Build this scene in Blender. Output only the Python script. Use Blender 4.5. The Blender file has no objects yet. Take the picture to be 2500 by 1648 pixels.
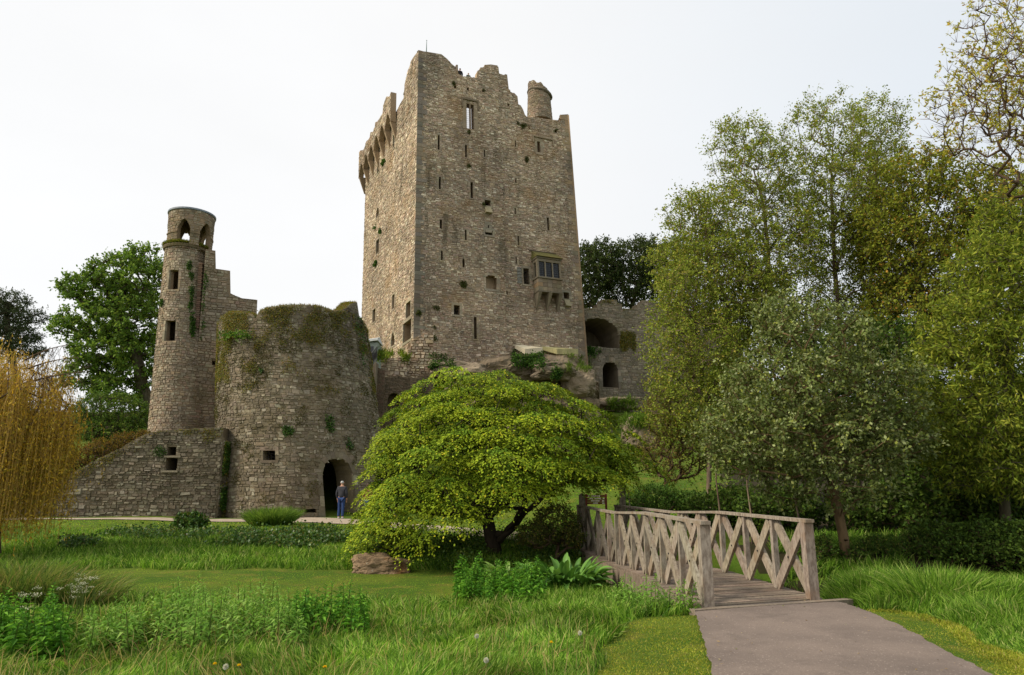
import bpy, math, random, time
import numpy as np
from mathutils import Vector, Matrix, noise as mnoise
T_START = time.time()
random.seed(7)
RNG = np.random.default_rng(7)
SC = bpy.context.scene
COL = SC.collection

# ------------------------------------------------------------------ camera
W_PX, H_PX = 2500.0, 1648.0
LENS = 24.0
F = LENS / 36.0 * W_PX
HORIZON = 1198.0
EYE = 1.65
PITCH = math.atan((HORIZON - H_PX / 2) / F)
cam_data = bpy.data.cameras.new('camera')
cam_data.lens = LENS
cam_data.sensor_width = 36.0
cam_data.clip_start = 0.05
cam_data.clip_end = 3000.0
cam = bpy.data.objects.new('camera', cam_data)
cam.location = (0, 0, EYE)
cam.rotation_euler = (math.pi / 2 + PITCH, 0, 0)
COL.objects.link(cam)
SC.camera = cam

# ------------------------------------------------------------------ world, sun, exposure
SUN_ELEV, SUN_AZ = 40.0, -106.0     # azimuth in degrees clockwise from +Y (negative: from the left, behind the camera)
world = bpy.data.worlds.new('World')
SC.world = world
world.use_nodes = True
wn, wl = world.node_tree.nodes, world.node_tree.links
wn.clear()
w_out = wn.new('ShaderNodeOutputWorld')
w_bg = wn.new('ShaderNodeBackground')
w_bg.inputs['Strength'].default_value = 0.1
w_sky = wn.new('ShaderNodeTexSky')
w_sky.sky_type = 'NISHITA'
w_sky.sun_disc = False
w_sky.sun_elevation = math.radians(SUN_ELEV)
w_sky.sun_rotation = math.radians(SUN_AZ)
w_sky.air_density = 1.0
w_sky.dust_density = 2.0
w_tc = wn.new('ShaderNodeTexCoord')
# thin white overcast, a little bluer away from the sun
w_dot = wn.new('ShaderNodeVectorMath'); w_dot.operation = 'DOT_PRODUCT'
w_dot.inputs[1].default_value = (0.86, -0.1, 0.28)
w_noise = wn.new('ShaderNodeTexNoise')
w_noise.inputs['Scale'].default_value = 1.6
w_noise.inputs['Detail'].default_value = 4.0
w_noise.inputs['Roughness'].default_value = 0.5
w_map = wn.new('ShaderNodeMapping')
w_map.inputs['Scale'].default_value = (1.0, 1.0, 2.2)
w_add = wn.new('ShaderNodeMath'); w_add.operation = 'MULTIPLY_ADD'
w_add.inputs[1].default_value = 0.35
w_ramp = wn.new('ShaderNodeValToRGB')
w_ramp.color_ramp.elements[0].position = 0.22
w_ramp.color_ramp.elements[0].color = (8.0, 8.0, 7.97, 1)
w_ramp.color_ramp.elements[1].position = 0.88
w_ramp.color_ramp.elements[1].color = (6.0, 6.5, 7.0, 1)
w_mix = wn.new('ShaderNodeMixRGB')
w_mix.inputs['Fac'].default_value = 0.93
wl.new(w_tc.outputs['Generated'], w_map.inputs['Vector'])
wl.new(w_map.outputs['Vector'], w_noise.inputs['Vector'])
wl.new(w_noise.outputs['Fac'], w_add.inputs[0])
wl.new(w_tc.outputs['Generated'], w_dot.inputs[0])
wl.new(w_dot.outputs['Value'], w_add.inputs[2])
wl.new(w_add.outputs[0], w_ramp.inputs['Fac'])
wl.new(w_sky.outputs['Color'], w_mix.inputs['Color1'])
wl.new(w_ramp.outputs['Color'], w_mix.inputs['Color2'])
w_n2 = wn.new('ShaderNodeTexNoise')
w_n2.inputs['Scale'].default_value = 3.2
w_n2.inputs['Detail'].default_value = 6.0
w_mr = wn.new('ShaderNodeMapRange')
w_mr.inputs[3].default_value = 0.93
w_mr.inputs[4].default_value = 1.03
w_mul = wn.new('ShaderNodeMixRGB'); w_mul.blend_type = 'MULTIPLY'; w_mul.inputs['Fac'].default_value = 1.0
wl.new(w_map.outputs['Vector'], w_n2.inputs['Vector'])
wl.new(w_n2.outputs['Fac'], w_mr.inputs[0])
wl.new(w_mix.outputs['Color'], w_mul.inputs['Color1'])
wl.new(w_mr.outputs[0], w_mul.inputs['Color2'])
wl.new(w_mul.outputs['Color'], w_bg.inputs['Color'])
wl.new(w_bg.outputs['Background'], w_out.inputs['Surface'])

sun_data = bpy.data.lights.new('sun', 'SUN')
sun_data.energy = 3.2
sun_data.angle = math.radians(12)
sun_data.color = (1.0, 0.91, 0.76)
sun = bpy.data.objects.new('sun', sun_data)
_a, _e = math.radians(SUN_AZ), math.radians(SUN_ELEV)
_sd = Vector((math.sin(_a) * math.cos(_e), math.cos(_a) * math.cos(_e), math.sin(_e)))
sun.rotation_euler = _sd.to_track_quat('Z', 'Y').to_euler()
COL.objects.link(sun)

SC.view_settings.view_transform = 'Standard'
SC.view_settings.look = 'None'
SC.view_settings.exposure = 0.4
SC.view_settings.gamma = 1.0
SC.view_settings.use_curve_mapping = False
SC.render.engine = 'CYCLES'
SC.cycles.use_denoising = True
SC.cycles.max_bounces = 6
SC.cycles.diffuse_bounces = 3
SC.cycles.glossy_bounces = 2
SC.cycles.transmission_bounces = 3
SC.cycles.transparent_max_bounces = 4
SC.cycles.caustics_reflective = False
SC.cycles.caustics_refractive = False
SC.cycles.sample_clamp_indirect = 4.0

# ------------------------------------------------------------------ pixel <-> place helpers
_fw = np.array([0, math.cos(PITCH), math.sin(PITCH)])
_up = np.array([0, -math.sin(PITCH), math.cos(PITCH)])
_rt = np.array([1.0, 0, 0])
EYEP = np.array([0, 0, EYE])
def ray(px, py):
    return _fw + _rt * ((px - W_PX / 2) / F) + _up * ((H_PX / 2 - py) / F)
def at(px, py, Y):
    d = ray(px, py)
    return EYEP + d * (Y / d[1])
def atz(px, py, z):
    d = ray(px, py)
    return EYEP + d * ((z - EYE) / d[2])
def on_plane(px, py, p0, n):
    d = ray(px, py)
    return EYEP + d * (np.dot(np.asarray(p0) - EYEP, n) / np.dot(d, n))
def proj(P):
    P = np.asarray(P, float) - EYEP
    z = P @ _fw
    return np.stack([W_PX / 2 + F * (P @ _rt) / z, H_PX / 2 - F * (P @ _up) / z], -1)
def pxm(Y, py=HORIZON):            # metres per photo pixel at distance Y
    d = ray(W_PX / 2, py)
    return (Y / d[1]) / F

# ------------------------------------------------------------------ object helpers
def S(r, g, b):
    f = lambda c: (c / 255.0 / 12.92) if c / 255.0 <= 0.04045 else ((c / 255.0 + 0.055) / 1.055) ** 2.4
    return (f(r), f(g), f(b))
def tag(o, label=None, cat=None, group=None, kind=None):
    if label: o['label'] = label
    if cat: o['category'] = cat
    if group: o['group'] = group
    if kind: o['kind'] = kind
    return o
def empty(name, loc, label=None, cat=None, group=None):
    o = bpy.data.objects.new(name, None)
    o.empty_display_size = 0.2
    o.location = tuple(loc)
    COL.objects.link(o)
    return tag(o, label, cat, group)
def link(name, me, mat=None, parent=None, smooth=False):
    o = bpy.data.objects.new(name, me)
    COL.objects.link(o)
    if mat is not None and not me.materials: me.materials.append(mat)
    if parent is not None:
        o.parent = parent
        o.matrix_parent_inverse = Matrix.Translation(-world_loc(parent))
    if smooth:
        me.polygons.foreach_set('use_smooth', np.ones(len(me.polygons), bool))
    return o
def world_loc(o):
    v = Vector(o.location)
    while o.parent is not None:
        v = o.matrix_parent_inverse.to_translation() + v
        o = o.parent
        v = v + Vector(o.location)
    return v
def mesh_np(name, V, Fq=None, Ft=None, C=None):
    """mesh from numpy: quads Fq (n,4), tris Ft (m,3), vertex colours C (nv,3)"""
    V = np.asarray(V, np.float32)
    nq = 0 if Fq is None else len(Fq)
    nt = 0 if Ft is None else len(Ft)
    me = bpy.data.meshes.new(name)
    me.vertices.add(len(V))
    me.vertices.foreach_set('co', V.ravel())
    loops = []
    if nq: loops.append(np.asarray(Fq, np.int32).ravel())
    if nt: loops.append(np.asarray(Ft, np.int32).ravel())
    L = np.concatenate(loops)
    me.loops.add(len(L))
    me.loops.foreach_set('vertex_index', L)
    me.polygons.add(nq + nt)
    st = np.concatenate([np.arange(nq) * 4, nq * 4 + np.arange(nt) * 3]).astype(np.int32)
    me.polygons.foreach_set('loop_start', st)
    if C is not None:
        a = me.color_attributes.new('Col', 'FLOAT_COLOR', 'POINT')
        c4 = np.ones((len(V), 4), np.float32)
        c4[:, :3] = C
        a.data.foreach_set('color', c4.ravel())
    me.polygons.foreach_set('use_smooth', np.zeros(nq + nt, bool))
    me.update(calc_edges=True)
    me.validate()
    return me
class MB:
    """collects boxes, prisms and tubes into one mesh"""
    def __init__(s): s.v, s.q, s.t, s.c = [], [], [], []; s.n = 0
    def add(s, V, q=(), t=(), c=None):
        V = np.asarray(V, float)
        s.v.append(V)
        for f in q: s.q.append([i + s.n for i in f])
        for f in t: s.t.append([i + s.n for i in f])
        s.c.append(np.tile(np.asarray(c if c is not None else (1, 1, 1), float), (len(V), 1)))
        s.n += len(V)
        return s
    def hexa(s, P, c=None):      # 8 points: bottom ring 0-3, top ring 4-7
        return s.add(P, [(3, 2, 1, 0), (4, 5, 6, 7), (0, 1, 5, 4), (1, 2, 6, 5), (2, 3, 7, 6), (3, 0, 4, 7)], c=c)
    def box(s, lo, hi, c=None):
        (x0, y0, z0), (x1, y1, z1) = lo, hi
        return s.hexa([(x0, y0, z0), (x1, y0, z0), (x1, y1, z0), (x0, y1, z0), (x0, y0, z1), (x1, y0, z1), (x1, y1, z1), (x0, y1, z1)], c)
    def beam(s, a, b, w, h, up=(0, 0, 1), c=None, taper=1.0):   # rectangular bar from a to b
        a, b = np.asarray(a, float), np.asarray(b, float)
        d = b - a; d = d / np.linalg.norm(d)
        x = np.cross(d, up); x /= np.linalg.norm(x)
        y = np.cross(x, d)
        r = [(-1, -1), (1, -1), (1, 1), (-1, 1)]
        return s.hexa([a + x * i * w / 2 + y * j * h / 2 for i, j in r] + [b + (x * i * w / 2 + y * j * h / 2) * taper for i, j in r], c)
    def tube(s, pts, rad, n=6, c=None, cap=True):
        pts = np.asarray(pts, float)
        rad = np.broadcast_to(np.asarray(rad, float), (len(pts),))
        d = np.gradient(pts, axis=0)
        d /= np.linalg.norm(d, axis=1)[:, None] + 1e-9
        ref = np.where(np.abs(d[:, 2:3]) > 0.9, np.array([[1.0, 0, 0]]), np.array([[0, 0, 1.0]]))
        x = np.cross(d, ref); x /= np.linalg.norm(x, axis=1)[:, None] + 1e-9
        y = np.cross(d, x)
        ang = np.arange(n) / n * 2 * math.pi
        V = pts[:, None] + (x[:, None] * np.cos(ang)[None, :, None] + y[:, None] * np.sin(ang)[None, :, None]) * rad[:, None, None]
        m = len(pts)
        q = [(i * n + j, i * n + (j + 1) % n, (i + 1) * n + (j + 1) % n, (i + 1) * n + j) for i in range(m - 1) for j in range(n)]
        V = V.reshape(-1, 3)
        t = []
        if cap:
            V = np.vstack([V, pts[0], pts[-1]])
            t = [(m * n, (j + 1) % n, j) for j in range(n)] + [(m * n + 1, (m - 1) * n + j, (m - 1) * n + (j + 1) % n) for j in range(n)]
        return s.add(V, q, t, c)
    def lathe(s, prof, centre, n=32, c=None, a0=0.0, a1=2 * math.pi):
        prof = np.asarray(prof, float)
        ang = a0 + (a1 - a0) * np.arange(n) / n
        V = np.stack([centre[0] + prof[:, None, 0] * np.cos(ang), centre[1] + prof[:, None, 0] * np.sin(ang), centre[2] + prof[:, None, 1] + 0 * ang], -1).reshape(-1, 3)
        m = len(prof)
        q = [(i * n + j, i * n + (j + 1) % n, (i + 1) * n + (j + 1) % n, (i + 1) * n + j) for i in range(m - 1) for j in range(n)]
        return s.add(V, q, c=c)
    def build(s, name, mat, parent=None, smooth=False):
        me = mesh_np(name, np.vstack(s.v), np.array(s.q) if s.q else None, np.array(s.t) if s.t else None, np.vstack(s.c))
        return link(name, me, mat, parent, smooth)

def vnoise(p, seed=0.0):
    """smooth 3D value noise in -1..1, p (n,3)"""
    p = np.asarray(p, float) + seed * 17.31
    i = np.floor(p).astype(np.int64)
    f = p - i
    f = f * f * (3 - 2 * f)
    def h(ix, iy, iz):
        n = (ix * 374761393 + iy * 668265263 + iz * 2147483647) & 0xFFFFFFFF
        n = ((n ^ (n >> 13)) * 1274126177) & 0xFFFFFFFF
        n = (n ^ (n >> 16)) & 0xFFFF
        return n / 32767.5 - 1.0
    r = 0
    for dx in (0, 1):
        for dy in (0, 1):
            for dz in (0, 1):
                w = (f[:, 0] if dx else 1 - f[:, 0]) * (f[:, 1] if dy else 1 - f[:, 1]) * (f[:, 2] if dz else 1 - f[:, 2])
                r = r + w * h(i[:, 0] + dx, i[:, 1] + dy, i[:, 2] + dz)
    return r
def fbm(p, oct=4, seed=0.0):
    p = np.asarray(p, float)
    a, r = 1.0, 0
    for k in range(oct):
        r = r + a * vnoise(p * 2 ** k, seed + k)
        a *= 0.5
    return r
def smooth(a, b, x):
    t = np.clip((np.asarray(x, float) - a) / (b - a), 0, 1)
    return t * t * (3 - 2 * t)
def unit(v):
    return v / (np.linalg.norm(v, axis=-1, keepdims=True) + 1e-9)

# ------------------------------------------------------------------ materials
def mat_new(name):
    m = bpy.data.materials.new(name)
    m.use_nodes = True
    nt = m.node_tree
    nt.nodes.clear()
    out = nt.nodes.new('ShaderNodeOutputMaterial')
    return m, nt.nodes, nt.links, out
def n_noise(n, l, vec, scale, detail=4.0, rough=0.55, sc3=None):
    if sc3 is not None:
        mp = n.new('ShaderNodeMapping'); mp.inputs['Scale'].default_value = sc3
        l.new(vec, mp.inputs['Vector']); vec = mp.outputs['Vector']
    t = n.new('ShaderNodeTexNoise')
    t.inputs['Scale'].default_value = scale
    t.inputs['Detail'].default_value = detail
    t.inputs['Roughness'].default_value = rough
    l.new(vec, t.inputs['Vector'])
    return t.outputs['Fac']
def n_range(n, l, fac, a, b, lo=0.0, hi=1.0):
    r = n.new('ShaderNodeMapRange'); r.interpolation_type = 'SMOOTHSTEP'
    for k, v in zip((1, 2, 3, 4), (a, b, lo, hi)): r.inputs[k].default_value = v
    l.new(fac, r.inputs[0])
    return r.outputs[0]
def n_mix(n, l, fac, c1, c2, mode='MIX'):
    m = n.new('ShaderNodeMixRGB'); m.blend_type = mode
    for sock, val in ((m.inputs['Fac'], fac), (m.inputs['Color1'], c1), (m.inputs['Color2'], c2)):
        if isinstance(val, (int, float)): sock.default_value = val
        elif isinstance(val, tuple): sock.default_value = (*val, 1.0) if len(val) == 3 else val
        else: l.new(val, sock)
    return m.outputs['Color']
def n_bump(n, l, h, strength, dist):
    b = n.new('ShaderNodeBump'); b.inputs['Strength'].default_value = strength; b.inputs['Distance'].default_value = dist
    l.new(h, b.inputs['Height'])
    return b.outputs['Normal']

def stone_mat(name, moss=0.3, moss_col=S(82, 80, 34), stain=0.4, lichen=0.3, ochre=0.25, gain=1.0):
    m, n, l, out = mat_new(name)
    geo = n.new('ShaderNodeNewGeometry')
    pos = geo.outputs['Position']
    col = n.new('ShaderNodeVertexColor'); col.layer_name = 'Col'
    c = col.outputs['Color']
    fine = n_noise(n, l, pos, 9.0, 5, 0.65)
    c = n_mix(n, l, 1.0, c, n_mix(n, l, fine, (0.62 * gain,) * 3, (1.3 * gain,) * 3), 'MULTIPLY')
    big = n_noise(n, l, pos, 0.16, 4, 0.6)
    c = n_mix(n, l, 1.0, c, n_mix(n, l, n_range(n, l, big, .3, .7), (.74, .74, .74), (1.22, 1.2, 1.16)), 'MULTIPLY')
    och = n_range(n, l, n_noise(n, l, pos, 0.35, 5, 0.6), 0.52, 0.72, 0, ochre)
    c = n_mix(n, l, och, c, S(150, 112, 62))
    pale = n_range(n, l, n_noise(n, l, pos, 5.0, 6, 0.7), 0.62, 0.74, 0, lichen)
    c = n_mix(n, l, pale, c, S(176, 168, 150))
    st1 = n_range(n, l, n_noise(n, l, pos, 1.0, 6, 0.66, (0.9, 0.9, 0.11)), 0.49, 0.68, 0, stain)
    st2 = n_range(n, l, n_noise(n, l, pos, 0.3, 3, 0.6), 0.42, 0.62, 0.15, 1)
    mm = n.new('ShaderNodeMath'); mm.operation = 'MULTIPLY'; l.new(st1, mm.inputs[0]); l.new(st2, mm.inputs[1])
    streak = mm.outputs[0]
    c = n_mix(n, l, streak, c, S(80, 72, 55))
    ms = n_range(n, l, n_noise(n, l, pos, 0.55, 7, 0.72), 0.50, 0.66, 0, moss)
    c = n_mix(n, l, ms, c, moss_col)
    p = n.new('ShaderNodeBsdfPrincipled')
    l.new(c, p.inputs['Base Color'])
    p.inputs['Roughness'].default_value = 0.92
    p.inputs['Specular IOR Level'].default_value = 0.15
    l.new(n_bump(n, l, n_noise(n, l, pos, 14.0, 6, 0.7), 0.6, 0.03), p.inputs['Normal'])
    l.new(p.outputs['BSDF'], out.inputs['Surface'])
    return m
def plain_mat(name, c1, c2=None, scale=6.0, rough=0.8, bump=0.2, spec=0.3, sc3=None, bd=0.01):
    m, n, l, out = mat_new(name)
    geo = n.new('ShaderNodeTexCoord')
    pos = geo.outputs['Object']
    p = n.new('ShaderNodeBsdfPrincipled')
    nz = n_noise(n, l, pos, scale, 5, 0.62, sc3)
    l.new(n_mix(n, l, n_range(n, l, nz, 0.3, 0.7), c1, c2 or c1), p.inputs['Base Color'])
    p.inputs['Roughness'].default_value = rough
    p.inputs['Specular IOR Level'].default_value = spec
    if bump: l.new(n_bump(n, l, nz, bump, bd), p.inputs['Normal'])
    l.new(p.outputs['BSDF'], out.inputs['Surface'])
    return m
def leaf_mat(name, trans=0.35, rough=0.6, spec=0.08, tint=(1, 1, 1)):
    m, n, l, out = mat_new(name)
    col = n.new('ShaderNodeVertexColor'); col.layer_name = 'Col'
    p = n.new('ShaderNodeBsdfPrincipled')
    l.new(col.outputs['Color'], p.inputs['Base Color'])
    p.inputs['Roughness'].default_value = rough
    p.inputs['Specular IOR Level'].default_value = spec
    t = n.new('ShaderNodeBsdfTranslucent')
    l.new(n_mix(n, l, 1.0, col.outputs['Color'], (1.1, 1.1, 0.75), 'MULTIPLY'), t.inputs['Color'])
    mx = n.new('ShaderNodeMixShader'); mx.inputs['Fac'].default_value = trans
    l.new(p.outputs['BSDF'], mx.inputs[1]); l.new(t.outputs['BSDF'], mx.inputs[2])
    l.new(mx.outputs['Shader'], out.inputs['Surface'])
    return m
def bark_mat(name, c1, c2, scale=4.0, sc3=(1, 1, 0.25), rough=0.9):
    return plain_mat(name, c1, c2, scale, rough, 0.7, 0.15, sc3, 0.03)

M = {}
M['keep'] = stone_mat('keep stone', 0.22, S(98, 90, 62), 0.72, 0.32, 0.4, 1.62)
M['bastion'] = stone_mat('mossy rubble stone', 0.6, S(80, 70, 44), 0.5, 0.5, 0.1, 1.42)
M['tower'] = stone_mat('lookout tower stone', 0.4, S(88, 84, 54), 0.5, 0.35, 0.12, 1.45)
M['ramp'] = stone_mat('dark rubble stone', 0.4, S(64, 56, 34), 0.55, 0.5, 0.05, 1.36)
M['rwall'] = stone_mat('grey rubble stone', 0.4, S(84, 80, 46), 0.45, 0.35, 0.1, 1.35)
M['dressed'] = stone_mat('dressed stone', 0.2, S(90, 86, 56), 0.45, 0.3, 0.15, 1.3)
M['brick'] = stone_mat('old red brick', 0.15, S(80, 76, 46), 0.3, 0.2, 0.0)
M['rock'] = stone_mat('limestone rock', 0.5, S(76, 72, 42), 0.8, 0.5, 0.15, 1.2)
M['leaf'] = leaf_mat('leaves')
M['maple_leaf'] = leaf_mat('maple leaves', 0.2)
M['gloss_leaf'] = leaf_mat('glossy leaves', 0.25, 0.42, 0.22)
M['grass_blade'] = leaf_mat('grass blades', 0.4, 0.5, 0.1)
M['wood'] = None
M['iron'] = plain_mat('iron', S(34, 34, 36), S(52, 48, 44), 12, 0.6, 0.1, 0.4)
M['lead'] = plain_mat('lead capping', S(104, 112, 122), S(134, 140, 146), 3, 0.55, 0.1, 0.4)
M['maple_bark'] = bark_mat('maple bark', S(46, 38, 31), S(70, 60, 50))
M['birch_bark'] = bark_mat('birch bark', S(140, 122, 104), S(84, 66, 54), 3.0)
M['alder_bark'] = bark_mat('alder bark', S(122, 100, 72), S(84, 68, 48), 5.0)
M['dark_bark'] = bark_mat('dark bark', S(66, 60, 44), S(92, 86, 66))
M['twig'] = bark_mat('brown twigs', S(76, 60, 48), S(100, 82, 66))

# ================================================================== terrain
PL = np.array([(-40, 0), (5, 0), (10, -.06), (12.5, -.28), (14.5, -.42), (18.8, -.42), (21, -.32), (24.3, .0), (26.5, .17), (31, .31), (35, .42), (38, .7), (41, 2.6), (45, 4.6), (60, 8), (90, 12), (200, 16), (900, 22)])
PR = np.array([(-40, 0), (10.45, 0), (11.3, -.45), (12.6, -1.25), (16, -1.3), (18.3, -.7), (20.2, .0), (24, .12), (30, .8), (40, 2.3), (50, 4.2), (60, 8), (90, 13), (200, 16), (900, 22)])
PF = np.array([(-40, 0), (12.2, 0), (13.2, -.5), (14.2, -1.25), (16.6, -1.3), (17.6, -.35), (18.6, .1), (22, .25), (30, 1.0), (40, 2.6), (50, 4.6), (60, 8.2), (90, 13), (200, 16), (900, 22)])
def H(x, y):
    x, y = np.asarray(x, float), np.asarray(y, float)
    a = np.interp(y, PL[:, 0], PL[:, 1]); b = np.interp(y, PR[:, 0], PR[:, 1]); c = np.interp(y, PF[:, 0], PF[:, 1])
    w = np.where(y < 19.5, smooth(1.9, 3.4, x + 0.2 * np.sin(y * 1.3)), smooth(.6, 3.2, x))
    w2 = smooth(4.75, 5.7, x)
    h = a * (1 - w) + (b * (1 - w2) + c * w2) * w
    p = np.stack([x.ravel() * .22, y.ravel() * .22, 0 * x.ravel()], -1)
    nz = vnoise(p, 3).reshape(x.shape) * 0.07 + vnoise(p * 3.1, 4).reshape(x.shape) * 0.03
    flat = smooth(1.2, 2.0, x) * (1 - smooth(9.5, 10.8, y)) * (1 - smooth(5.5, 8, x))
    return h + nz * (1 - flat) * np.clip(1 + y / 120, 1, 3)
def Hs(x, y): return float(H(np.array([x]), np.array([y]))[0])

def ground_mesh():
    xs = np.concatenate([-np.geomspace(900, 46, 16), np.arange(-45, -16, 0.8), np.arange(-16, 14, 0.3), np.arange(14, 45, 0.8), np.geomspace(46, 900, 16)])
    ys = np.concatenate([np.linspace(-60, -2, 14), np.arange(-1, 40, 0.3), np.arange(40, 80, 1.2), np.geomspace(82, 900, 18)])
    X, Y = np.meshgrid(xs, ys)
    V = np.stack([X, Y, H(X, Y)], -1).reshape(-1, 3)
    nx, ny = len(xs), len(ys)
    i = np.arange(nx * ny).reshape(ny, nx)
    q = np.stack([i[:-1, :-1], i[:-1, 1:], i[1:, 1:], i[1:, :-1]], -1).reshape(-1, 4)
    return mesh_np('ground', V, q)
def ground_mat():
    m, n, l, out = mat_new('grass and soil')
    geo = n.new('ShaderNodeNewGeometry'); pos = geo.outputs['Position']
    a = n_noise(n, l, pos, 0.45, 6, 0.6); b = n_noise(n, l, pos, 7.0, 5, 0.7)
    c = n_mix(n, l, n_range(n, l, a, .35, .65), S(70, 98, 26), S(100, 116, 36))
    c = n_mix(n, l, n_range(n, l, b, .45, .75, 0, .6), c, S(56, 64, 24))
    c = n_mix(n, l, n_range(n, l, n_noise(n, l, pos, 1.6, 5, .6), .5, .7, 0, .6), c, S(124, 112, 50))
    c = n_mix(n, l, n_range(n, l, n_noise(n, l, pos, 55, 3, .7), .42, .62, 0, .6), c, S(48, 62, 20))
    p = n.new('ShaderNodeBsdfPrincipled'); p.inputs['Roughness'].default_value = .95; p.inputs['Specular IOR Level'].default_value = .1
    l.new(c, p.inputs['Base Color'])
    l.new(n_bump(n, l, n_noise(n, l, pos, 30, 4, .7), .8, .03), p.inputs['Normal'])
    l.new(p.outputs['BSDF'], out.inputs['Surface'])
    return m
M['ground'] = ground_mat()
tag(link('ground', ground_mesh(), M['ground'], smooth=True), 'green grassy ground rising behind the castle', 'ground', kind='structure')

def asphalt_mat():
    m, n, l, out = mat_new('pinkish asphalt')
    geo = n.new('ShaderNodeNewGeometry'); pos = geo.outputs['Position']
    c = n_mix(n, l, n_range(n, l, n_noise(n, l, pos, .8, 5, .6), .35, .65), S(108, 96, 88), S(126, 112, 102))
    v = n.new('ShaderNodeTexVoronoi'); v.inputs['Scale'].default_value = 75; l.new(pos, v.inputs['Vector'])
    hs = n.new('ShaderNodeSeparateColor'); l.new(v.outputs['Color'], hs.inputs[0])
    c = n_mix(n, l, n_range(n, l, hs.outputs[0], .0, 1., 0, .4), c, S(98, 86, 79))
    c = n_mix(n, l, n_range(n, l, hs.outputs[1], .965, .99, 0, .5), c, S(170, 156, 144))
    c = n_mix(n, l, n_range(n, l, n_noise(n, l, pos, 1.1, 7, .72), .52, .7, 0, .55), c, S(84, 75, 69))
    p = n.new('ShaderNodeBsdfPrincipled'); p.inputs['Roughness'].default_value = .85; p.inputs['Specular IOR Level'].default_value = .25
    l.new(c, p.inputs['Base Color'])
    l.new(n_bump(n, l, v.outputs['Distance'], .45, .006), p.inputs['Normal'])
    l.new(p.outputs['BSDF'], out.inputs['Surface'])
    return m
M['asphalt'] = asphalt_mat()
# near path: edges read off the photograph on the flat ground
LE = np.array([atz(x, y, 0.0)[:2] for x, y in [(1692, 1487), (1702, 1510), (1716, 1560), (1728, 1600), (1741, 1648)]])
RE = np.array([atz(x, y, 0.0)[:2] for x, y in [(2012, 1466), (2060, 1474), (2120, 1494), (2200, 1530), (2330, 1602), (2420, 1648)]])
LE = np.vstack([LE, LE[-1] + (LE[-1] - LE[-2]) * 3, LE[-1] + np.array([.6, -9])])
RE = np.vstack([RE, RE[-1] + (RE[-1] - RE[-2]) * 1.2, RE[-1] + np.array([2.6, -9])])
def resample(P, n):
    s = np.concatenate([[0], np.cumsum(np.linalg.norm(np.diff(P, axis=0), axis=1))])
    t = np.linspace(0, s[-1], n)
    return np.stack([np.interp(t, s, P[:, k]) for k in range(P.shape[1])], -1)
NPR = 220
LEr, REr = resample(LE, NPR), resample(RE, NPR)
LEr[:, 0] += np.array([.035 * mnoise.noise((0, y * 3, 1)) + .02 * mnoise.noise((0, y * 13, 2)) for y in LEr[:, 1]])
REr[:, 0] += np.array([.05 * mnoise.noise((5, y * 3, 1)) + .03 * mnoise.noise((5, y * 13, 2)) for y in REr[:, 1]])
V = []
for a, b in zip(LEr, REr):
    for k in range(9): V.append([*(a + (b - a) * k / 8), 0.012 + .012 * math.sin(k / 8 * math.pi)])
q = [(r * 9 + k, (r + 1) * 9 + k, (r + 1) * 9 + k + 1, r * 9 + k + 1) for r in range(NPR - 1) for k in range(8)]
q = [(a, d, c, b) for a, b, c, d in q]
tag(link('path', mesh_np('path', V, q), M['asphalt'], smooth=True), 'pinkish asphalt path leading onto the wooden footbridge', 'path', kind='structure')
PATH_POLY = np.vstack([LEr, REr[::-1]])
def in_poly(P, poly):
    x, y = P[:, 0], P[:, 1]
    r = np.zeros(len(P), bool)
    j = len(poly) - 1
    for i in range(len(poly)):
        xi, yi, xj, yj = *poly[i], *poly[j]
        c = ((yi > y) != (yj > y)) & (x < (xj - xi) * (y - yi) / (yj - yi + 1e-12) + xi)
        r ^= c
        j = i
    return r
# far path along the foot of the castle, from the left, past the arched door, to the far end of the bridge
M['gravel'] = plain_mat('pale trodden gravel', S(150, 134, 116), S(172, 158, 140), 3, .95, .4, .1, None, .02)
fc = resample(np.array([(-30, 32.6), (-22, 32.4), (-18, 32.2), (-13, 32.5), (-10.5, 33.0), (-8, 31.8), (-4, 28.8), (-.5, 25.6), (1.6, 23.2), (2.6, 21.4)]), 90)
fw_ = np.interp(fc[:, 0], [-30, -20, -14, -12, -9, -6, 3], [.45, .5, .6, 1.0, 1.5, 1.0, .9])
tn = unit(np.gradient(fc, axis=0)); nn = np.stack([-tn[:, 1], tn[:, 0]], -1)
V = []
for k in range(7):
    o = (k / 6 - .5) * 2 * fw_ + .06 * np.sin(fc[:, 0] * 3 + k)
    p = fc + nn * o[:, None]
    V.append(np.column_stack([p, H(p[:, 0], p[:, 1]) + .03]))
V = np.stack(V, 1).reshape(-1, 3)
q = [(r * 7 + k, r * 7 + k + 1, (r + 1) * 7 + k + 1, (r + 1) * 7 + k) for r in range(89) for k in range(6)]
q = [(a, d, c, b) for a, b, c, d in q]
tag(link('castle_path', mesh_np('castle_path', V, q), M['gravel'], smooth=True), 'pale gravel path along the foot of the castle walls', 'path', kind='structure')
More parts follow.
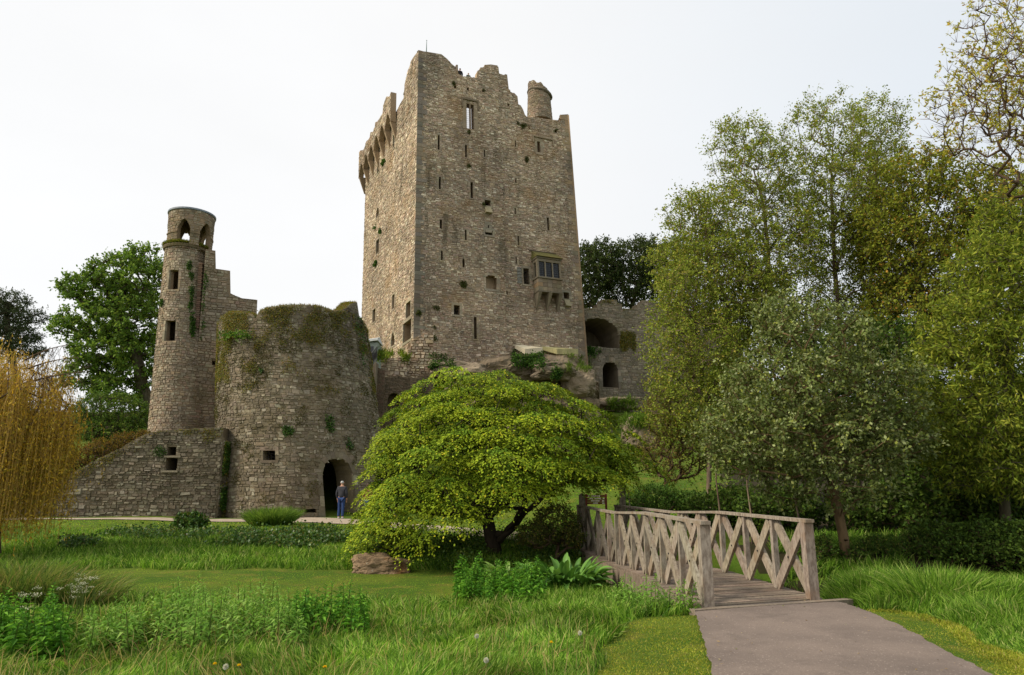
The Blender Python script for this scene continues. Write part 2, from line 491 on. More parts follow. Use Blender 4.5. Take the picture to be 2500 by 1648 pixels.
# leaf litter under the wood on the right
xs, ys = np.arange(4.6, 34, .5), np.arange(16.8, 52, .5)
X, Y = np.meshgrid(xs, ys)
Z = H(X, Y) + .035
V = np.stack([X, Y, Z], -1).reshape(-1, 3); nx_ = len(xs)
lft = np.interp(ys, [16.8, 19, 24, 30, 40, 52], [5.2, 6.4, 7.6, 9.0, 12, 16])
i_ = np.arange(len(V)).reshape(len(ys), nx_)
q = np.stack([i_[:-1, :-1], i_[:-1, 1:], i_[1:, 1:], i_[1:, :-1]], -1)
okq = X[:-1, :-1] > lft[:-1, None] + .5 * np.sin(Y[:-1, :-1] * 1.9)
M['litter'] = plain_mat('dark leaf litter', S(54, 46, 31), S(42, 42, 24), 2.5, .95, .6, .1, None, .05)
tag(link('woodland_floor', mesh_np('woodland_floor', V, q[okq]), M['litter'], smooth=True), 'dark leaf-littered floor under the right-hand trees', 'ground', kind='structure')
# stream under the bridge
wm, wn_, wl_, wo = mat_new('dark stream water')
pw = wn_.new('ShaderNodeBsdfPrincipled'); pw.inputs['Base Color'].default_value = (*S(38, 36, 26), 1); pw.inputs['Roughness'].default_value = .08
g_ = wn_.new('ShaderNodeNewGeometry')
wl_.new(n_bump(wn_, wl_, n_noise(wn_, wl_, g_.outputs['Position'], 5, 3, .5), .25, .03), pw.inputs['Normal'])
wl_.new(pw.outputs['BSDF'], wo.inputs['Surface'])
mb = MB(); mb.add([(1.2, 11.2, -1.02), (30, 11.2, -1.02), (30, 18.6, -1.02), (1.2, 18.6, -1.02)], [(0, 1, 2, 3)])
tag(mb.build('stream_water', wm), 'dark shaded stream water below the bridge', 'water', kind='structure')

# ================================================================== masonry
PAL_KEEP = [(S(155, 136, 112), 4), (S(138, 119, 98), 4), (S(172, 154, 130), 3), (S(146, 116, 98), 3), (S(118, 103, 88), 3), (S(158, 131, 94), 1.4), (S(194, 181, 160), 1.6), (S(138, 104, 90), 1.6), (S(132, 123, 112), 2), (S(90, 79, 67), 2.4)]
PAL_BAST = [(S(114, 101, 86), 4), (S(98, 86, 72), 4), (S(130, 120, 102), 2), (S(84, 74, 58), 3), (S(148, 140, 122), .8), (S(104, 88, 66), 2)]
PAL_TOWER = [(S(136, 122, 102), 4), (S(116, 104, 88), 4), (S(150, 138, 120), 2), (S(132, 102, 84), 2), (S(100, 90, 76), 2), (S(146, 120, 88), 1)]
PAL_RAMP = [(S(108, 98, 82), 4), (S(90, 80, 66), 4), (S(126, 116, 98), 3), (S(78, 68, 54), 3), (S(150, 142, 126), 1.2)]
PAL_RWALL = [(S(122, 112, 96), 4), (S(104, 96, 84), 4), (S(138, 126, 108), 2), (S(128, 108, 86), 2), (S(88, 80, 70), 2)]
PAL_BRICK = [(S(120, 80, 64), 4), (S(104, 68, 54), 3), (S(128, 92, 74), 2), (S(116, 96, 80), 2.5)]
PAL_DRESS = [(S(138, 126, 106), 4), (S(124, 114, 98), 3), (S(150, 134, 108), 2)]
def pick(pal, rnd):
    w = np.array([p[1] for p in pal], float); w /= w.sum()
    c = np.array(pal[rnd.choice(len(pal), p=w)][0])
    m = np.array(sum((np.array(p[0]) * k for p, k in zip(pal, w)), np.zeros(3)))
    c = m + (c - m) * .62
    c = c + (c.mean() * np.array([1.12, 1.01, .78]) - c) * .42
    return np.clip(c * rnd.uniform(.86, 1.14) * (1 + rnd.uniform(-.04, .04, 3)), 0, .8)

def patch_map(B0, B1, T0, T1):
    """bilinear wall patch; u in metres along the base, v in metres up; d outward"""
    B0, B1, T0, T1 = [np.asarray(p, float) for p in (B0, B1, T0, T1)]
    Wd, Hd = np.linalg.norm(B1 - B0), np.linalg.norm(T0 - B0)
    n = np.cross(B1 - B0, T0 - B0); n /= np.linalg.norm(n)
    if np.dot(n, EYEP - B0) < 0: n = -n
    def P(u, v, d=0.0):
        s = (np.asarray(u, float) / Wd)[..., None]; t = (np.asarray(v, float) / Hd)[..., None]
        return (1 - s) * (1 - t) * B0 + s * (1 - t) * B1 + (1 - s) * t * T0 + s * t * T1 + n * np.asarray(d, float)[..., None]
    return P, Wd, Hd
def cone_map(c0, c1, r0, r1, z0, z1):
    """round wall; u = arc metres at the foot from the side facing the viewer"""
    c0, c1 = np.asarray(c0, float), np.asarray(c1, float)
    Hd = z1 - z0
    def P(u, v, d=0.0):
        u, v, d = np.broadcast_arrays(np.asarray(u, float), np.asarray(v, float), np.asarray(d, float))
        t = v / Hd; r = r0 + (r1 - r0) * t + d; th = u / r0
        c = c0 + (c1 - c0) * t[..., None]
        return np.stack([c[..., 0] + r * np.sin(th), c[..., 1] - r * np.cos(th), z0 + v], -1)
    return P, r0 * math.pi, Hd
def uv_px(P, px, py, g=(5., 5.)):
    u, v = g
    for _ in range(25):
        p = proj(P(np.array([u, u + .01, u]), np.array([v, v, v + .01])))
        J = np.array([p[1] - p[0], p[2] - p[0]]).T / .01
        e = np.array([px, py]) - p[0]
        du = np.linalg.solve(J, e)
        du = np.clip(du, -3, 3)
        u, v = u + du[0], v + du[1]
    return u, v

class Wall:
    def __init__(s, P, u0, u1, v0, v1, thick=.6, seed=1, step=2.0):
        s.P, s.u0, s.u1, s.v0, s.v1, s.thick, s.step = P, u0, u1, v0, v1, thick, step
        s.rnd = np.random.default_rng(seed)
        s.ops = []
        s.top = None; s.bot = None; s.off = None
    def guess(s): return ((s.u0 + s.u1) / 2, (s.v0 + s.v1) / 2)
    def uv(s, px, py): return uv_px(s.P, px, py, s.guess())
    def opening_px(s, x0, x1, y0, y1, arch=None, depth=None, rise=.5, back=False, frame=None):
        xm, ym = (x0 + x1) / 2, (y0 + y1) / 2
        return s.opening(s.uv(x0, ym)[0], s.uv(x1, ym)[0], s.uv(xm, y1)[1], s.uv(xm, y0)[1], arch, depth, rise, back, frame)
    def opening(s, u0, u1, v0, v1, arch=None, depth=None, rise=.5, back=False, frame=None):
        if u1 < u0: u0, u1 = u1, u0
        o = dict(u0=u0, u1=u1, v0=v0, v1=v1, arch=arch, depth=depth or s.thick, rise=rise, back=back, frame=frame)
        s.ops.append(o)
        return o
    def optop(s, o, u):
        if not o['arch']: return o['v1']
        t = min(1, max(-1, (u - (o['u0'] + o['u1']) / 2) / ((o['u1'] - o['u0']) / 2)))
        r = (o['u1'] - o['u0']) * o['rise']
        if o['arch'] == 'round': k = math.sqrt(max(0, 1 - t * t))
        elif o['arch'] == 'shoulder': k = 1.0 if abs(t) < .55 else 1 - (abs(t) - .55) / .45 * .9
        else: k = 1 - abs(t) ** 1.7
        return o['v1'] - r + r * k
    def set_top_px(s, pts):
        uv = [s.uv(x, y) for x, y in pts]
        us = [p[0] for p in uv]
        for i in range(1, len(us)): us[i] = max(us[i], us[i - 1] + .012)
        s.tp = (np.array(us), np.array([p[1] for p in uv]))
        s.top = lambda u: float(np.interp(u, *s.tp))
        s.brk = list(us)
    def vtop(s, u): return s.top(u) if s.top else s.v1
    def vtops(s, u): return np.interp(u, *s.tp) if hasattr(s, 'tp') else np.full(len(u), s.v1)
    def vbot(s, u): return s.bot(u) if s.bot else s.v0
    def core(s, name, mat, parent, colour=S(120, 104, 84)):
        U = set(np.linspace(s.u0, s.u1, max(2, int((s.u1 - s.u0) / s.step) + 1)))
        for o in s.ops:
            n = 10 if o['arch'] else 1
            for k in range(n + 1): U.add(o['u0'] + (o['u1'] - o['u0']) * k / n)
        for b in getattr(s, 'brk', []): U.add(b)
        U = np.array(sorted(u for u in U if s.u0 - 1e-6 <= u <= s.u1 + 1e-6))
        Q = []                                   # each: 4 x (u, v, d)
        th = s.thick
        def quad(*p): Q.append(p)
        for a, b in zip(U[:-1], U[1:]):
            if b - a < 1e-5: continue
            m = (a + b) / 2; e = (b - a) * 1e-3
            ta, tb = s.vtop(a + e), s.vtop(b - e)
            ba, bb = s.vbot(a + e), s.vbot(b - e)
            os_ = sorted([o for o in s.ops if o['u0'] - 1e-6 < m < o['u1'] + 1e-6], key=lambda o: o['v0'])
            iv = []; ca, cb = ba, bb
            for o in os_:
                if o['v0'] < min(ta, tb):
                    iv.append((ca, cb, min(o['v0'], ta), min(o['v0'], tb)))
                    oa, ob = s.optop(o, a), s.optop(o, b)
                    D = o['depth']
                    quad((a, o['v0'], 0), (b, o['v0'], 0), (b, o['v0'], -D), (a, o['v0'], -D))
                    quad((a, oa, 0), (b, ob, 0), (b, ob, -D), (a, oa, -D))
                    if o['back']: quad((a, o['v0'], -D), (b, o['v0'], -D), (b, ob, -D), (a, oa, -D))
                    ca, cb = oa, ob
            iv.append((ca, cb, ta, tb))
            for (pa, pb, qa, qb) in iv:
                if max(qa - pa, qb - pb) < 1e-3: continue
                quad((a, pa, 0), (b, pb, 0), (b, qb, 0), (a, qa, 0))
                quad((a, pa, -th), (b, pb, -th), (b, qb, -th), (a, qa, -th))
            quad((a, ta, 0), (b, tb, 0), (b, tb, -th), (a, ta, -th))
            quad((a, ba, 0), (b, bb, 0), (b, bb, -th), (a, ba, -th))
        for o in s.ops:
            for u in (o['u0'], o['u1']):
                quad((u, o['v0'], 0), (u, s.optop(o, u), 0), (u, s.optop(o, u), -o['depth']), (u, o['v0'], -o['depth']))
        for u in (s.u0, s.u1):
            quad((u, s.vbot(u), 0), (u, s.vtop(u), 0), (u, s.vtop(u), -th), (u, s.vbot(u), -th))
        Q = np.array(Q)
        d = Q[..., 2]
        if s.off is not None: d = d + s.off(Q[..., 0])
        V = s.P(Q[..., 0].ravel(), Q[..., 1].ravel(), d.ravel())
        C = np.tile(np.array(colour), (len(V), 1)) * RNG.uniform(.85, 1.15, (len(V) // 4, 1)).repeat(4, 0)
        return link(name, mesh_np(name, V, np.arange(len(V)).reshape(-1, 4), None, C), mat, parent)
    def stones(s, mat, parent, pal, ch=(.14, .26), wd=(.18, .5), prot=(.012, .05), n_single=300, gap=.014, irreg=1.0, mask=None, name='stone'):
        rnd = s.rnd
        lst, cols = [], []
        vmax = max(s.vtop(u) for u in np.linspace(s.u0 + .01, s.u1 - .01, 300))
        vmin = min(s.vbot(u) for u in np.linspace(s.u0 + .01, s.u1 - .01, 60))
        v = vmin
        while v < vmax:
            h = rnd.uniform(*ch)
            va, vb = v, v + h
            v = vb
            cuts = []
            for o in s.ops:
                ov = min(vb, o['v1']) - max(va, o['v0'])
                if ov <= .3 * h: continue
                if o['arch'] and vb > o['v1'] - (o['u1'] - o['u0']) * o['rise']:
                    us = [u for u in np.linspace(o['u0'], o['u1'], 21) if s.optop(o, u) > (va + vb) / 2]
                    if us: cuts.append((min(us) - .02, max(us) + .02))
                else: cuts.append((o['u0'], o['u1']))
            cuts.sort()
            u = s.u0 - rnd.uniform(0, .3)
            while u < s.u1:
                w = rnd.uniform(*wd) * (1.35 if rnd.random() < .12 else 1)
                ua, ub = max(u, s.u0), min(u + w, s.u1)
                u += w
                for c0, c1 in cuts:
                    if c0 < ub and c1 > ua:
                        if ua < c0: ub = c0; u = c0 + 1e-4
                        else: ua = min(c1, s.u1); ub = max(ub, ua); u = max(u, c1)
                if ub - ua < .05: continue
                if any(c0 < (ua + ub) / 2 < c1 for c0, c1 in cuts): continue
                sub = [(va, vb)]
                if rnd.random() < .2 and h > .17:
                    k = va + h * rnd.uniform(.35, .65); sub = [(va, k), (k, vb)]
                for (p, q_) in sub:
                    um = (ua + ub) / 2
                    tl, tr = min(q_, s.vtop(ua + .01)), min(q_, s.vtop(ub - .01))
                    bl, br = max(p, s.vbot(ua + .01)), max(p, s.vbot(ub - .01))
                    if min(tl - bl, tr - br) < .04: continue
                    if mask is not None and not mask(um, (p + q_) / 2): continue
                    lst.append((ua, ub, bl, br, tl, tr))
                    cols.append(pick(pal, rnd))
        A = np.array(lst); C = np.array(cols); n = len(A)
        g = gap * rnd.uniform(.5, 1.5, (n, 4))
        uu = np.stack([A[:, 0] + g[:, 0], A[:, 1] - g[:, 1], A[:, 1] - g[:, 1], A[:, 0] + g[:, 0]], 1)
        vv = np.stack([A[:, 2] + g[:, 2], A[:, 3] + g[:, 2], A[:, 5] - g[:, 3], A[:, 4] - g[:, 3]], 1)
        hh = (A[:, 4] - A[:, 2])[:, None]; ww = (A[:, 1] - A[:, 0])[:, None]
        mn = np.minimum(hh, ww)
        uu = uu + rnd.uniform(-.13, .13, (n, 4)) * mn * irreg
        vv = vv + rnd.uniform(-.12, .12, (n, 4)) * mn * irreg
        wv = .022 * (np.sin(uu * .9 + vv * .35) + np.sin(uu * 2.3 - vv * .9 + 1.3))
        vv = vv + wv
        cu, cv = uu.mean(1, keepdims=True), vv.mean(1, keepdims=True)
        k = rnd.uniform(.76, .9, (n, 1))
        iu = cu + (uu - cu) * k + rnd.uniform(-.05, .05, (n, 4)) * mn
        iv = cv + (vv - cv) * k + rnd.uniform(-.05, .05, (n, 4)) * mn
        pr = rnd.uniform(*prot, (n, 1)) + rnd.uniform(-.008, .008, (n, 4))
        U = np.concatenate([uu, iu], 1); Vv = np.concatenate([vv, iv], 1)
        D = np.concatenate([np.full((n, 4), -.015), pr], 1)
        if s.off is not None: D = D + s.off(U.mean(1))[:, None]
        P3 = s.P(U.ravel(), Vv.ravel(), D.ravel()).reshape(n, 8, 3)
        fq = np.array([(4, 5, 6, 7), (0, 1, 5, 4), (1, 2, 6, 5), (2, 3, 7, 6), (3, 0, 4, 7)])
        # the stones that show largest become parts of their own
        pp = proj(P3[:, 4:8].reshape(-1, 3)).reshape(n, 4, 2)
        a = pp[:, 2] - pp[:, 0]; b = pp[:, 3] - pp[:, 1]
        area = np.abs(a[:, 0] * b[:, 1] - a[:, 1] * b[:, 0]) / 2
        ctr = pp.mean(1)
        area[(ctr[:, 0] < 0) | (ctr[:, 0] > W_PX) | (ctr[:, 1] < 0) | (ctr[:, 1] > H_PX)] = 0
        if hasattr(s, 'hide'): area[s.hide(P3[:, 4:8].mean(1), ctr)] = 0
        order = np.argsort(-area)
        single = order[:n_single] if n_single else order[:0]
        single = [i for i in single if area[i] > 0]
        rest = np.setdiff1d(np.arange(n), single)
        for i in single:
            link(name, mesh_np(name, P3[i], fq, None, np.tile(C[i], (8, 1))), mat, parent)
        nr = len(rest)
        V = P3[rest].reshape(-1, 3)
        Fq = (np.arange(nr)[:, None, None] * 8 + fq[None]).reshape(-1, 4)
        tag(link('rubble_stonework', mesh_np('rubble_stonework', V, Fq, None, C[rest].repeat(8, 0)), mat, parent), kind='stuff')
        return n
    def frame(s, o, parent, w=.16, out=.045, pal=PAL_DRESS, name='window_surround', sill=True, mat='dressed'):
        """dressed jambs, lintel and sill round an opening, one mesh"""
        mb = MB(); rnd = s.rnd
        def blk(ua, ub, va, vb, d0=-.12, d1=None):
            d1 = out if d1 is None else d1
            of = float(s.off(np.array([(ua + ub) / 2]))[0]) if s.off is not None else 0
            U = np.array([ua, ub, ub, ua] * 2); Vv = np.array([va, va, vb, vb] * 2)
            D = np.array([d0] * 4 + [d1] * 4) + of
            P3 = s.P(U, Vv, D)
            mb.add(P3, [(4, 5, 6, 7), (0, 1, 5, 4), (1, 2, 6, 5), (2, 3, 7, 6), (3, 0, 4, 7)], c=pick(pal, rnd))
        h = o['v1'] - o['v0']; jt = o['v1'] - ((o['u1'] - o['u0']) * o['rise'] if o['arch'] else 0)
        nj = max(2, int((jt - o['v0']) / .45))
        for sd in (0, 1):
            for k in range(nj):
                a, b = o['v0'] + (jt - o['v0']) * k / nj, o['v0'] + (jt - o['v0']) * (k + 1) / nj
                ww = w * rnd.uniform(.8, 1.6)
                if sd == 0: blk(o['u0'] - ww, o['u0'] + .004, a + .008, b - .008, d1=out * rnd.uniform(.7, 1.2))
                else: blk(o['u1'] - .004, o['u1'] + ww, a + .008, b - .008, d1=out * rnd.uniform(.7, 1.2))
        if o['arch']:
            nv = 9
            for k in range(nv):
                ua, ub = o['u0'] + (o['u1'] - o['u0']) * k / nv, o['u0'] + (o['u1'] - o['u0']) * (k + 1) / nv
                va, vb = s.optop(o, ua), s.optop(o, ub)
                mid = (o['u0'] + o['u1']) / 2; hw = (o['u1'] - o['u0']) / 2
                def outp(u, v):
                    r = np.array([u - mid, v - (o['v1'] - hw * 2 * o['rise'])]); L = np.linalg.norm(r) + 1e-6
                    return u + r[0] / L * w * 1.3, v + r[1] / L * w * 1.3
                (oa, pa), (ob, pb) = outp(ua, va), outp(ub, vb)
                U = np.array([ua, ub, ob, oa] * 2); Vv = np.array([va, vb, pb, pa] * 2); D = np.array([-.12] * 4 + [out * rnd.uniform(.7, 1.1)] * 4)
                cu, cv = U[:4].mean(), Vv[:4].mean()
                U = cu + (U - cu) * .97; Vv = cv + (Vv - cv) * .97
                mb.add(s.P(U, Vv, D), [(4, 5, 6, 7), (0, 1, 5, 4), (1, 2, 6, 5), (2, 3, 7, 6), (3, 0, 4, 7)], c=pick(pal, rnd))
        else: blk(o['u0'] - w, o['u1'] + w, o['v1'] - .004, o['v1'] + w * 1.1)
        if sill: blk(o['u0'] - w * .8, o['u1'] + w * .8, o['v0'] - w * .8, o['v0'] + .004, d1=out * 1.6)
        return mb.build(name, M[mat], parent)
    def grille(s, o, parent, nu=3, nv=4, d=-.25, r=.014, name='grille'):
        mb = MB()
        for k in range(1, nu):
            u = o['u0'] + (o['u1'] - o['u0']) * k / nu
            mb.tube(s.P(np.array([u, u]), np.array([o['v0'], o['v1']]), np.array([d, d])), r, 4)
        for k in range(1, nv):
            v = o['v0'] + (o['v1'] - o['v0']) * k / nv
            mb.tube(s.P(np.array([o['u0'], o['u1']]), np.array([v, v]), np.array([d, d])), r, 4)
        return mb.build(name, M['iron'], parent)
    def block(s, mb, ua, ub, va, vb, d0, d1, c=(1, 1, 1), ua2=None, ub2=None):
        U = np.array([ua, ub, ub if ub2 is None else ub2, ua if ua2 is None else ua2] * 2); Vv = np.array([va, va, vb, vb] * 2)
        of = float(s.off(np.array([(ua + ub) / 2]))[0]) if s.off is not None else 0
        return mb.hexa(s.P(U, Vv, np.array([d0] * 4 + [d1] * 4) + of), c)

# ================================================================== the keep
KY, KANG = 54.0, math.radians(22)
fdir = np.array([math.cos(KANG), math.sin(KANG), 0]); ldir = np.array([-math.sin(KANG), math.cos(KANG), 0])
LANG = math.radians(25)
fn_, ln_ = np.array([math.sin(KANG), -math.cos(KANG), 0]), np.array([-math.cos(LANG), -math.sin(LANG), 0])
KB0 = at(1009, 872, KY); KZ0 = KB0[2]
KB1 = on_plane(1438, 880, KB0, fn_); KB1[2] = KZ0
KT0 = at(1022, 124, KY + .25); KZ1 = KT0[2]
nr_ = np.cross(KB1 - KB0, KT0 - KB0); nr_ /= np.linalg.norm(nr_)
_R = on_plane(1389, 277, KB0, nr_)
KT1 = KB1 + (_R - KB1) * ((KZ1 - KZ0) / (_R[2] - KZ0))
KL0 = on_plane(883, 850, KB0, ln_); KL0[2] = KZ0
_nl = np.cross(KL0 - KB0, KT0 - KB0); _nl /= np.linalg.norm(_nl)
_L = on_plane(893, 440, KB0, _nl)
KLT = KL0 + (_L - KL0) * ((KZ1 - KZ0) / (_L[2] - KZ0))
print('KEEP', KB0, KB1, KT0, KT1, KL0, KLT)
keep = empty('castle_keep', (*KB0[:2], KZ0 - 1.5), 'tall ruined stone castle keep on the rock, with slit windows and broken battlements', 'castle')

PF_, KW, KH = patch_map(KB0, KB1, KT0, KT1)
kf = Wall(PF_, 0, KW, -1.2, KH, thick=.7, seed=11)
z1 = lambda x, y: (850 + x / 3.733, 80 + y / 3.733)
z2 = lambda x, y: (850 + x / 3.563, 480 + y / 3.563)
kf.set_top_px([(1021.9, 124)] + [z1(*p) for p in [(715, 172), (850, 195), (905, 240), (945, 285), (980, 312), (984, 290), (1000, 292), (1003, 372), (1050, 398), (1100, 402), (1170, 412), (1180, 345), (1198, 338), (1205, 316), (1238, 314), (1244, 292), (1300, 288), (1375, 300), (1382, 360), (1400, 370), (1430, 376), (1434, 368), (1455, 372), (1462, 440), (1470, 505), (1482, 512), (1488, 536), (1520, 540), (1550, 572), (1557, 642), (1580, 655), (1600, 690), (1618, 740), (1640, 762), (1700, 765), (1876, 785), (1950, 792), (1954, 738), (2015, 734)]] + [(1392, 278)])
JOINT = kf.uv(1226, 480)[0]
kf.off = lambda u: np.where(np.asarray(u) > JOINT, -.16, 0.0)
kf.brk += [JOINT - .002, JOINT + .002]
def K(x0, x1, y0, y1, zz, **k):
    a, b = zz(x0, y0), zz(x1, y1)
    return kf.opening_px(a[0], b[0], a[1], b[1], **k)
sl = dict(depth=1.2)
slits = [K(816, 834, 935, 1068, z1, **sl), K(1064, 1084, 1025, 1138, z1, **sl), K(1236, 1248, 1070, 1135, z1, **sl), K(1524, 1535, 970, 1035, z1, **sl),
         K(826, 845, 1315, 1428, z1, **sl), K(1114, 1138, 1362, 1508, z1, **sl), K(1527, 1539, 1318, 1365, z1, **sl),
         K(796, 817, 200, 285, z2, **sl), K(1014, 1031, 290, 380, z2, **sl), K(1453, 1466, 95, 150, z2, **sl), K(1736, 1756, 178, 290, z2, **sl),
         K(1479, 1493, 337, 420, z2, **sl), K(1461, 1474, 518, 580, z2, **sl), K(806, 824, 468, 555, z2, **sl), K(993, 1014, 537, 618, z2, arch='pointed', rise=.7, **sl),
         K(1094, 1119, 1048, 1240, z2, **sl), K(1378, 1393, 818, 845, z2, **sl)]
twin = K(1078, 1146, 650, 875, z1, depth=.7)
_um = (twin['u0'] + twin['u1']) / 2
twin_a, twin_b = dict(twin, u1=_um - .07), dict(twin, u0=_um + .07)
win_e = K(1728, 1757, 985, 1085, z1, **sl)
win_i = K(1185, 1239, 32, 82, z2, **sl)
win_l = K(1190, 1256, 293, 336, z2, **sl)
win_l2 = K(1213, 1226, 250, 292, z2, **sl)
win_t = K(1530, 1582, 620, 760, z2, **sl)
win_u = K(1880, 1928, 830, 886, z2, **sl)
win_v = K(918, 971, 945, 1030, z2, **sl)
niche = K(1198, 1293, 687, 806, z2, depth=.55, arch='shoulder', rise=.22, back=True)
put = [K(965, 985, 480, 505, z1, depth=.5, back=True), K(1083, 1100, 500, 530, z1, depth=1.2), K(1222, 1238, 520, 545, z1, depth=.5, back=True), K(1458, 1476, 635, 658, z1, depth=.5, back=True), K(1652, 1662, 850, 872, z1, depth=.4, back=True), K(1890, 1910, 880, 905, z1, depth=.4, back=True)]
kf.core('front_wall', M['keep'], keep)
kf.stones(M['keep'], keep, PAL_KEEP, ch=(.085, .22), wd=(.12, .46), prot=(.006, .055), n_single=300, gap=.011, irreg=1.9,
          mask=lambda u, v: not ((u < .55 and v > 0) or (u > KW - .5 and v > 0)))
# quoins up both corners of the front
rq = np.random.default_rng(5)
for side in (0, 1):
    v = 0.0; k = 0
    while True:
        h = rq.uniform(.3, .5)
        top = kf.vtop(.2 if side == 0 else KW - .25)
        if v + h > top: break
        ln = (.85, .5)[k % 2] * rq.uniform(.85, 1.15)
        mb = MB()
        c = pick([(S(120, 112, 100), 3), (S(104, 98, 88), 3), (S(132, 112, 88), 2)] if side == 0 else [(S(150, 122, 82), 3), (S(132, 112, 88), 3), (S(118, 106, 92), 2)], rq)
        pr = rq.uniform(.02, .05)
        if side == 0: kf.block(mb, -.02, ln, v + .012, v + h - .012, -.25, pr, c)
        else: kf.block(mb, KW - ln, KW + .02, v + .012, v + h - .012, -.25, pr, c)
        mb.build('quoin', M['dressed'], keep)
        v += h; k += 1
for o in slits[:-1]: kf.frame(o, keep, w=.15, out=.035, pal=[(S(140, 124, 102), 3), (S(128, 112, 92), 3), (S(154, 128, 92), 2)])
for o in (win_e, win_l2): kf.frame(o, keep, w=.28, out=.05)
for o, (a, b) in ((win_l, (5, 4)), (win_v, (4, 4)), (win_u, (2, 2)), (win_i, (2, 2)), (win_t, (3, 6))):
    fr = kf.frame(o, keep, w=.18, out=.05)
    if o in (win_l, win_v, win_t): kf.grille(o, fr, a, b)
kf.frame(niche, keep, w=.22, out=.04, name='niche_surround')
# chutes below the two privy windows
for o in (win_i, win_u):
    mb = MB(); a, b = o['u0'], o['u1']; v0 = o['v0']
    V = kf.P(np.array([a, b, b, a, a, b]), np.array([v0 + .02, v0 + .02, v0 - .75, v0 - .75, v0 - .75, v0 - .75]), np.array([.02, .02, .06, .06, .45, .45]) + float(kf.off(np.array([a]))[0]))
    mb.add(V, [(0, 1, 5, 4), (3, 2, 5, 4)], [(0, 3, 4), (1, 5, 2)], c=S(150, 140, 112))
    mb.build('sloping_sill', M['dressed'], keep)
# twin-light window: mullion, hood mould and leaded lattice
fr = MB()
ua, ub, v0, v1 = twin_a['u0'], twin_b['u1'], twin_a['v0'], twin_a['v1']
cD = S(132, 118, 98)
kf.block(fr, ua - .4, ua + .002, v0 - .1, v1 + .3, -.1, .05, cD); kf.block(fr, ub - .002, ub + .4, v0 - .1, v1 + .3, -.1, .05, cD)
kf.block(fr, twin_a['u1'] - .002, twin_b['u0'] + .002, v0, v1 + .02, -.14, .02, S(112, 96, 80))
kf.block(fr, ua - .5, ub + .5, v1 + .3, v1 + .5, -.1, .16, S(104, 92, 76)); kf.block(fr, ua - .5, ua - .36, v1 - .5, v1 + .298, -.1, .15, S(104, 92, 76)); kf.block(fr, ub + .36, ub + .5, v1 - .5, v1 + .298, -.1, .15, S(104, 92, 76))
wf = fr.build('window_surround', M['dressed'], keep); tag(wf, 'twin-light window with square hood high on the keep')
for o in (twin_a, twin_b): kf.grille(o, wf, 4, 12, d=-.1, r=.008, name='lattice')
hd = MB(); a, b, v1 = win_e['u0'], win_e['u1'], win_e['v1']
kf.block(hd, a - .5, b + 1.5, v1 + .38, v1 + .52, -.1, .16, cD); kf.block(hd, b + 1.36, b + 1.5, v1 - .2, v1 + .378, -.1, .15, cD); kf.block(hd, a - .5, a - .36, v1 - .2, v1 + .378, -.1, .15, cD)
hd.build('hood_mould', M['dressed'], keep)
# slatted shutter stone beside the tall window
mb = MB(); a, v0, v1 = win_t['u0'], win_t['v0'], win_t['v1']
for k in range(11):
    va, vb = v0 + (v1 - v0) * k / 11, v0 + (v1 - v0) * (k + 1) / 11
    kf.block(mb, a - .62, a - .2, va + .02, vb - .015, .0, .11 - .04 * (k % 2), np.array(S(126, 124, 116)) * rq.uniform(.85, 1.1))
mb.build('slatted_panel', M['dressed'], keep)
# pale covering slabs over the sloping ledge at the foot
for pts, c in (([(1256, 842), (1274, 842), (1310, 862), (1268, 866)], S(172, 164, 142)), ([(1322, 846), (1384, 850), (1396, 866), (1345, 866)], S(154, 148, 106))):
    mb = MB(); w = [kf.uv(*p) for p in pts]
    up = [kf.P(np.array(w[i][0]), np.array(w[i][1]), np.array(.05)) for i in (0, 1)]
    lo = [kf.P(np.array(w[i][0]), np.array(w[i][1] + .25), np.array(1.25)) for i in (2, 3)]
    P8 = [lo[1], lo[0], up[1], up[0]]
    mb.hexa([np.array(p) - (0, 0, .45 if j < 2 else .3) for j, p in enumerate(P8)] + P8, c)
    mb.build('ledge_slab', M['dressed'], keep)

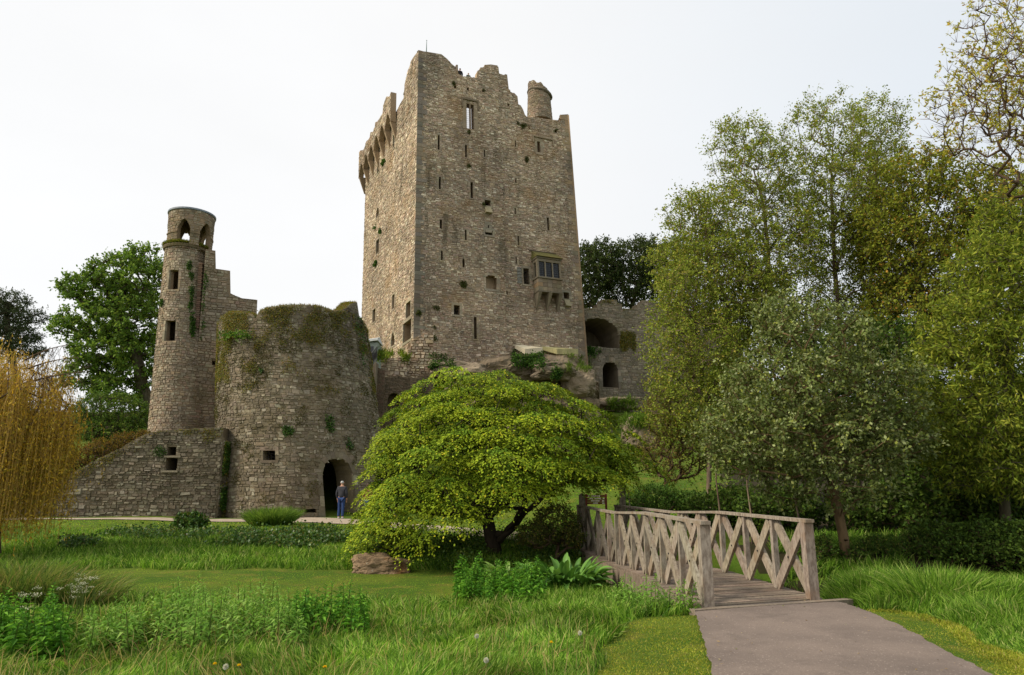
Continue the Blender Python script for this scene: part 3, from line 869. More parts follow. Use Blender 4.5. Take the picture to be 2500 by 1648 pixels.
# oriel window on the right of the front
def oriel():
    A, B = z2(1612, 0)[0], z2(1812, 0)[0]
    ym = z2(0, 650)[1]
    u0, u1 = kf.uv(A, ym)[0], kf.uv(B, ym)[0]
    vy = lambda y: kf.uv(1330, z2(0, y)[1])[1]
    vr, ve, vs, vb, vc = vy(490), vy(575), vy(728), vy(845), vy(985)
    D = 1.05; of = -.16
    root = MB(); cs = np.array(S(128, 118, 100))
    w = u1 - u0
    # window stage: frame posts and lintel, with real openings
    pw = .16
    for a in (u0, u0 + (w - pw) / 3, u0 + 2 * (w - pw) / 3, u1 - pw):
        kf.block(root, a, a + pw * (1 if a in (u0, u1 - pw) else .7), vs, ve - .25, D - .2, D, cs * rq.uniform(.9, 1.1))
    kf.block(root, u0 - .02, u1 + .02, ve - .26, ve, of * 0 - .1, D + .03, cs * .95)
    kf.block(root, u0 - .1, u1 + .1, ve + .002, ve + .14, -.1, D + .12, cs * .8)
    for a in (u0, u1 - .14):                       # side cheeks with a light in each
        kf.block(root, a, a + .14, vs, ve - .262, -.1, .25, cs); kf.block(root, a, a + .14, vs, ve - .262, D - .34, D - .202, cs)
    kf.block(root, u0 - .08, u1 + .08, vs - .14, vs - .002, -.1, D + .1, cs * .85)
    o = root.build('oriel_window', M['dressed'], keep); tag(o, 'projecting oriel window with leaded lights and corbels')
    st = MB()
    rows = 3
    for k in range(rows):
        a, b = vb + (vs - .14 - vb) * k / rows, vb + (vs - .14 - vb) * (k + 1) / rows
        n = 5
        for j in range(n):
            ua, ub = u0 + w * j / n, u0 + w * (j + 1) / n
            kf.block(st, ua + .008, ub - .008, a + .008, b - .008, -.05, D - .02 - rq.uniform(0, .03), pick([(S(150, 112, 70), 2), (S(138, 122, 98), 3), (S(120, 104, 84), 2)], rq))
    kf.block(st, u0 - .06, u1 + .06, vb - .13, vb - .002, -.1, D + .05, cs * .7)
    st.build('apron', M['dressed'], o)
    for c_ in (u0 + .15, (u0 + u1) / 2, u1 - .15):
        mb = MB(); hw = .16
        U = np.array([c_ - hw, c_ + hw, c_ + hw, c_ - hw, c_ - .07, c_ + .07]); 
        V = kf.P(np.array([c_ - .05, c_ + .05, c_ + .05, c_ - .05, c_ - hw, c_ + hw, c_ + hw, c_ - hw]), np.array([vc, vc, vc, vc, vb - .13, vb - .13, vb - .13, vb - .13]), np.array([.0, .0, -.25, -.25, D - .08, D - .08, -.25, -.25]))
        mb.hexa(V, cs * rq.uniform(.9, 1.1)); mb.build('corbel', M['dressed'], o)
    rf = MB()
    a, b = u0 - .14, u1 + .14
    P8 = kf.P(np.array([a, b, b, a, a + .1, b - .1, b - .1, a + .1]), np.array([ve + .142] * 4 + [vr] * 4), np.array([D + .16, D + .16, -.2, -.2, .02, .02, -.2, -.2]))
    rf.hexa(P8, S(96, 92, 52)); rf.build('roof', M['dressed'], o)
    rl = MB(); kf.block(rl, u0 - .3, u1 + .1, vr + .02, vr + .14, -.1, .1, S(72, 64, 50)); rl.build('drip_course', M['dressed'], o)
    for k in range(3):
        a = u0 + pw + (w - pw) / 3 * k; b = a + (w - pw) / 3 - pw * .75
        q = dict(u0=a, u1=b, v0=vs, v1=ve - .26)
        g = MB()
        kf.block(g, a, b, vs, ve - .26, D - .12, D - .11)
        gl = g.build('pane', M['glass'], o)
        kf.grille(q, gl, 4, 7, d=D - .06 - .16, r=.011, name='lead_lattice')
gm, gn_, gl_, go = mat_new('dark leaded glass')
gp = gn_.new('ShaderNodeBsdfPrincipled'); gp.inputs['Base Color'].default_value = (.012, .013, .015, 1); gp.inputs['Roughness'].default_value = .18
gl_.new(gp.outputs['BSDF'], go.inputs['Surface']); M['glass'] = gm
oriel()

# left side of the keep
PLm, LW, LH = patch_map(KB0, KL0, KT0, KLT)
kl = Wall(PLm, 0, LW, -1.2, LH, thick=.7, seed=12)
near_top = [(1021, 124), z1(590, 228), z1(570, 262), z1(562, 300), z1(545, 345), z1(518, 450), z1(506, 560)]
kl.set_top_px(near_top)
vpar = kl.uv(*z1(506, 600))[1]
us, vs_ = kl.tp
ue = us[-1]
kl.tp = (np.concatenate([us, [ue + .02, LW]]), np.concatenate([vs_, [vpar, vpar]])); kl.brk += [ue + .02]
kl.top = lambda u: float(np.interp(u, *kl.tp))
def KL(x0, x1, y0, y1, zz, **k):
    a, b = zz(x0, y0), zz(x1, y1)
    return kl.opening_px(a[0], b[0], a[1], b[1], **k)
lw = [KL(383, 406, 855, 978, z2, depth=.9), KL(214, 240, 980, 1093, z2, depth=.9), KL(245, 270, 378, 495, z2, depth=.9), KL(245, 269, 97, 180, z2, depth=.9, arch='pointed', rise=.4),
      KL(375, 406, 1182, 1300, z2, depth=.9, arch='pointed', rise=.5), KL(410, 426, 930, 1050, z1, depth=.9), KL(265, 286, 1195, 1280, z1, depth=.9)]
ld = [KL(505, 546, 917, 1060, z2, depth=1.0), KL(480, 550, 1082, 1256, z2, depth=1.2)]
kl.core('side_wall', M['keep'], keep)
kl.stones(M['keep'], keep, PAL_KEEP, ch=(.11, .24), wd=(.16, .5), prot=(.008, .06), n_single=60, gap=.011, irreg=1.8, mask=lambda u, v: u > .06)
for o in lw: kl.frame(o, keep, w=.16, out=.04)
for o in ld: kl.frame(o, keep, w=.25, out=.04, name='doorway_surround')
# machicolated parapet hung along the left side
mD = .68
u_near = kl.uv(*z1(447, 800))[0]
u_far = LW + .75
PMm = lambda u, v, d=0.0: kl.P(u, v, np.asarray(d, float) + mD)
mp = Wall(PMm, u_near, u_far, 0, LH, thick=.55, seed=13)
mp.set_top_px([z1(*p) for p in [(470, 525), (440, 512), (410, 515), (386, 545), (380, 582), (350, 580), (340, 600), (320, 662), (312, 735), (272, 806), (246, 816), (240, 880), (226, 902), (203, 905), (195, 960), (165, 992), (150, 1040), (138, 1068), (110, 1072)]])
mb_v = mp.uv(*z1(104, 1310))[1]
print('MBV', mb_v, vpar, LW, u_near, LH)
nb = 6
bay = (u_far - u_near - .1) / nb
def mbot(u):
    t = ((u - u_near - .05) / bay) % 1.0
    k = 1 - abs(2 * t - 1)
    return mb_v + 1.35 * min(1, k * 1.1) ** .8 * (1 if .06 < t < .94 else 0)
mp.bot = mbot
mp.brk = list(mp.brk) + [u_near + .05 + bay * (i + t) for i in range(nb) for t in np.linspace(.0, 1., 11)]
mp.core('parapet', M['keep'], keep)
mp.stones(M['keep'], keep, PAL_KEEP, ch=(.16, .3), wd=(.22, .6), prot=(.015, .06), n_single=20, gap=.02)
for k in range(nb + 1):
    c_ = u_near + .05 + bay * k
    c_ = min(max(c_, u_near + .22), u_far - .24)
    mb = MB(); hw = .17
    V = kl.P(np.array([c_ - .06, c_ + .06, c_ + .06, c_ - .06, c_ - hw, c_ + hw, c_ + hw, c_ - hw]), np.array([mb_v - 1.9] * 4 + [mb_v + .06] * 4), np.array([.02, .02, -.1, -.1, mD - .03, mD - .03, -.1, -.1]))
    mb.hexa(V, np.array(S(134, 116, 94)) * rq.uniform(.9, 1.1))
    mb.build('corbel', M['dressed'], keep)
# remaining two walls and wall walk; added slabs seal the shell to darken its inside
rb = KB1 + (KL0 - KB0); rt = KT1 + (KLT - KT0)
hgt_r = kf.vtop(KW - .1) / KH
mb = MB()
for a, b, ta, tb, hh in ((KB1, rb, KT1, rt, hgt_r), (rb, KL0, rt, KLT, vpar / LH * .93)):
    a = a - (0, 0, 1.2); b = b - (0, 0, 1.2)
    ta, tb = a + (ta - a) * hh, b + (tb - b) * hh
    ctr = (KB0 + KB1 + KL0 + rb) / 4
    ia, ib = a + unit(ctr - a) * .9, b + unit(ctr - b) * .9
    ja, jb = ta + unit((ctr - ta) * (1, 1, 0)) * .9, tb + unit((ctr - tb) * (1, 1, 0)) * .9
    mb.hexa([a, b, ib, ia, ta, tb, jb, ja], S(128, 110, 88))
mb.build('rear_wall', M['keep'], keep)
def keep_slab(v, lo=.45, d0=.72, d1=None, name='floor', ulo=.75, uhi=None):
    mb = MB()
    t = v / KH
    c = [KB0 + (KT0 - KB0) * t, KB1 + (KT1 - KB1) * t]
    e = [KL0 + (KLT - KL0) * t, rb + (rt - rb) * t]
    u = unit(c[1] - c[0]); w = unit(e[0] - c[0])
    Wd = np.linalg.norm(c[1] - c[0])
    Dd = (np.linalg.norm(e[0] - c[0]) - .9) if d1 is None else d1
    uhi = Wd - .95 if uhi is None else uhi
    P = [c[0] + u * ulo + w * d0, c[0] + u * uhi + w * d0, c[0] + u * uhi + w * Dd, c[0] + u * ulo + w * Dd]
    mb.hexa([p - (0, 0, lo) for p in P] + P, S(110, 98, 82))
    return mb.build(name, M['dressed'], keep)
keep_slab(twin_a['v0'] - 1.2)  # added slab, seals the roofless keep so its openings stay dark
keep_slab(kf.uv(1240, 600)[1])  # another added slab closing off the interior
_hd = on_plane(1132, 171, KB0 - fn_ * 1.25, nr_)
v_walk = (_hd[2] - 1.74 - KZ0) / (KZ1 - KZ0) * KH
keep_slab(v_walk, .35, .70, 1.75, 'wall_walk', kf.uv(1060, 150)[0], kf.uv(1175, 150)[0])
# stump of a round turret with a moulded course on the right of the battlements
tc_ = on_plane(1318, 262, KB0 - fn_ * 1.5, nr_); tr = 30 * pxm(60, 260) * 1.0
zt = lambda y: at(1318, y, tc_[1])[2]
tz0 = zt(300)
P_, uu, hh = cone_map(tc_[:2], tc_[:2] - np.array([.1, 0]), tr * 1.02, tr * .86, tz0, zt(214))
tw = Wall(P_, -uu, uu, 0, hh, thick=.45, seed=14, step=.25)
us_ = np.linspace(-uu, uu, 60)
tw.tp = (us_, hh - .15 - .55 * np.clip((us_ / tr) - .1, -1.0, 1.4) + .3 * np.array([mnoise.noise((u * 2.3, 0, 0)) for u in us_]) + .2 * np.array([mnoise.noise((round(u * 3.5), 3, 0)) for u in us_])); tw.brk = list(us_)
tw.top = lambda u: float(np.interp(u, *tw.tp))
tu = tw.core('round_turret', M['tower'], keep); tag(tu, 'broken round turret on the battlements')
tw.stones(M['tower'], tu, PAL_TOWER, ch=(.14, .26), wd=(.18, .42), n_single=0, irreg=1.2)
mb = MB(); zc = zt(232)
mb.lathe([(tr * .5, -.1), (tr * .98, -.1), (tr * 1.05, .0), (tr * 1.0, .12), (tr * .5, .14)], (tc_[0], tc_[1], zc), 28, S(108, 100, 86))
for v_ in mb.v: v_[:, 2] += -.28 * (v_[:, 0] - tc_[0]) / tr + .05 * vnoise(v_ * 3, 4)
mb.build('string_course', M['dressed'], tu)
mb = MB()
mb.lathe([(tr * .74, -.6), (tr * .76, -.1), (tr * .66, .3), (tr * .42, .62), (tr * .2, .74), (.02, .76)], (tc_[0] - .16, tc_[1] + .1, zt(222)), 16, S(112, 98, 78))
for v_ in mb.v:
    v_ += .11 * np.stack([vnoise(v_ * 2.1, k) for k in range(3)], -1)
mb.build('domed_cap', M['tower'], tu)
# flag pole spike on the highest corner
pb = at(1041, 126, KY + 1.2); pt_ = at(1040, 97, KY + 1.2)
mb = MB(); mb.tube([(pb[0], pb[1], pb[2] - 1.3), (pb[0], pb[1], pb[2] - .2), (pb[0], pb[1], pt_[2] - .1)], [.06, .055, .02], 6)
mb.lathe([(.0, 0), (.05, .05), (.0, .1)], (pb[0], pb[1], pt_[2] - .12), 8)
mb.build('lightning_rod', plain_mat('verdigris rod', S(62, 92, 84), S(80, 108, 98), 8, .6), keep)
mb = MB(); kf.block(mb, .1, 2.6, kf.vtop(1.5) - 1.9, kf.vtop(1.5) - 1.35, -2.2, -.69, S(112, 98, 82)); mb.build('corner_platform', M['dressed'], keep)

# ================================================================== bastion (round tower by the door)
BYC = 38.6
def edge(xl, xr, y, Y):
    l_, r_ = ray(xl, y), ray(xr, y)
    al, ar = math.atan2(l_[0], l_[1]), math.atan2(r_[0], r_[1])
    mid, half = (al + ar) / 2, (ar - al) / 2
    Dp = Y / math.cos(mid)
    return np.array([Dp * math.sin(mid), Y]), Dp * math.sin(half), at((xl + xr) / 2, y, Y)[2]
c_a, r_a, za = edge(527, 924, 1010, BYC); c_b, r_b, zb = edge(533, 894, 790, BYC)
BZ0 = .1
k0 = (BZ0 - za) / (zb - za); BZ1 = at(715, 735, BYC - r_b)[2]; k1 = (BZ1 - za) / (zb - za)
ip = lambda a, b, k: a + (b - a) * k
bc0, bc1, br0, br1 = ip(c_a, c_b, k0), ip(c_a, c_b, k1), ip(r_a, r_b, k0), ip(r_a, r_b, k1)
print('BASTION', bc0, bc1, br0, br1, BZ1)
bastion = empty('bastion_tower', (*bc0, BZ0), 'broad mossy round bastion tower with an arched doorway', 'tower')
P_, uu, BH = cone_map(bc0, bc1, br0, br1, BZ0, BZ1)
bw = Wall(P_, -uu, uu, 0, BH, thick=.9, seed=21, step=.35)
bw.guess = lambda: (0., 5.)
tops = [(548, 770), (560, 762), (600, 764), (617, 766), (624, 778), (632, 760), (650, 752), (690, 746), (740, 745), (780, 747), (800, 754), (818, 760), (832, 757), (845, 752), (858, 741), (872, 738)]
tuv = [bw.uv(x, y) for x, y in tops]
tus = [p[0] for p in tuv]
for i in range(1, len(tus)): tus[i] = max(tus[i], tus[i - 1] + .02)
bw.tp = (np.array([-uu] + tus + [tus[-1] + .05, tus[-1] + 1.5, uu]), np.array([tuv[0][1] - .6] + [p[1] for p in tuv] + [tuv[-1][1] - .9, tuv[-1][1] - 1.2, tuv[0][1] - .6]))
bw.top = lambda u: float(np.interp(u, *bw.tp)); bw.brk = list(bw.tp[0])
z4 = lambda x, y: (120 + x / 2.832, 880 + y / 2.832)
def BO(x0, x1, y0, y1, **k):
    a, b = z4(x0, y0), z4(x1, y1)
    return bw.opening_px(a[0], b[0], a[1], b[1], **k)
bdoor = BO(1893, 2108, 672, 1050, arch='round', rise=.5, depth=1.5); bdoor['v0'] = .28
bwin = BO(1480, 1566, 622, 690, depth=1.0)
bdrain = BO(1765, 1845, 1022, 1052, depth=.9, back=True)
bw.core('wall', M['bastion'], bastion, S(104, 94, 76))
bw.hide = lambda p, c: (p[:, 1] > BYC - .5)
bw.stones(M['bastion'], bastion, PAL_BAST, ch=(.09, .22), wd=(.11, .4), prot=(.005, .05), n_single=300, gap=.01, irreg=1.9, mask=lambda u, v: abs(u) < br0 * 2.2)
bw.frame(bdoor, bastion, w=.22, out=.05, pal=PAL_BAST, name='door_arch', sill=False, mat='bastion')
f_ = bw.frame(bwin, bastion, w=.16, out=.04, pal=PAL_BAST, mat='bastion'); bw.grille(bwin, f_, 4, 3)
def disc(c, r, z, n=40, th=.3, jit=0):
    mb = MB(); a = np.arange(n) / n * 2 * math.pi
    ring = np.stack([c[0] + r * np.cos(a), c[1] + r * np.sin(a), np.full(n, z)], -1)
    V = np.vstack([ring, ring - (0, 0, th), [(c[0], c[1], z + jit)], [(c[0], c[1], z - th)]])
    mb.add(V, [(i, (i + 1) % n, n + (i + 1) % n, n + i) for i in range(n)], [(2 * n, i, (i + 1) % n) for i in range(n)] + [(2 * n + 1, n + (i + 1) % n, n + i) for i in range(n)], c=S(84, 78, 52))
    return mb
disc(bc1, br1 - .7, BZ1 - 2.6, th=.4, jit=.5).build('roof_fill', M['bastion'], bastion)

# ================================================================== lookout tower with open belfry
TYC = 40.0
c_a, r_a, za = edge(362, 520, 1040, TYC); c_b, r_b, zb = edge(400, 508, 640, TYC)
tz0 = Hs(c_a[0], TYC) - .3
tz1 = at(450, 612, TYC)[2]
k0, k1 = (tz0 - za) / (zb - za), (tz1 - za) / (zb - za)
tc0, tc1, tr0, tr1 = ip(c_a, c_b, k0), ip(c_a, c_b, k1), ip(r_a, r_b, k0), ip(r_a, r_b, k1)
print('LOOKOUT', tc0, tc1, tr0, tr1, tz0, tz1)
lookout = empty('lookout_tower', (*tc0, tz0), 'slender round lookout tower with open pointed belfry arches', 'tower')
P_, uu, TH = cone_map(tc0, tc1, tr0, tr1, tz0, tz1)
lt = Wall(P_, -uu, uu, 0, TH, thick=.35, seed=31, step=.2); lt.guess = lambda: (0., TH * .6)
z3 = lambda x, y: (340 + x / 3.733, 480 + y / 3.733)
def TO(w, x0, x1, y0, y1, **k):
    a, b = z3(x0, y0), z3(x1, y1)
    return w.opening_px(a[0], b[0], a[1], b[1], **k)
t1, t2 = TO(lt, 272, 357, 668, 845), TO(lt, 236, 330, 1130, 1315)
lt.core('wall', M['tower'], lookout, S(112, 98, 80))
lt.hide = lambda p, c: p[:, 1] > TYC - .3
lt.stones(M['tower'], lookout, PAL_TOWER, ch=(.09, .2), wd=(.12, .36), prot=(.008, .045), n_single=260, gap=.011, irreg=1.6, mask=lambda u, v: abs(u) < tr0 * 2.3)
for o in (t1, t2): lt.frame(o, lookout, w=.13, out=.03, pal=PAL_TOWER)
# grassy ledge, belfry drum, capping
rl = tr1 * 1.13
mb = MB(); mb.lathe([(tr1 * .6, -.12), (rl * .97, -.12), (rl, .0), (rl * .98, .06), (tr1 * .6, .3)], (*tc1, tz1), 36, S(96, 86, 66)); mb.build('ledge', M['tower'], lookout)
bz0, bz1 = tz1 + .02, at(470, 512, TYC - tr1)[2]
br = tr1 * .985
cb_l, rb_l, _ = edge(406, 518, 600, TYC)
cb_u, rb_u, _ = edge(413, 527, 515, TYC)
P_, uu, BH2 = cone_map(cb_l, cb_u, rb_l, rb_u, bz0, bz1)
be = Wall(P_, -uu, uu, 0, BH2, thick=.3, seed=32, step=.12); be.guess = lambda: (0., 1.5)
a1 = TO(be, 346, 462, 200, 462, arch='pointed', rise=.75)
uc = (a1['u0'] + a1['u1']) / 2; hw = (a1['u1'] - a1['u0']) / 2
a2 = TO(be, 550, 652, 235, 476, arch='pointed', rise=.75); a2['v0'], a2['v1'] = a1['v0'], a1['v1']
th_far = np.linspace(uu * .55, uu * 1.45, 400); pf = proj(be.P(th_far, np.full(400, 1.0)))[:, 0]
far_c = [th_far[np.argmin(np.abs(pf - x))] for x in (453, 509)]
for cu in far_c:
    cu = cu - 2 * uu if cu > uu else cu
    lo_, hi_ = cu - hw * 1.02, cu + hw * 1.02
    if lo_ < -uu + .01: lo_ = -uu + .01
    if hi_ > uu - .01: hi_ = uu - .01
    be.opening(lo_, hi_, a1['v0'], a1['v1'], arch='pointed', rise=.75)
for th_ in (math.radians(-72), math.radians(100)):
    cu = th_ * uu / math.pi
    if all(abs(cu - (o['u0'] + o['u1']) / 2) > 2.4 * hw for o in be.ops): be.opening(cu - hw, cu + hw, a1['v0'], a1['v1'], arch='pointed', rise=.75)
print('BELFRY', [(round(o['u0'], 2), round(o['u1'], 2)) for o in be.ops], uu)
bel = be.core('belfry', M['tower'], lookout, S(124, 106, 84)); tag(bel, 'open belfry drum with pointed arches')
be.stones(M['tower'], bel, PAL_TOWER, ch=(.1, .2), wd=(.14, .34), prot=(.01, .035), n_single=40, gap=.012, irreg=1.1)
mb = MB(); mb.lathe([(rb_u * .3, .0), (rb_u * 1.0, .0), (rb_u * 1.06, .03), (rb_u * 1.06, .13), (rb_u * 1.0, .16), (.02, .3)], (*cb_u, bz1), 40); mb.build('lead_capping', M['lead'], lookout)
mb = MB(); zs = at(460, 566, TYC - tr1)[2]; rs = rb_l + (rb_u - rb_l) * (zs - bz0) / (bz1 - bz0)
# narrow course round the piers, broken where the arches stand
for k in range(6):
    for o in be.ops: pass
sp = sorted([((o['u0']), (o['u1'])) for o in be.ops])
for (a, b) in zip([x[1] for x in sp], [x[0] for x in sp[1:]] + [sp[0][0] + 2 * uu]):
    n = 6
    for i in range(n):
        p, q_ = a + (b - a) * i / n, a + (b - a) * (i + 1) / n
        be.block(mb, p, q_, zs - bz0 - .03, zs - bz0 + .03, -.05, .055, S(120, 104, 84))
mb.build('impost_course', M['tower'], lookout)
# square stair wing attached on the right, stepping down
sB0, sB1 = at(470, 1050, TYC - .9), at(545, 1050, TYC + .6)
wz = tz0
sB0[2] = sB1[2] = wz
top_l = at(503, 600, TYC - .9); top_r = at(640, 600, TYC + .6)
sT0 = sB0 + (top_l - sB0); sT1 = np.array([top_r[0], top_r[1], top_l[2]])
xb = at(618, 1050, TYC + .6); sB1 = np.array([xb[0], xb[1], wz])
xt = at(630, 700, TYC + .6); sT1 = sB1 + (np.array([xt[0], xt[1], xt[2]]) - sB1) * ((top_l[2] - wz) / (xt[2] - wz))
P_, SW, SH = patch_map(sB0, sB1, sT0, sT1)
sw = Wall(P_, 0, SW, 0, SH, thick=.8, seed=33)
sw.set_top_px([(500, 608), (526, 612), (527, 656), (562, 661), (563, 716), (575, 722), (590, 728), (619, 731)])
so = sw.opening_px(518, 533, 881, 892, depth=.6, back=True)
st_ = sw.core('stair_wing', M['tower'], lookout, S(112, 98, 80))
sw.stones(M['tower'], st_, PAL_TOWER, ch=(.12, .24), wd=(.16, .42), prot=(.01, .05), n_single=100, gap=.015, irreg=1.2)
# narrow red brick chase between drum and wing
bk = MB()
p0, p1 = at(471, 800, TYC - 1.35), at(481, 680, TYC - 1.2)
n = 34
for i in range(n):
    a = at(480, 800, TYC - 1.0) * (1 - i / n) + at(489, 640, TYC - 1.0) * (i / n)
    for j in range(1):
        x = a[0] - .14 + (.03 if i % 2 else 0)
        b = MB(); b.box((x, a[1] + .05, a[2]), (x + .22, a[1] + .6, a[2] + 3.6 / n * .92), pick(PAL_BRICK, rq)); b.build('brick', M['brick'], lookout)

# ================================================================== ramp wall on the left
rB0, rB1 = at(-140, 1290, 33.6), at(527, 1262, 34.3)
rB0[2] = rB1[2] = .05
rT0, rT1 = rB0 + (0, 0, 5), rB1 + (0, 0, 5)
P_, RW, RH = patch_map(rB0, rB1, rT0, rT1)
ramp = empty('ramp_wall', (*((rB0 + rB1) / 2)[:2], .05), 'low dark rubble wall with a sloping top left of the bastion', 'wall')
rw = Wall(P_, 0, RW, 0, 5, thick=.9, seed=41)
ramp_top = [(-140, 1225), (0, 1205), (120, 1180), (152, 1166), (200, 1142), (245, 1118), (290, 1097), (330, 1072), (362, 1056), (400, 1050), (460, 1047), (510, 1044), (527, 1044)]
_rx = np.arange(-140, 528, 6.5)
rw.set_top_px([(x, np.interp(x, [p[0] for p in ramp_top], [p[1] for p in ramp_top]) + 2.4 * mnoise.noise((x * .09, 0, 3)) + 3.2 * (mnoise.noise((round(x / 13) * 1.7, 5, 0)))) for x in _rx])
def RO(x0, x1, y0, y1, **k):
    a, b = z4(x0, y0), z4(x1, y1)
    return rw.opening_px(a[0], b[0], a[1], b[1], **k)
ro1, ro2 = RO(820, 879, 597, 655, depth=.8, back=True), RO(808, 886, 672, 760, depth=2.0, back=True)
rw.core('wall', M['ramp'], ramp, S(96, 86, 70))
rw.stones(M['ramp'], ramp, PAL_RAMP, ch=(.08, .21), wd=(.1, .38), prot=(.005, .07), n_single=300, gap=.01, irreg=2.0)
mb = MB(); a, b = ro2['u0'], ro2['u1']
rw.block(mb, a - .15, b + .1, ro2['v0'] - .1, ro2['v0'] - .004, -.3, .16, S(120, 112, 96)); rw.block(mb, a - .1, b + .15, ro2['v1'] + .004, ro2['v1'] + .09, -.3, .09, S(120, 112, 96)); mb.build('window_sill', M['ramp'], ramp)
# return wall and broken footing between ramp and bastion
eB = rB1 + (.05, -.02, 0); eC = rB1 + (.3, 3.4, 0)
P_, EW, EH = patch_map(eB, eC, eB + (0, 0, 4), eC + (0, 0, 4))
ew = Wall(P_, .02, EW, 0, 4, thick=.6, seed=42)
ew.tp = (np.array([0, EW]), np.array([4.2, 3.2])); ew.top = lambda u: float(np.interp(u, *ew.tp))
er = ew.core('return_wall', M['ramp'], ramp, S(96, 86, 70)); ew.stones(M['ramp'], er, PAL_RAMP, ch=(.12, .24), wd=(.16, .45), n_single=0, irreg=1.5)

# ================================================================== wall on the right of the keep
wB0, wB1 = at(1405, 970, 61.0), at(1800, 970, 66.0)
wz = at(1480, 1000, 61)[2]
wB0[2] = wB1[2] = wz
P_, WW, WH = patch_map(wB0, wB1, wB0 + (0, 0, 12), wB1 + (0, 0, 12))
rwall = empty('curtain_wall', (*((wB0 + wB1) / 2)[:2], wz), 'grey battlemented curtain wall with two arches right of the keep', 'wall')
cw = Wall(P_, 0, WW, 0, 12, thick=1.0, seed=51)
z8 = lambda x, y: (1380 + x / 2.703, 560 + y / 2.703)
cw.set_top_px([(1410, 752)] + [z8(*p) for p in [(130, 520), (210, 518), (212, 490), (238, 486), (240, 463), (340, 464), (343, 490), (374, 492), (377, 522), (470, 522), (473, 494), (503, 490), (506, 468), (600, 470), (603, 496), (640, 500), (690, 505)]] + [(1660, 752), (1720, 765), (1800, 770)])
ca = cw.opening_px(1408, 1511, 776, 848, arch='round', rise=.36, depth=4.5, back=True)
cb_ = cw.opening_px(1471, 1509, 882, 946, arch='round', rise=.5, depth=4.0, back=True)
cw.core('wall', M['rwall'], rwall, S(108, 98, 82))
cw.stones(M['rwall'], rwall, PAL_RWALL, ch=(.12, .26), wd=(.16, .5), prot=(.01, .06), n_single=300, gap=.013, irreg=1.6)
cw.frame(cb_, rwall, w=.3, out=.05, pal=PAL_RWALL, name='arch_surround', sill=False, mat='rwall')

# ================================================================== small walls between bastion and keep
def free_wall(name, label, cat, p0, p1, z0, toppx, pal, mat, thick=.5, seed=61, ch=(.14, .28), wd=(.18, .5), prot=(.02, .1), ns=60, ops=(), irreg=1.5, sname='stone'):
    p0, p1 = np.array(p0, float), np.array(p1, float)
    p0[2] = p1[2] = z0
    P_, Wd, Hd = patch_map(p0, p1, p0 + (0, 0, 10), p1 + (0, 0, 10))
    root = empty(name, (*((p0 + p1) / 2)[:2], z0), label, cat)
    w = Wall(P_, 0, Wd, 0, 10, thick=thick, seed=seed)
    w.set_top_px(toppx)
    for k in ops: w.opening_px(*k[:4], **k[4])
    w.core('wall', M[mat], root, S(106, 92, 74))
    w.stones(M[mat], root, pal, ch=ch, wd=wd, prot=prot, n_single=ns, irreg=irreg, name=sname)
    return root, w
z7 = lambda x, y: (860 + x / 3.837, 780 + y / 3.837)
cz = KZ0 - 3.2
free_wall('ruined_wall_stub', 'jagged stub of broken wall against the left corner of the keep', 'wall', at(993, 905, 51.5), at(1056, 905, 51.8), cz,
          [z7(*p) for p in [(500, 330), (520, 270), (522, 230), (560, 200), (590, 165), (640, 150), (655, 130), (690, 122), (738, 125), (745, 150)]], PAL_KEEP, 'keep', .9, 61, prot=(.03, .16))
free_wall('retaining_wall', 'rubble retaining wall topped with grass below the side of the keep', 'wall', at(918, 900, 50.5), at(994, 900, 51.2), cz - .6,
          [z7(*p) for p in [(225, 392), (270, 370), (330, 362), (420, 358), (515, 350)]], PAL_KEEP, 'keep', .7, 62)
free_wall('brick_arch_wall', 'low brown brick wall with a small arch below the keep', 'wall', at(925, 970, 48.5), at(1060, 970, 49.5), 4.5,
          [z7(*p) for p in [(240, 575), (285, 560), (300, 535), (360, 545), (420, 520), (480, 540), (540, 524), (580, 560), (610, 540), (660, 512), (690, 520), (720, 495), (770, 500)]], [(S(112, 92, 78), 3), (S(124, 100, 82), 3), (S(96, 82, 70), 2)], 'brick', .6, 63,
          ch=(.09, .12), wd=(.22, .3), prot=(.01, .07), ns=120, ops=[(*[z7(330, 0)[0], z7(450, 0)[0]], z7(0, 690)[1], z7(0, 860)[1], dict(arch='round', rise=.5, depth=.9, back=True))], irreg=1.1, sname='brick')
free_wall('brick_pier', 'thin red brick pier beside the steps below the keep', 'pillar', at(899, 960, 46.5), at(938, 960, 46.9), 3.5,
          [z7(*p) for p in [(140, 380), (180, 400), (215, 440), (250, 455), (300, 470)]], [(S(118, 82, 68), 3), (S(104, 84, 70), 3)], 'brick', .5, 64, ch=(.09, .13), wd=(.2, .3), prot=(.01, .04), ns=40, irreg=.5, sname='brick')
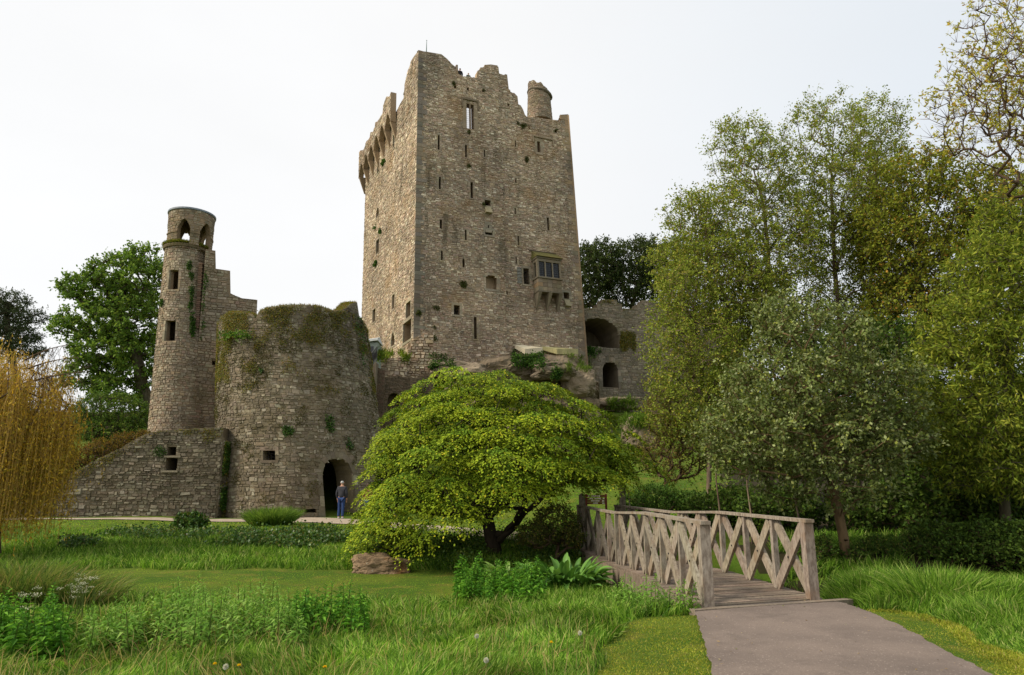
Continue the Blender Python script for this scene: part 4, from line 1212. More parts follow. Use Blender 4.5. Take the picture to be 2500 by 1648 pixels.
# glazed ticket hut roof edge and iron stair rail
hy = 47.0
h0, h1 = at(886, 838, hy), at(922, 832, hy); hb = at(920, 868, hy)
hut = empty('entrance_hut', (h0[0] + .5, hy + .6, KZ0 - 3.0), 'small pale hut with a sloping white roof beside the keep', 'hut')
M['white'] = plain_mat('white painted trim', S(206, 208, 204), S(186, 188, 184), 5, .6, .05)
M['hutwall'] = plain_mat('pale grey-green boards', S(150, 158, 146), S(134, 142, 130), 5, .7, .1)
mb = MB(); mb.box((h0[0], hy, KZ0 - 3.0), (h1[0], hy + 1.6, h1[2] - .12)); mb.build('wall', M['hutwall'], hut)
mb = MB(); r0 = at(921, 816, hy + .8)
mb.hexa([(h0[0] - .25, hy - .2, h0[2]), (h1[0] + .05, hy - .2, h1[2]), (h1[0] + .05, hy + 1.8, h1[2]), (h0[0] - .25, hy + 1.8, h0[2]), (h0[0] - .25, hy - .2, h0[2] + .16), (h1[0] + .05, hy - .2, h1[2] + .16), (r0[0], hy + 1.8, r0[2]), (h0[0] + .3, hy + 1.8, h0[2] + .5)]); mb.build('roof', M['white'], hut)
mb = MB(); mb.box((h0[0] + .3, hy - .02, KZ0 - 2.6), (h1[0] - .25, hy + .03, h1[2] - .4)); mb.build('pane', M['glass'], hut)
ra, rb_ = at(903, 868, 46.2), at(921, 846, 46.2)
rail = empty('stair_railing', (ra[0], 46.2, ra[2] - 1.0), 'dark iron lattice stair railing beside the hut', 'railing')
mb = MB()
a, b = ra, rb_
for k in range(9):
    t = k / 8; p = a + (b - a) * t
    mb.tube([p - (0, 0, 1.05), p], .02, 4)
    if k < 8:
        q_ = a + (b - a) * ((k + 1) / 8)
        mb.tube([p - (0, 0, 1.0), q_], .012, 4); mb.tube([p, q_ - (0, 0, 1.0)], .012, 4)
mb.build('balusters', M['iron'], rail)
mb = MB(); mb.tube([a, b], .035, 6); mb.tube([a - (0, 0, 1.02), b - (0, 0, 1.02)], .025, 6); mb.build('handrail', M['iron'], rail)
stp = MB()
for k in range(9):
    t = k / 9; p = a + (b - a) * t
    stp.box((p[0] - .02, 46.0, p[2] - 3.5), (p[0] + (b - a)[0] / 9 + .0, 47.0 - .03, p[2] - 1.06), np.array(S(120, 108, 92)) * rq.uniform(.9, 1.1))
tag(stp.build('stone_steps', M['dressed']), 'flight of stone steps beside the brick pier below the keep', 'steps')

# ================================================================== the rock the keep stands on
def cliff():
    plan = resample(np.array([(-15, 53), (-12.5, 49.5), (-9.5, 49.3), (-6, 51.4), (-1, 52.2), (4, 53.4), (7.6, 54.6), (9.6, 56.2), (11.0, 58.8), (15, 61.0), (22, 63.5), (30, 66)]), 260)
    ns_, nt_ = len(plan), 64
    tn = unit(np.gradient(plan, axis=0)); nn = np.stack([tn[:, 1], -tn[:, 0]], -1)
    topz = np.interp(plan[:, 0], [-15, -12, -9.5, -6, -2, 4, 5.6, 6.6, 7.3, 12, 16, 30], [cz - 2.5, cz - 2.2, cz - 1.6, cz - .2, KZ0 - .4, KZ0 - .2, KZ0 - .1, KZ0 - 1.6, wz - 1.6, wz - 1.0, wz - .6, wz - .6])
    topz = topz + .35 * np.array([mnoise.noise((p[0] * .6, 1, 2)) for p in plan])
    V = []
    for j in range(nt_):
        t = j / (nt_ - 1)
        z = (1.0 + H(plan[:, 0], plan[:, 1]) * .4) * (1 - t) + topz * t
        outw = 2.6 * (1 - t) ** 1.3 + .2 * np.sin(t * 9)
        P3 = np.column_stack([plan, z])
        nz = fbm(P3 * (.35, .35, .55), 6, 2) * .95 + np.round(fbm(P3 * (.18, .18, .5), 2, 5) * 3) / 3 * .55
        nz = nz * (1 - .8 * smooth(.92, 1, t)); 
        V.append(np.column_stack([plan + nn * (outw + nz)[:, None], z + .25 * fbm(P3 * .8, 2, 9)]))
    V.append(np.column_stack([plan - nn * 4.5, topz + .1]))
    V = np.stack(V, 0)
    n0, n1 = V.shape[:2]
    i = np.arange(n0 * n1).reshape(n0, n1)
    q = np.stack([i[:-1, :-1], i[:-1, 1:], i[1:, 1:], i[1:, :-1]], -1).reshape(-1, 4)
    V = V.reshape(-1, 3)
    C = np.array(S(106, 94, 78)) * (1 + .3 * fbm(V * .5, 3, 7))[:, None]
    return mesh_np('rock_cliff', V, q, None, np.clip(C, .02, .8))
tag(link('rock_cliff', cliff(), M['rock']), 'rough limestone cliff under the keep', 'cliff', kind='structure')
def boulder(name, c, r, seed, mat, label, cat, group=None, sub=4, col=S(120, 108, 92), strat=.5, flat=None):
    import bmesh
    bm = bmesh.new(); bmesh.ops.create_icosphere(bm, subdivisions=sub, radius=1)
    V = np.array([v.co[:] for v in bm.verts]); Fc = np.array([[v.index for v in f.verts] for f in bm.faces]); bm.free()
    # squarish boulder: superellipsoid, then noise
    V = np.sign(V) * np.abs(V) ** .62
    P = V * r
    nz = fbm(V * 1.5 + seed * 3.7, 6, seed) * .22 + np.round(fbm(V * 1.1 + seed, 2, seed + 2) * 3) / 3 * .12 * strat
    P = P * (1 + nz)[:, None] + np.asarray(c)
    C = np.clip(np.array(col) * (1 + .35 * fbm(V * 3, 3, seed + 5))[:, None], .02, .8)
    return tag(link(name, mesh_np(name, P, None, Fc, C), M[mat]), label, cat, group)
p = at(1414, 935, 53.2); boulder('rock_block', p - (0, 0, .1), (1.3, 1.2, 1.15), 1, 'rock', 'huge grey overhanging rock block at the right foot of the keep', 'rock', sub=5)
p = at(1420, 1010, 53.6); boulder('rock_block', p, (1.35, 1.0, 1.2), 2, 'rock', 'tall stained rock face below the overhanging block', 'rock', sub=5, col=S(112, 98, 80))
p = at(1560, 1058, 47); boulder('rock_outcrop', p, (1.1, 1.1, 1.1), 3, 'rock', 'brown-grey rock outcrop on the grass slope beside the birches', 'rock', sub=5, col=S(108, 97, 82))
p = at(1515, 985, 58.0); boulder('rock_block', p, (1.9, .8, .55), 4, 'rock', 'broken rock shelf below the small arch of the curtain wall', 'rock', sub=5)
p = at(1350, 905, 52.3); boulder('rock_block', p, (1.6, 1.0, .7), 6, 'rock', 'weathered rock ledge under the pale slabs of the keep', 'rock', sub=5)
p = at(1120, 905, 51.6); boulder('rock_block', p, (2.2, 1.0, .6), 8, 'rock', 'long weathered rock ledge under the front of the keep', 'rock', sub=5)
# foreground boulder beside the lawn
p = atz(922, 1399, -.42)
M['boulder'] = stone_mat('mossy boulder', .85, S(106, 74, 40), .3, .9, .2)
boulder('boulder', (p[0], p[1] + .35, Hs(p[0], p[1]) + .14), (.7, .4, .3), 5, 'boulder', 'rust and white lichened boulder on the lawn below the maple', 'boulder', sub=6, col=S(140, 118, 94), strat=1.2)

# ================================================================== foliage kit
def leaf_mesh(name, pos, dirv, nrm, length, width, col, shape='rhomb'):
    """one small face (or three lobes) for each leaf"""
    n = len(pos)
    d = unit(dirv); s = unit(np.cross(d, nrm)); 
    L = np.broadcast_to(np.asarray(length, float), (n,))[:, None]; Wd = np.broadcast_to(np.asarray(width, float), (n,))[:, None]
    if shape == 'palm':
        up = np.cross(s, d)
        Vs, Cs = [], []
        for a, k in ((0, 1.0), (.85, .8), (-.85, .8)):
            dd = d * math.cos(a) + s * math.sin(a) - up * .12; ss = unit(np.cross(dd, up))
            Vs.append(np.stack([pos, pos + dd * L * k * .55 + ss * Wd * .5 * k, pos + dd * L * k - up * L * .12, pos + dd * L * k * .55 - ss * Wd * .5 * k], 1))
        V = np.stack(Vs, 1).reshape(-1, 3)
        C = np.repeat(col, 12, 0)
        return mesh_np(name, V, np.arange(len(V)).reshape(-1, 4), None, C)
    if shape == 'blade':            # bent blade: quad + tip
        up = np.cross(s, d)
        mid = pos + d * L * .55; tip = pos + d * L + nrm * 0
        drop = np.array([0, 0, -1.0]) * L * .22
        V = np.stack([pos - s * Wd * .5, pos + s * Wd * .5, mid + s * Wd * .38, mid - s * Wd * .38, tip + drop], 1).reshape(-1, 3)
        i = np.arange(n)[:, None] * 5
        return mesh_np(name, V, i + np.array([[0, 1, 2, 3]]), i + np.array([[3, 2, 4]]), np.repeat(col, 5, 0))
    V = np.stack([pos, pos + d * L * .5 + s * Wd * .5, pos + d * L, pos + d * L * .5 - s * Wd * .5], 1).reshape(-1, 3)
    return mesh_np(name, V, np.arange(len(V)).reshape(-1, 4), None, np.repeat(col, 4, 0))
def rdir(n, rnd, up=0.0):
    v = rnd.normal(size=(n, 3)); v = unit(v); v[:, 2] += up
    return unit(v)
def colours(n, rnd, pal, var=.18, base=None):
    w = np.array([p[1] for p in pal], float); w /= w.sum()
    c = np.array([p[0] for p in pal])[rnd.choice(len(pal), n, p=w)]
    return np.clip(c * rnd.uniform(1 - var, 1 + var, (n, 1)), .001, .9)
def poisson(n, gen, dmin, rnd, tries=30):
    pts = np.zeros((0, 3))
    for _ in range(tries):
        c = gen(n)
        for p in c:
            if len(pts) == 0 or np.min(np.sum((pts - p) ** 2, 1)) > dmin * dmin:
                pts = np.vstack([pts, p])
                if len(pts) >= n: return pts
    return pts
def lobes_px(lobes):
    """lobes as (px, py, rx, ry, Y, depth radius in m) -> centres and radii in metres"""
    out = []
    for px, py, rx, ry, Y, rd in lobes:
        c = at(px, py, Y); k = np.linalg.norm(at(px + 100, py, Y) - c) / 100
        out.append((c, np.array([rx * k, rd, ry * k])))
    return out
def sample_lobes(L, rnd, shell=.0):
    vol = np.array([np.prod(r) ** .8 for c, r in L]); vol /= vol.sum()
    def gen(n):
        i = rnd.choice(len(L), n, p=vol)
        u = unit(rnd.normal(size=(n, 3))) * (shell + (1 - shell) * rnd.random((n, 1)) ** (1 / 3) if shell < 1 else 1.0)
        return np.array([L[k][0] for k in i]) + u * np.array([L[k][1] for k in i])
    return gen
def skeleton(trunk, clumps, rnd, rtip=.012, exp=.45, kup=.6, seg=.5, wob=.08, rmax=None, rise=.0, asc=0.):
    """join every clump to the nearest lower branch; radii swell towards the root"""
    nodes = [np.asarray(p, float) for p in trunk]; par = [-1] + list(range(len(trunk) - 1))
    base = nodes[-1]
    order = np.argsort(np.linalg.norm(clumps - base, axis=1))
    leafn = []
    A = np.array(nodes)
    for ci in order:
        c = clumps[ci]
        d = c - A
        dist = np.linalg.norm(d, axis=1)
        cost = dist + kup * np.maximum(0, -d[:, 2]) * 2 + np.where(d[:, 2] < dist * rise, dist * .35, 0)
        if asc: cost = cost + asc * np.maximum(0, .75 * np.hypot(d[:, 0], d[:, 1]) - d[:, 2])
        cost[0] += 2
        k = int(np.argmin(cost))
        m = max(1, int(dist[k] / seg))
        prev = k; new = []
        for j in range(1, m + 1):
            t = j / m
            p = A[k] * (1 - t) + c * t
            if j < m: p = p + rnd.normal(size=3) * wob * dist[k] / m + np.array([0, 0, .12 * dist[k] * t * (1 - t)])
            nodes.append(p); par.append(prev); prev = len(nodes) - 1; new.append(p)
        A = np.vstack([A, new])
        leafn.append(prev)
    n = len(nodes); cnt = np.zeros(n)
    for i in leafn: cnt[i] += 1
    for i in range(n - 1, 0, -1): cnt[par[i]] += cnt[i]
    rad = rtip * np.maximum(cnt, 1) ** exp
    if rmax: rad = np.minimum(rad, rmax)
    return np.array(nodes), np.array(par), rad
def limb_mesh(name, nodes, par, rad, sides=5, keep=None):
    i = np.arange(1, len(nodes)); 
    if keep is not None: i = i[keep[1:]]
    a, b = nodes[par[i]], nodes[i]
    ra, rb = np.minimum(rad[par[i]], rad[i] * 1.7), rad[i]
    d = unit(b - a)
    ref = np.where(np.abs(d[:, 2:3]) > .9, [[1., 0, 0]], [[0, 0, 1.]])
    x = unit(np.cross(d, ref)); y = np.cross(d, x)
    ang = np.arange(sides) / sides * 2 * math.pi
    ring = x[:, None] * np.cos(ang)[None, :, None] + y[:, None] * np.sin(ang)[None, :, None]
    V = np.concatenate([(a - d * ra[:, None] * .3)[:, None] + ring * ra[:, None, None], b[:, None] + ring * rb[:, None, None]], 1)
    m = len(i); V = V.reshape(-1, 3)
    k = np.arange(sides); f = np.stack([k, (k + 1) % sides, sides + (k + 1) % sides, sides + k], -1)
    Fq = (np.arange(m)[:, None, None] * 2 * sides + f[None]).reshape(-1, 4)
    return mesh_np(name, V, Fq)
def twigs(clumps, centre, rnd, k, length, outw=.5, up=.3):
    c = np.repeat(clumps, k, 0)
    d = rdir(len(c), rnd)
    o = unit(c - centre)
    d = unit(d + o * outw + np.array([0, 0, up]))
    return c, d, length * rnd.uniform(.5, 1.2, len(c))
def twig_mesh(name, a, d, L, r=.006):
    b = a + d * L[:, None]
    x = unit(np.cross(d, [[.31, .2, .9]])); y = np.cross(d, x)
    V = []
    for k in range(3):
        t = k * 2 * math.pi / 3
        V.append(a + (x * math.cos(t) + y * math.sin(t)) * r)
    V = np.stack(V + [b], 1).reshape(-1, 3)
    i = np.arange(len(a))[:, None] * 4
    return mesh_np(name, V, None, np.concatenate([i + [[0, 1, 3]], i + [[1, 2, 3]], i + [[2, 0, 3]]]))
def clump_leaves(c, d, L, rnd, per, size, pal, droop=.3, var=.2, spread=.12, asp=.6, clvar=.18, flat=.4, horiz=.0):
    m = len(c); n = m * per
    t = rnd.uniform(.1, 1.05, n)
    base = np.repeat(c, per, 0) + np.repeat(d * L[:, None], per, 0) * t[:, None] + rnd.normal(size=(n, 3)) * spread * np.repeat(L, per)[:, None]
    dv = unit(np.repeat(d, per, 0) * .6 + rnd.normal(size=(n, 3)) * .7 + np.array([0, 0, -droop]))
    nr = unit(rnd.normal(size=(n, 3)) * (1 - flat) + np.array([0, -.25, 1.0]) * flat)
    col = colours(n, rnd, pal, var) * np.repeat(rnd.uniform(1 - clvar, 1 + clvar, m), per)[:, None]
    ln = size * rnd.uniform(.65, 1.3, n)
    return base, dv, nr, ln, ln * asp, col
def tree(name, label, cat, base, trunk, lobes, rnd_seed, n_clump, dmin, pal, bark, k_twig=5, twig_len=.5, per=10, leaf=.07, rtip=.012, exp=.45, group=None, shape='rhomb', droop=.3, up=.3, outw=.5, asp=.6,
         sides=5, clumps=None, shell=.35, kup=.6, mat='leaf', twig_r=.006, flat=.4, rmax=None, seg=.5, keep_min=0, rise=0., clvar=.28, asc=0., wob=.08):
    rnd = np.random.default_rng(rnd_seed)
    L = lobes_px(lobes) if clumps is None else None
    if clumps is None:
        clumps = poisson(n_clump, sample_lobes(L, rnd, shell), dmin, rnd)
    ctr = clumps.mean(0) - np.array([0, 0, 1.0])
    nodes, par, rad = skeleton(trunk, clumps, rnd, rtip, exp, kup, seg, wob, rmax=rmax, rise=rise, asc=asc)
    root = empty(name, base, label, cat, group)
    link('trunk', limb_mesh('trunk', nodes, par, rad, sides), bark, root, smooth=True)
    c, d, ln = twigs(clumps, ctr, rnd, k_twig, twig_len, outw, up)
    link('twigs', twig_mesh('twigs', c, d, ln, twig_r), bark, root)
    args = clump_leaves(c, d, ln, rnd, per, leaf, pal, droop, asp=asp, flat=flat, clvar=clvar)
    link('crown', leaf_mesh('crown', *args, shape=shape), M[mat], root)
    return root

# ------------------------------------------------------------------ Japanese maple in the middle
def maple():
    rnd = np.random.default_rng(101)
    tb = atz(1208, 1372, -.42); bx, by = tb[0], tb[1]
    bz = Hs(bx, by)
    def prof(th):                       # edge radius and edge height round the dome (th: 0 = right, pi/2 = away, -pi/2 = towards viewer)
        cx, sy = math.cos(th), math.sin(th)
        R = 4.0 + .6 * cx * max(0, cx) - .22 * max(0, -cx) + .12 * math.sin(3 * th + 1) + .1 * math.sin(5 * th)
        ze = 1.2 + .95 * max(0, cx) - 1.3 * max(0, -cx) ** 1.3 + .15 * math.sin(4 * th)
        ze += .35 * max(0, -sy) * (1 - max(0, -cx))
        return R, ze
    ztop = at(1180, 930, by)[2]
    pads = []
    for lay, (sc, n, drop, dm) in enumerate(((1.0, 200, 0, .6), (.9, 150, .42, .64), (.74, 70, .8, .72))):
        cand = []
        tries = 0
        while len(cand) < n and tries < 30000:
            tries += 1
            th = rnd.uniform(0, 2 * math.pi); q = math.sqrt(rnd.random())
            R, ze = prof(th)
            r = q * R * sc
            bump = rnd.normal() * .2
            z = ztop - drop - (ztop - ze) * (q ** (3.3 + 1.2 * max(0, -math.cos(th)) - .3 * max(0, math.cos(th)))) * (.97 if lay < 2 else .8) + bump * .6
            r = r + bump * 1.2 * q
            if lay == 0:
                tier = .58; zo = .25 * math.sin(2 * th + .5) + .2 * math.sin(5 * th)
                z = z + .55 * (np.round((z + zo) / tier) * tier - zo - z)
            p = np.array([bx - .3 + r * math.cos(th), by + r * math.sin(th) * .92, z])
            if math.sin(th) > .45 and lay and rnd.random() < .6: continue
            if lay > 1 and math.sin(th) < -.3 and q > .7 and z < 1.9: continue
            if cand and np.min(np.sum((np.array(cand)[:, :3] - p) ** 2, 1)) < dm * dm: continue
            cand.append(np.concatenate([p, [th, q]]))
        pads += cand
    pads = np.array(pads)
    P, th, q = pads[:, :3], pads[:, 3], pads[:, 4]
    # branches
    trunk = [(bx, by, bz - .15), (bx - .03, by, bz + .25), (bx - .13, by, bz + .6), (bx - .2, by, bz + .95), (bx - .26, by - .02, bz + 1.3)]
    limbs = [[(bx + .1, by - .02, bz + .42), (bx + .5, by - .1, bz + .8), (bx + .95, by - .15, bz + 1.3), (bx + 1.5, by - .1, bz + 1.75)],
             [(bx - .2, by - .05, bz + 1.0), (bx - .8, by - .15, bz + 1.2), (bx - 1.5, by - .2, bz + 1.22), (bx - 2.3, by - .2, bz + 1.35)],
             [(bx - .2, by + .05, bz + 1.2), (bx - .1, by + .05, bz + 1.8), (bx + .05, by + .1, bz + 2.4), (bx + .15, by + .1, bz + 3.0)],
             [(bx - .2, by, bz + 1.25), (bx - .55, by + .3, bz + 1.8), (bx - 1.0, by + .6, bz + 2.4)],
             [(bx + .3, by - .05, bz + .65), (bx + .7, by - .5, bz + 1.2), (bx + .9, by - 1.1, bz + 1.7)],
             [(bx - .15, by, bz + 1.1), (bx + .5, by + .2, bz + 1.65), (bx + 1.1, by + .3, bz + 2.2)]]
    inner = []
    nodes = [np.array(p) for p in trunk]
    rnd2 = np.random.default_rng(5)
    allp = np.array([p for l in limbs for p in l])
    N, par, rad = skeleton(trunk, np.vstack([allp, P - np.array([0, 0, .1])]), rnd2, .011, .40, .5, .35, .12)
    rad = np.minimum(rad, .21); rad[:5] = [.27, .22, .2, .19, .17]
    root = empty('maple_tree', (bx, by, bz), 'low spreading yellow-green maple with a domed crown in front of the castle', 'tree')
    link('trunk', limb_mesh('trunk', N, par, rad, 7), M['maple_bark'], root, smooth=True)
    mb = MB()
    for l, r in zip(limbs, (.12, .11, .1, .09, .08, .08)):
        pts = resample(np.array(l), 9); pts = pts + np.array([[0, 0, .04 * math.sin(i * 1.7)] for i in range(9)])
        mb.tube(pts, np.linspace(r, r * .5, 9), 7)
    mb.build('limbs', M['maple_bark'], root, True)
    # leaves in flat overlapping sprays, drooping at the rim
    per = 420
    n = len(P) * per
    out = np.stack([np.cos(th), np.sin(th), 0 * th], -1)
    ou = np.repeat(out, per, 0)
    tn = np.stack([-ou[:, 1], ou[:, 0], 0 * ou[:, 0]], -1)
    slope = np.repeat(.05 + .45 * q ** 2, per)
    # each spray is made of a few fingers that fan outward and droop at their tips
    nf = 7
    fa = (np.repeat(rnd.uniform(-.25, .25, len(P)), per) + (rnd.integers(0, nf, n) / (nf - 1) - .5) * 2.5) 
    ft = rnd.random(n) ** .7
    pl = np.repeat(rnd.uniform(.55, .85, len(P)), per)
    back = .3
    lr = (ft * np.cos(fa) - back) * pl + rnd.normal(size=n) * .05; lt_ = ft * np.sin(fa) * pl * .95 + rnd.normal(size=n) * .06
    rr = ft
    pos = np.repeat(P, per, 0) + ou * lr[:, None] + tn * lt_[:, None]
    pos[:, 2] += -lr * slope - .75 * np.maximum(0, lr) ** 2 * (1 + np.repeat(q, per)) - .5 * lt_ ** 2 + rnd.normal(size=n) * .022 + .03 * np.cos(fa * 7)
    dv = unit(ou * np.cos(fa)[:, None] + tn * np.sin(fa)[:, None] + rnd.normal(size=(n, 3)) * .45 + np.array([0, 0, -.5]) - np.array([0, 0, 1]) * (slope * .35)[:, None])
    nr = unit(np.array([0, 0, 1.0]) + ou * .4 + rnd.normal(size=(n, 3)) * .28)
    young = np.clip(.25 + .9 * np.repeat(rnd.random(len(P)), per) * (rr > .45) + .3 * (rr - .5), 0, 1)     # young tips of each spray are yellower
    young = np.where(rnd.random(n) < .25, rnd.random(n), young)
    c1, c2, c3 = np.array(S(76, 110, 30)), np.array(S(150, 165, 38)), np.array(S(184, 178, 48))
    col = c1 + (c2 - c1) * young[:, None]
    col = np.where((rnd.random(n) < .05)[:, None], c3, col) * rnd.uniform(.8, 1.2, (n, 1)) * np.repeat(rnd.uniform(.72, 1.14, len(P)), per)[:, None]
    ln = rnd.uniform(.05, .1, n)
    link('crown', leaf_mesh('crown', pos, dv, nr, ln, ln * .62, col), M['maple_leaf'], root)
    return P
maple()

# ------------------------------------------------------------------ right-hand trees
def tb_(px, Y):            # ground point on the column of a pixel at distance Y
    d = ray(px, HORIZON); x = d[0] / d[1] * Y
    return np.array([x, Y, Hs(x, Y)])
def trunk_pts(b, top, n=5, wob=.12, seed=0):
    r = np.random.default_rng(seed); b, top = np.asarray(b, float), np.asarray(top, float)
    P = b + (top - b) * np.linspace(0, 1, n)[:, None]
    P[1:-1] += r.normal(size=(n - 2, 3)) * wob * [1, 1, .3]
    P[0, 2] -= .2
    return P
GREEN_BIRCH = [(S(132, 144, 52), 4), (S(110, 126, 44), 4), (S(152, 160, 68), 2), (S(156, 144, 62), 1.4)]
def birch(label, px, Y, toppx, lobes, seed, n, lean=(0, 0), leaf=.1, per=11, k_twig=7, pal=GREEN_BIRCH, dmin=.36, tl=.6):
    b = tb_(px, Y)
    top = at(*toppx, Y)
    tree('birch_tree', label, 'tree', b, trunk_pts(b, b + (top - b) * .86, 9, .1, seed), lobes, seed, n, dmin, pal, M['birch_bark'], k_twig, tl, per, leaf, .0075, .43, 'birch trees on the right', up=.55, outw=.35, kup=1.2, rise=.2, shell=.1, seg=.6, droop=.35, twig_r=.005, asc=1.4, wob=.04)
birch('tallest airy birch at the centre of the right-hand trees', 2052, 29, (2030, 225),
      [(2010, 330, 110, 110, 29, 1.7), (2060, 500, 150, 150, 29, 2.2), (2080, 690, 140, 130, 29, 2.2), (2010, 560, 110, 120, 29, 1.8)], 201, 520)
birch('tall birch right of the tallest one, its top spread against the sky', 2085, 30.5, (2150, 250),
      [(2140, 310, 75, 80, 30.5, 1.5), (2160, 440, 70, 110, 30.5, 1.6), (2150, 760, 110, 110, 30.5, 2.0), (2170, 600, 90, 140, 30.5, 2.0), (2120, 420, 70, 100, 30.5, 1.5)], 202, 480)
birch('birch with a lower rounded top left of the tallest one', 1975, 28, (1820, 295),
      [(1810, 350, 75, 70, 28, 1.4), (1850, 440, 110, 100, 28, 1.9), (1800, 560, 110, 110, 28, 1.9), (1900, 600, 110, 140, 28, 2.0), (1870, 760, 140, 120, 28, 2.0)], 203, 520)
birch('leaning birch with feathery branches reaching toward the keep', 1900, 27, (1700, 480),
      [(1700, 530, 80, 60, 27, 1.3), (1740, 640, 110, 90, 27, 1.7), (1660, 640, 70, 70, 27, 1.2), (1800, 720, 120, 110, 27, 1.8)], 204, 400)
birch('leafy young birch hanging over the curtain wall', 1740, 26, (1680, 650),
      [(1680, 720, 80, 80, 26, 1.5), (1640, 850, 60, 110, 26, 1.3), (1720, 850, 110, 110, 26, 1.7), (1660, 990, 80, 110, 26, 1.5), (1750, 1010, 100, 110, 26, 1.6)], 205, 420, dmin=.34, per=12, leaf=.095)
# brownish shrubby tree low at the left of the group
b = tb_(1625, 27)
tree('hazel_shrub', 'brown-tinged shrub in front of the rock outcrop', 'shrub', b, trunk_pts(b, b + (0, 0, 1.2), 4, .08, 3),
     [(1640, 1060, 60, 70, 27, 1.0), (1620, 1000, 45, 50, 27, .9), (1680, 1100, 60, 60, 27, 1.0), (1640, 1130, 60, 45, 27, .9), (1600, 1110, 40, 50, 27, .8)], 206, 230, .3, [(S(124, 118, 56), 3), (S(104, 108, 44), 3), (S(132, 104, 60), 2)], M['twig'], 5, .4, 8, .07, rmax=.045)
# grey-green alder with the pale trunk, in front
b = tb_(2048, 18.2); b[2] = Hs(b[0], b[1])
tp = at(2010, 800, 18.2)
al_tr = [b - (0, 0, .2), b + (.0, 0, .5), b + (-.05, 0, 1.0), b + (-.12, 0, 1.5), b + (-.16, 0, 2.2), b + (-.22, .05, 3.0), b + (-.3, .05, 3.9), b + (-.4, .05, 4.8)]
tree('alder_tree', 'grey-green broad-leaved tree with a pale trunk beside the footbridge', 'tree', b, np.array(al_tr),
     [(2000, 840, 150, 90, 18.2, 1.3), (1960, 960, 200, 100, 18.2, 1.6), (2080, 960, 180, 110, 18.4, 1.6), (1850, 1060, 150, 80, 18.0, 1.4), (2020, 1080, 190, 90, 18.0, 1.6), (2170, 1060, 90, 70, 18.4, 1.2), (1800, 1110, 80, 50, 18.0, 1.0), (2010, 1170, 170, 60, 18.0, 1.2), (1930, 780, 90, 60, 18.4, 1.0)],
     211, 620, .27, [(S(112, 124, 64), 4), (S(92, 106, 52), 4), (S(144, 152, 100), 2.2), (S(128, 134, 56), 1.4)], M['alder_bark'], 6, .42, 12, .095, .0085, .42, asp=.62, mat='gloss_leaf', flat=.3, rmax=.17, sides=7, up=.15, asc=.6, wob=.05)
# copper-tinged tree behind on the right
b = tb_(2250, 27)
tree('copper_tree', 'copper-tinged tree behind the birches on the right', 'tree', b, trunk_pts(b, at(2240, 620, 27), 6, .15, 8),
     [(2230, 450, 80, 70, 27, 1.8), (2290, 430, 60, 50, 27, 1.4), (2400, 620, 110, 110, 27, 2.0), (2400, 490, 100, 70, 27, 1.7), (2480, 540, 80, 80, 27, 1.7), (2150, 560, 70, 90, 27.5, 1.6), (2300, 520, 100, 90, 27, 1.9), (2200, 620, 90, 110, 27, 1.8), (2310, 660, 120, 120, 27, 2.2), (2230, 800, 120, 110, 27, 2.2), (2360, 780, 100, 110, 27, 2.0)], 212, 820, .38, [(S(128, 124, 42), 4), (S(150, 116, 46), .9), (S(116, 126, 42), 5), (S(136, 146, 52), 3)], M['dark_bark'], 7, .6, 10, .13, .009, .43, rise=.2, up=.4, asc=1.0, wob=.05)
# yellow-green willow-leaved tree at the right edge
b = tb_(2440, 19.5)
tree('crack_willow', 'yellow-green narrow-leaved tree at the right edge', 'tree', b, trunk_pts(b, at(2460, 760, 19.5), 6, .12, 9),
     [(2440, 700, 110, 110, 19.5, 1.6), (2370, 820, 100, 110, 19.5, 1.5), (2470, 880, 110, 120, 19.5, 1.6), (2320, 930, 90, 90, 19.5, 1.4), (2420, 1040, 110, 100, 19.2, 1.5), (2490, 570, 90, 110, 19.8, 1.5), (2480, 1120, 90, 70, 19.0, 1.3), (2330, 1060, 90, 70, 19.2, 1.3), (2400, 1150, 90, 50, 19.0, 1.2)], 213, 700, .3, [(S(134, 144, 48), 4), (S(114, 128, 42), 4), (S(156, 156, 62), 1.6), (S(94, 112, 38), 3)], M['dark_bark'], 6, .55, 11, .16, .009, .42, asp=.27, up=.15)
# dark understorey filling the wood behind
DARK = [(S(74, 96, 36), 4), (S(58, 80, 32), 4), (S(90, 112, 42), 2)]
for lab, px, Y, lobes, sd in (('dark leafy tree deep in the wood behind the pale-trunked tree', 2160, 25, [(2150, 900, 110, 110, 25, 1.8), (2230, 1010, 110, 110, 24.5, 1.8), (2120, 1060, 110, 80, 24.5, 1.6), (2050, 900, 90, 100, 25, 1.6)], 221),
                              ('dark tree overhanging the stream at the right edge', 2390, 22, [(2360, 1130, 130, 80, 22, 1.5), (2270, 1160, 90, 60, 22, 1.3), (2460, 1210, 90, 60, 21.5, 1.3), (2470, 1000, 70, 90, 22.5, 1.4)], 222),
                              ('mid-green tree filling the gap below the birches', 1880, 30, [(1880, 880, 130, 100, 30, 2.0), (1800, 980, 120, 100, 30, 1.9), (1940, 1010, 120, 90, 30, 1.9), (1850, 1090, 140, 60, 29.5, 1.7)], 223)):
    b = tb_(px, Y)
    tree('woodland_tree', lab, 'tree', b, trunk_pts(b, b + (0, 0, 2.4), 5, .12, sd), lobes, sd, 380, .4, DARK if sd != 223 else [(S(112, 136, 44), 4), (S(92, 116, 38), 4)], M['dark_bark'], 7, .6, 7, .15, .01, .43, group='trees in the right-hand wood')
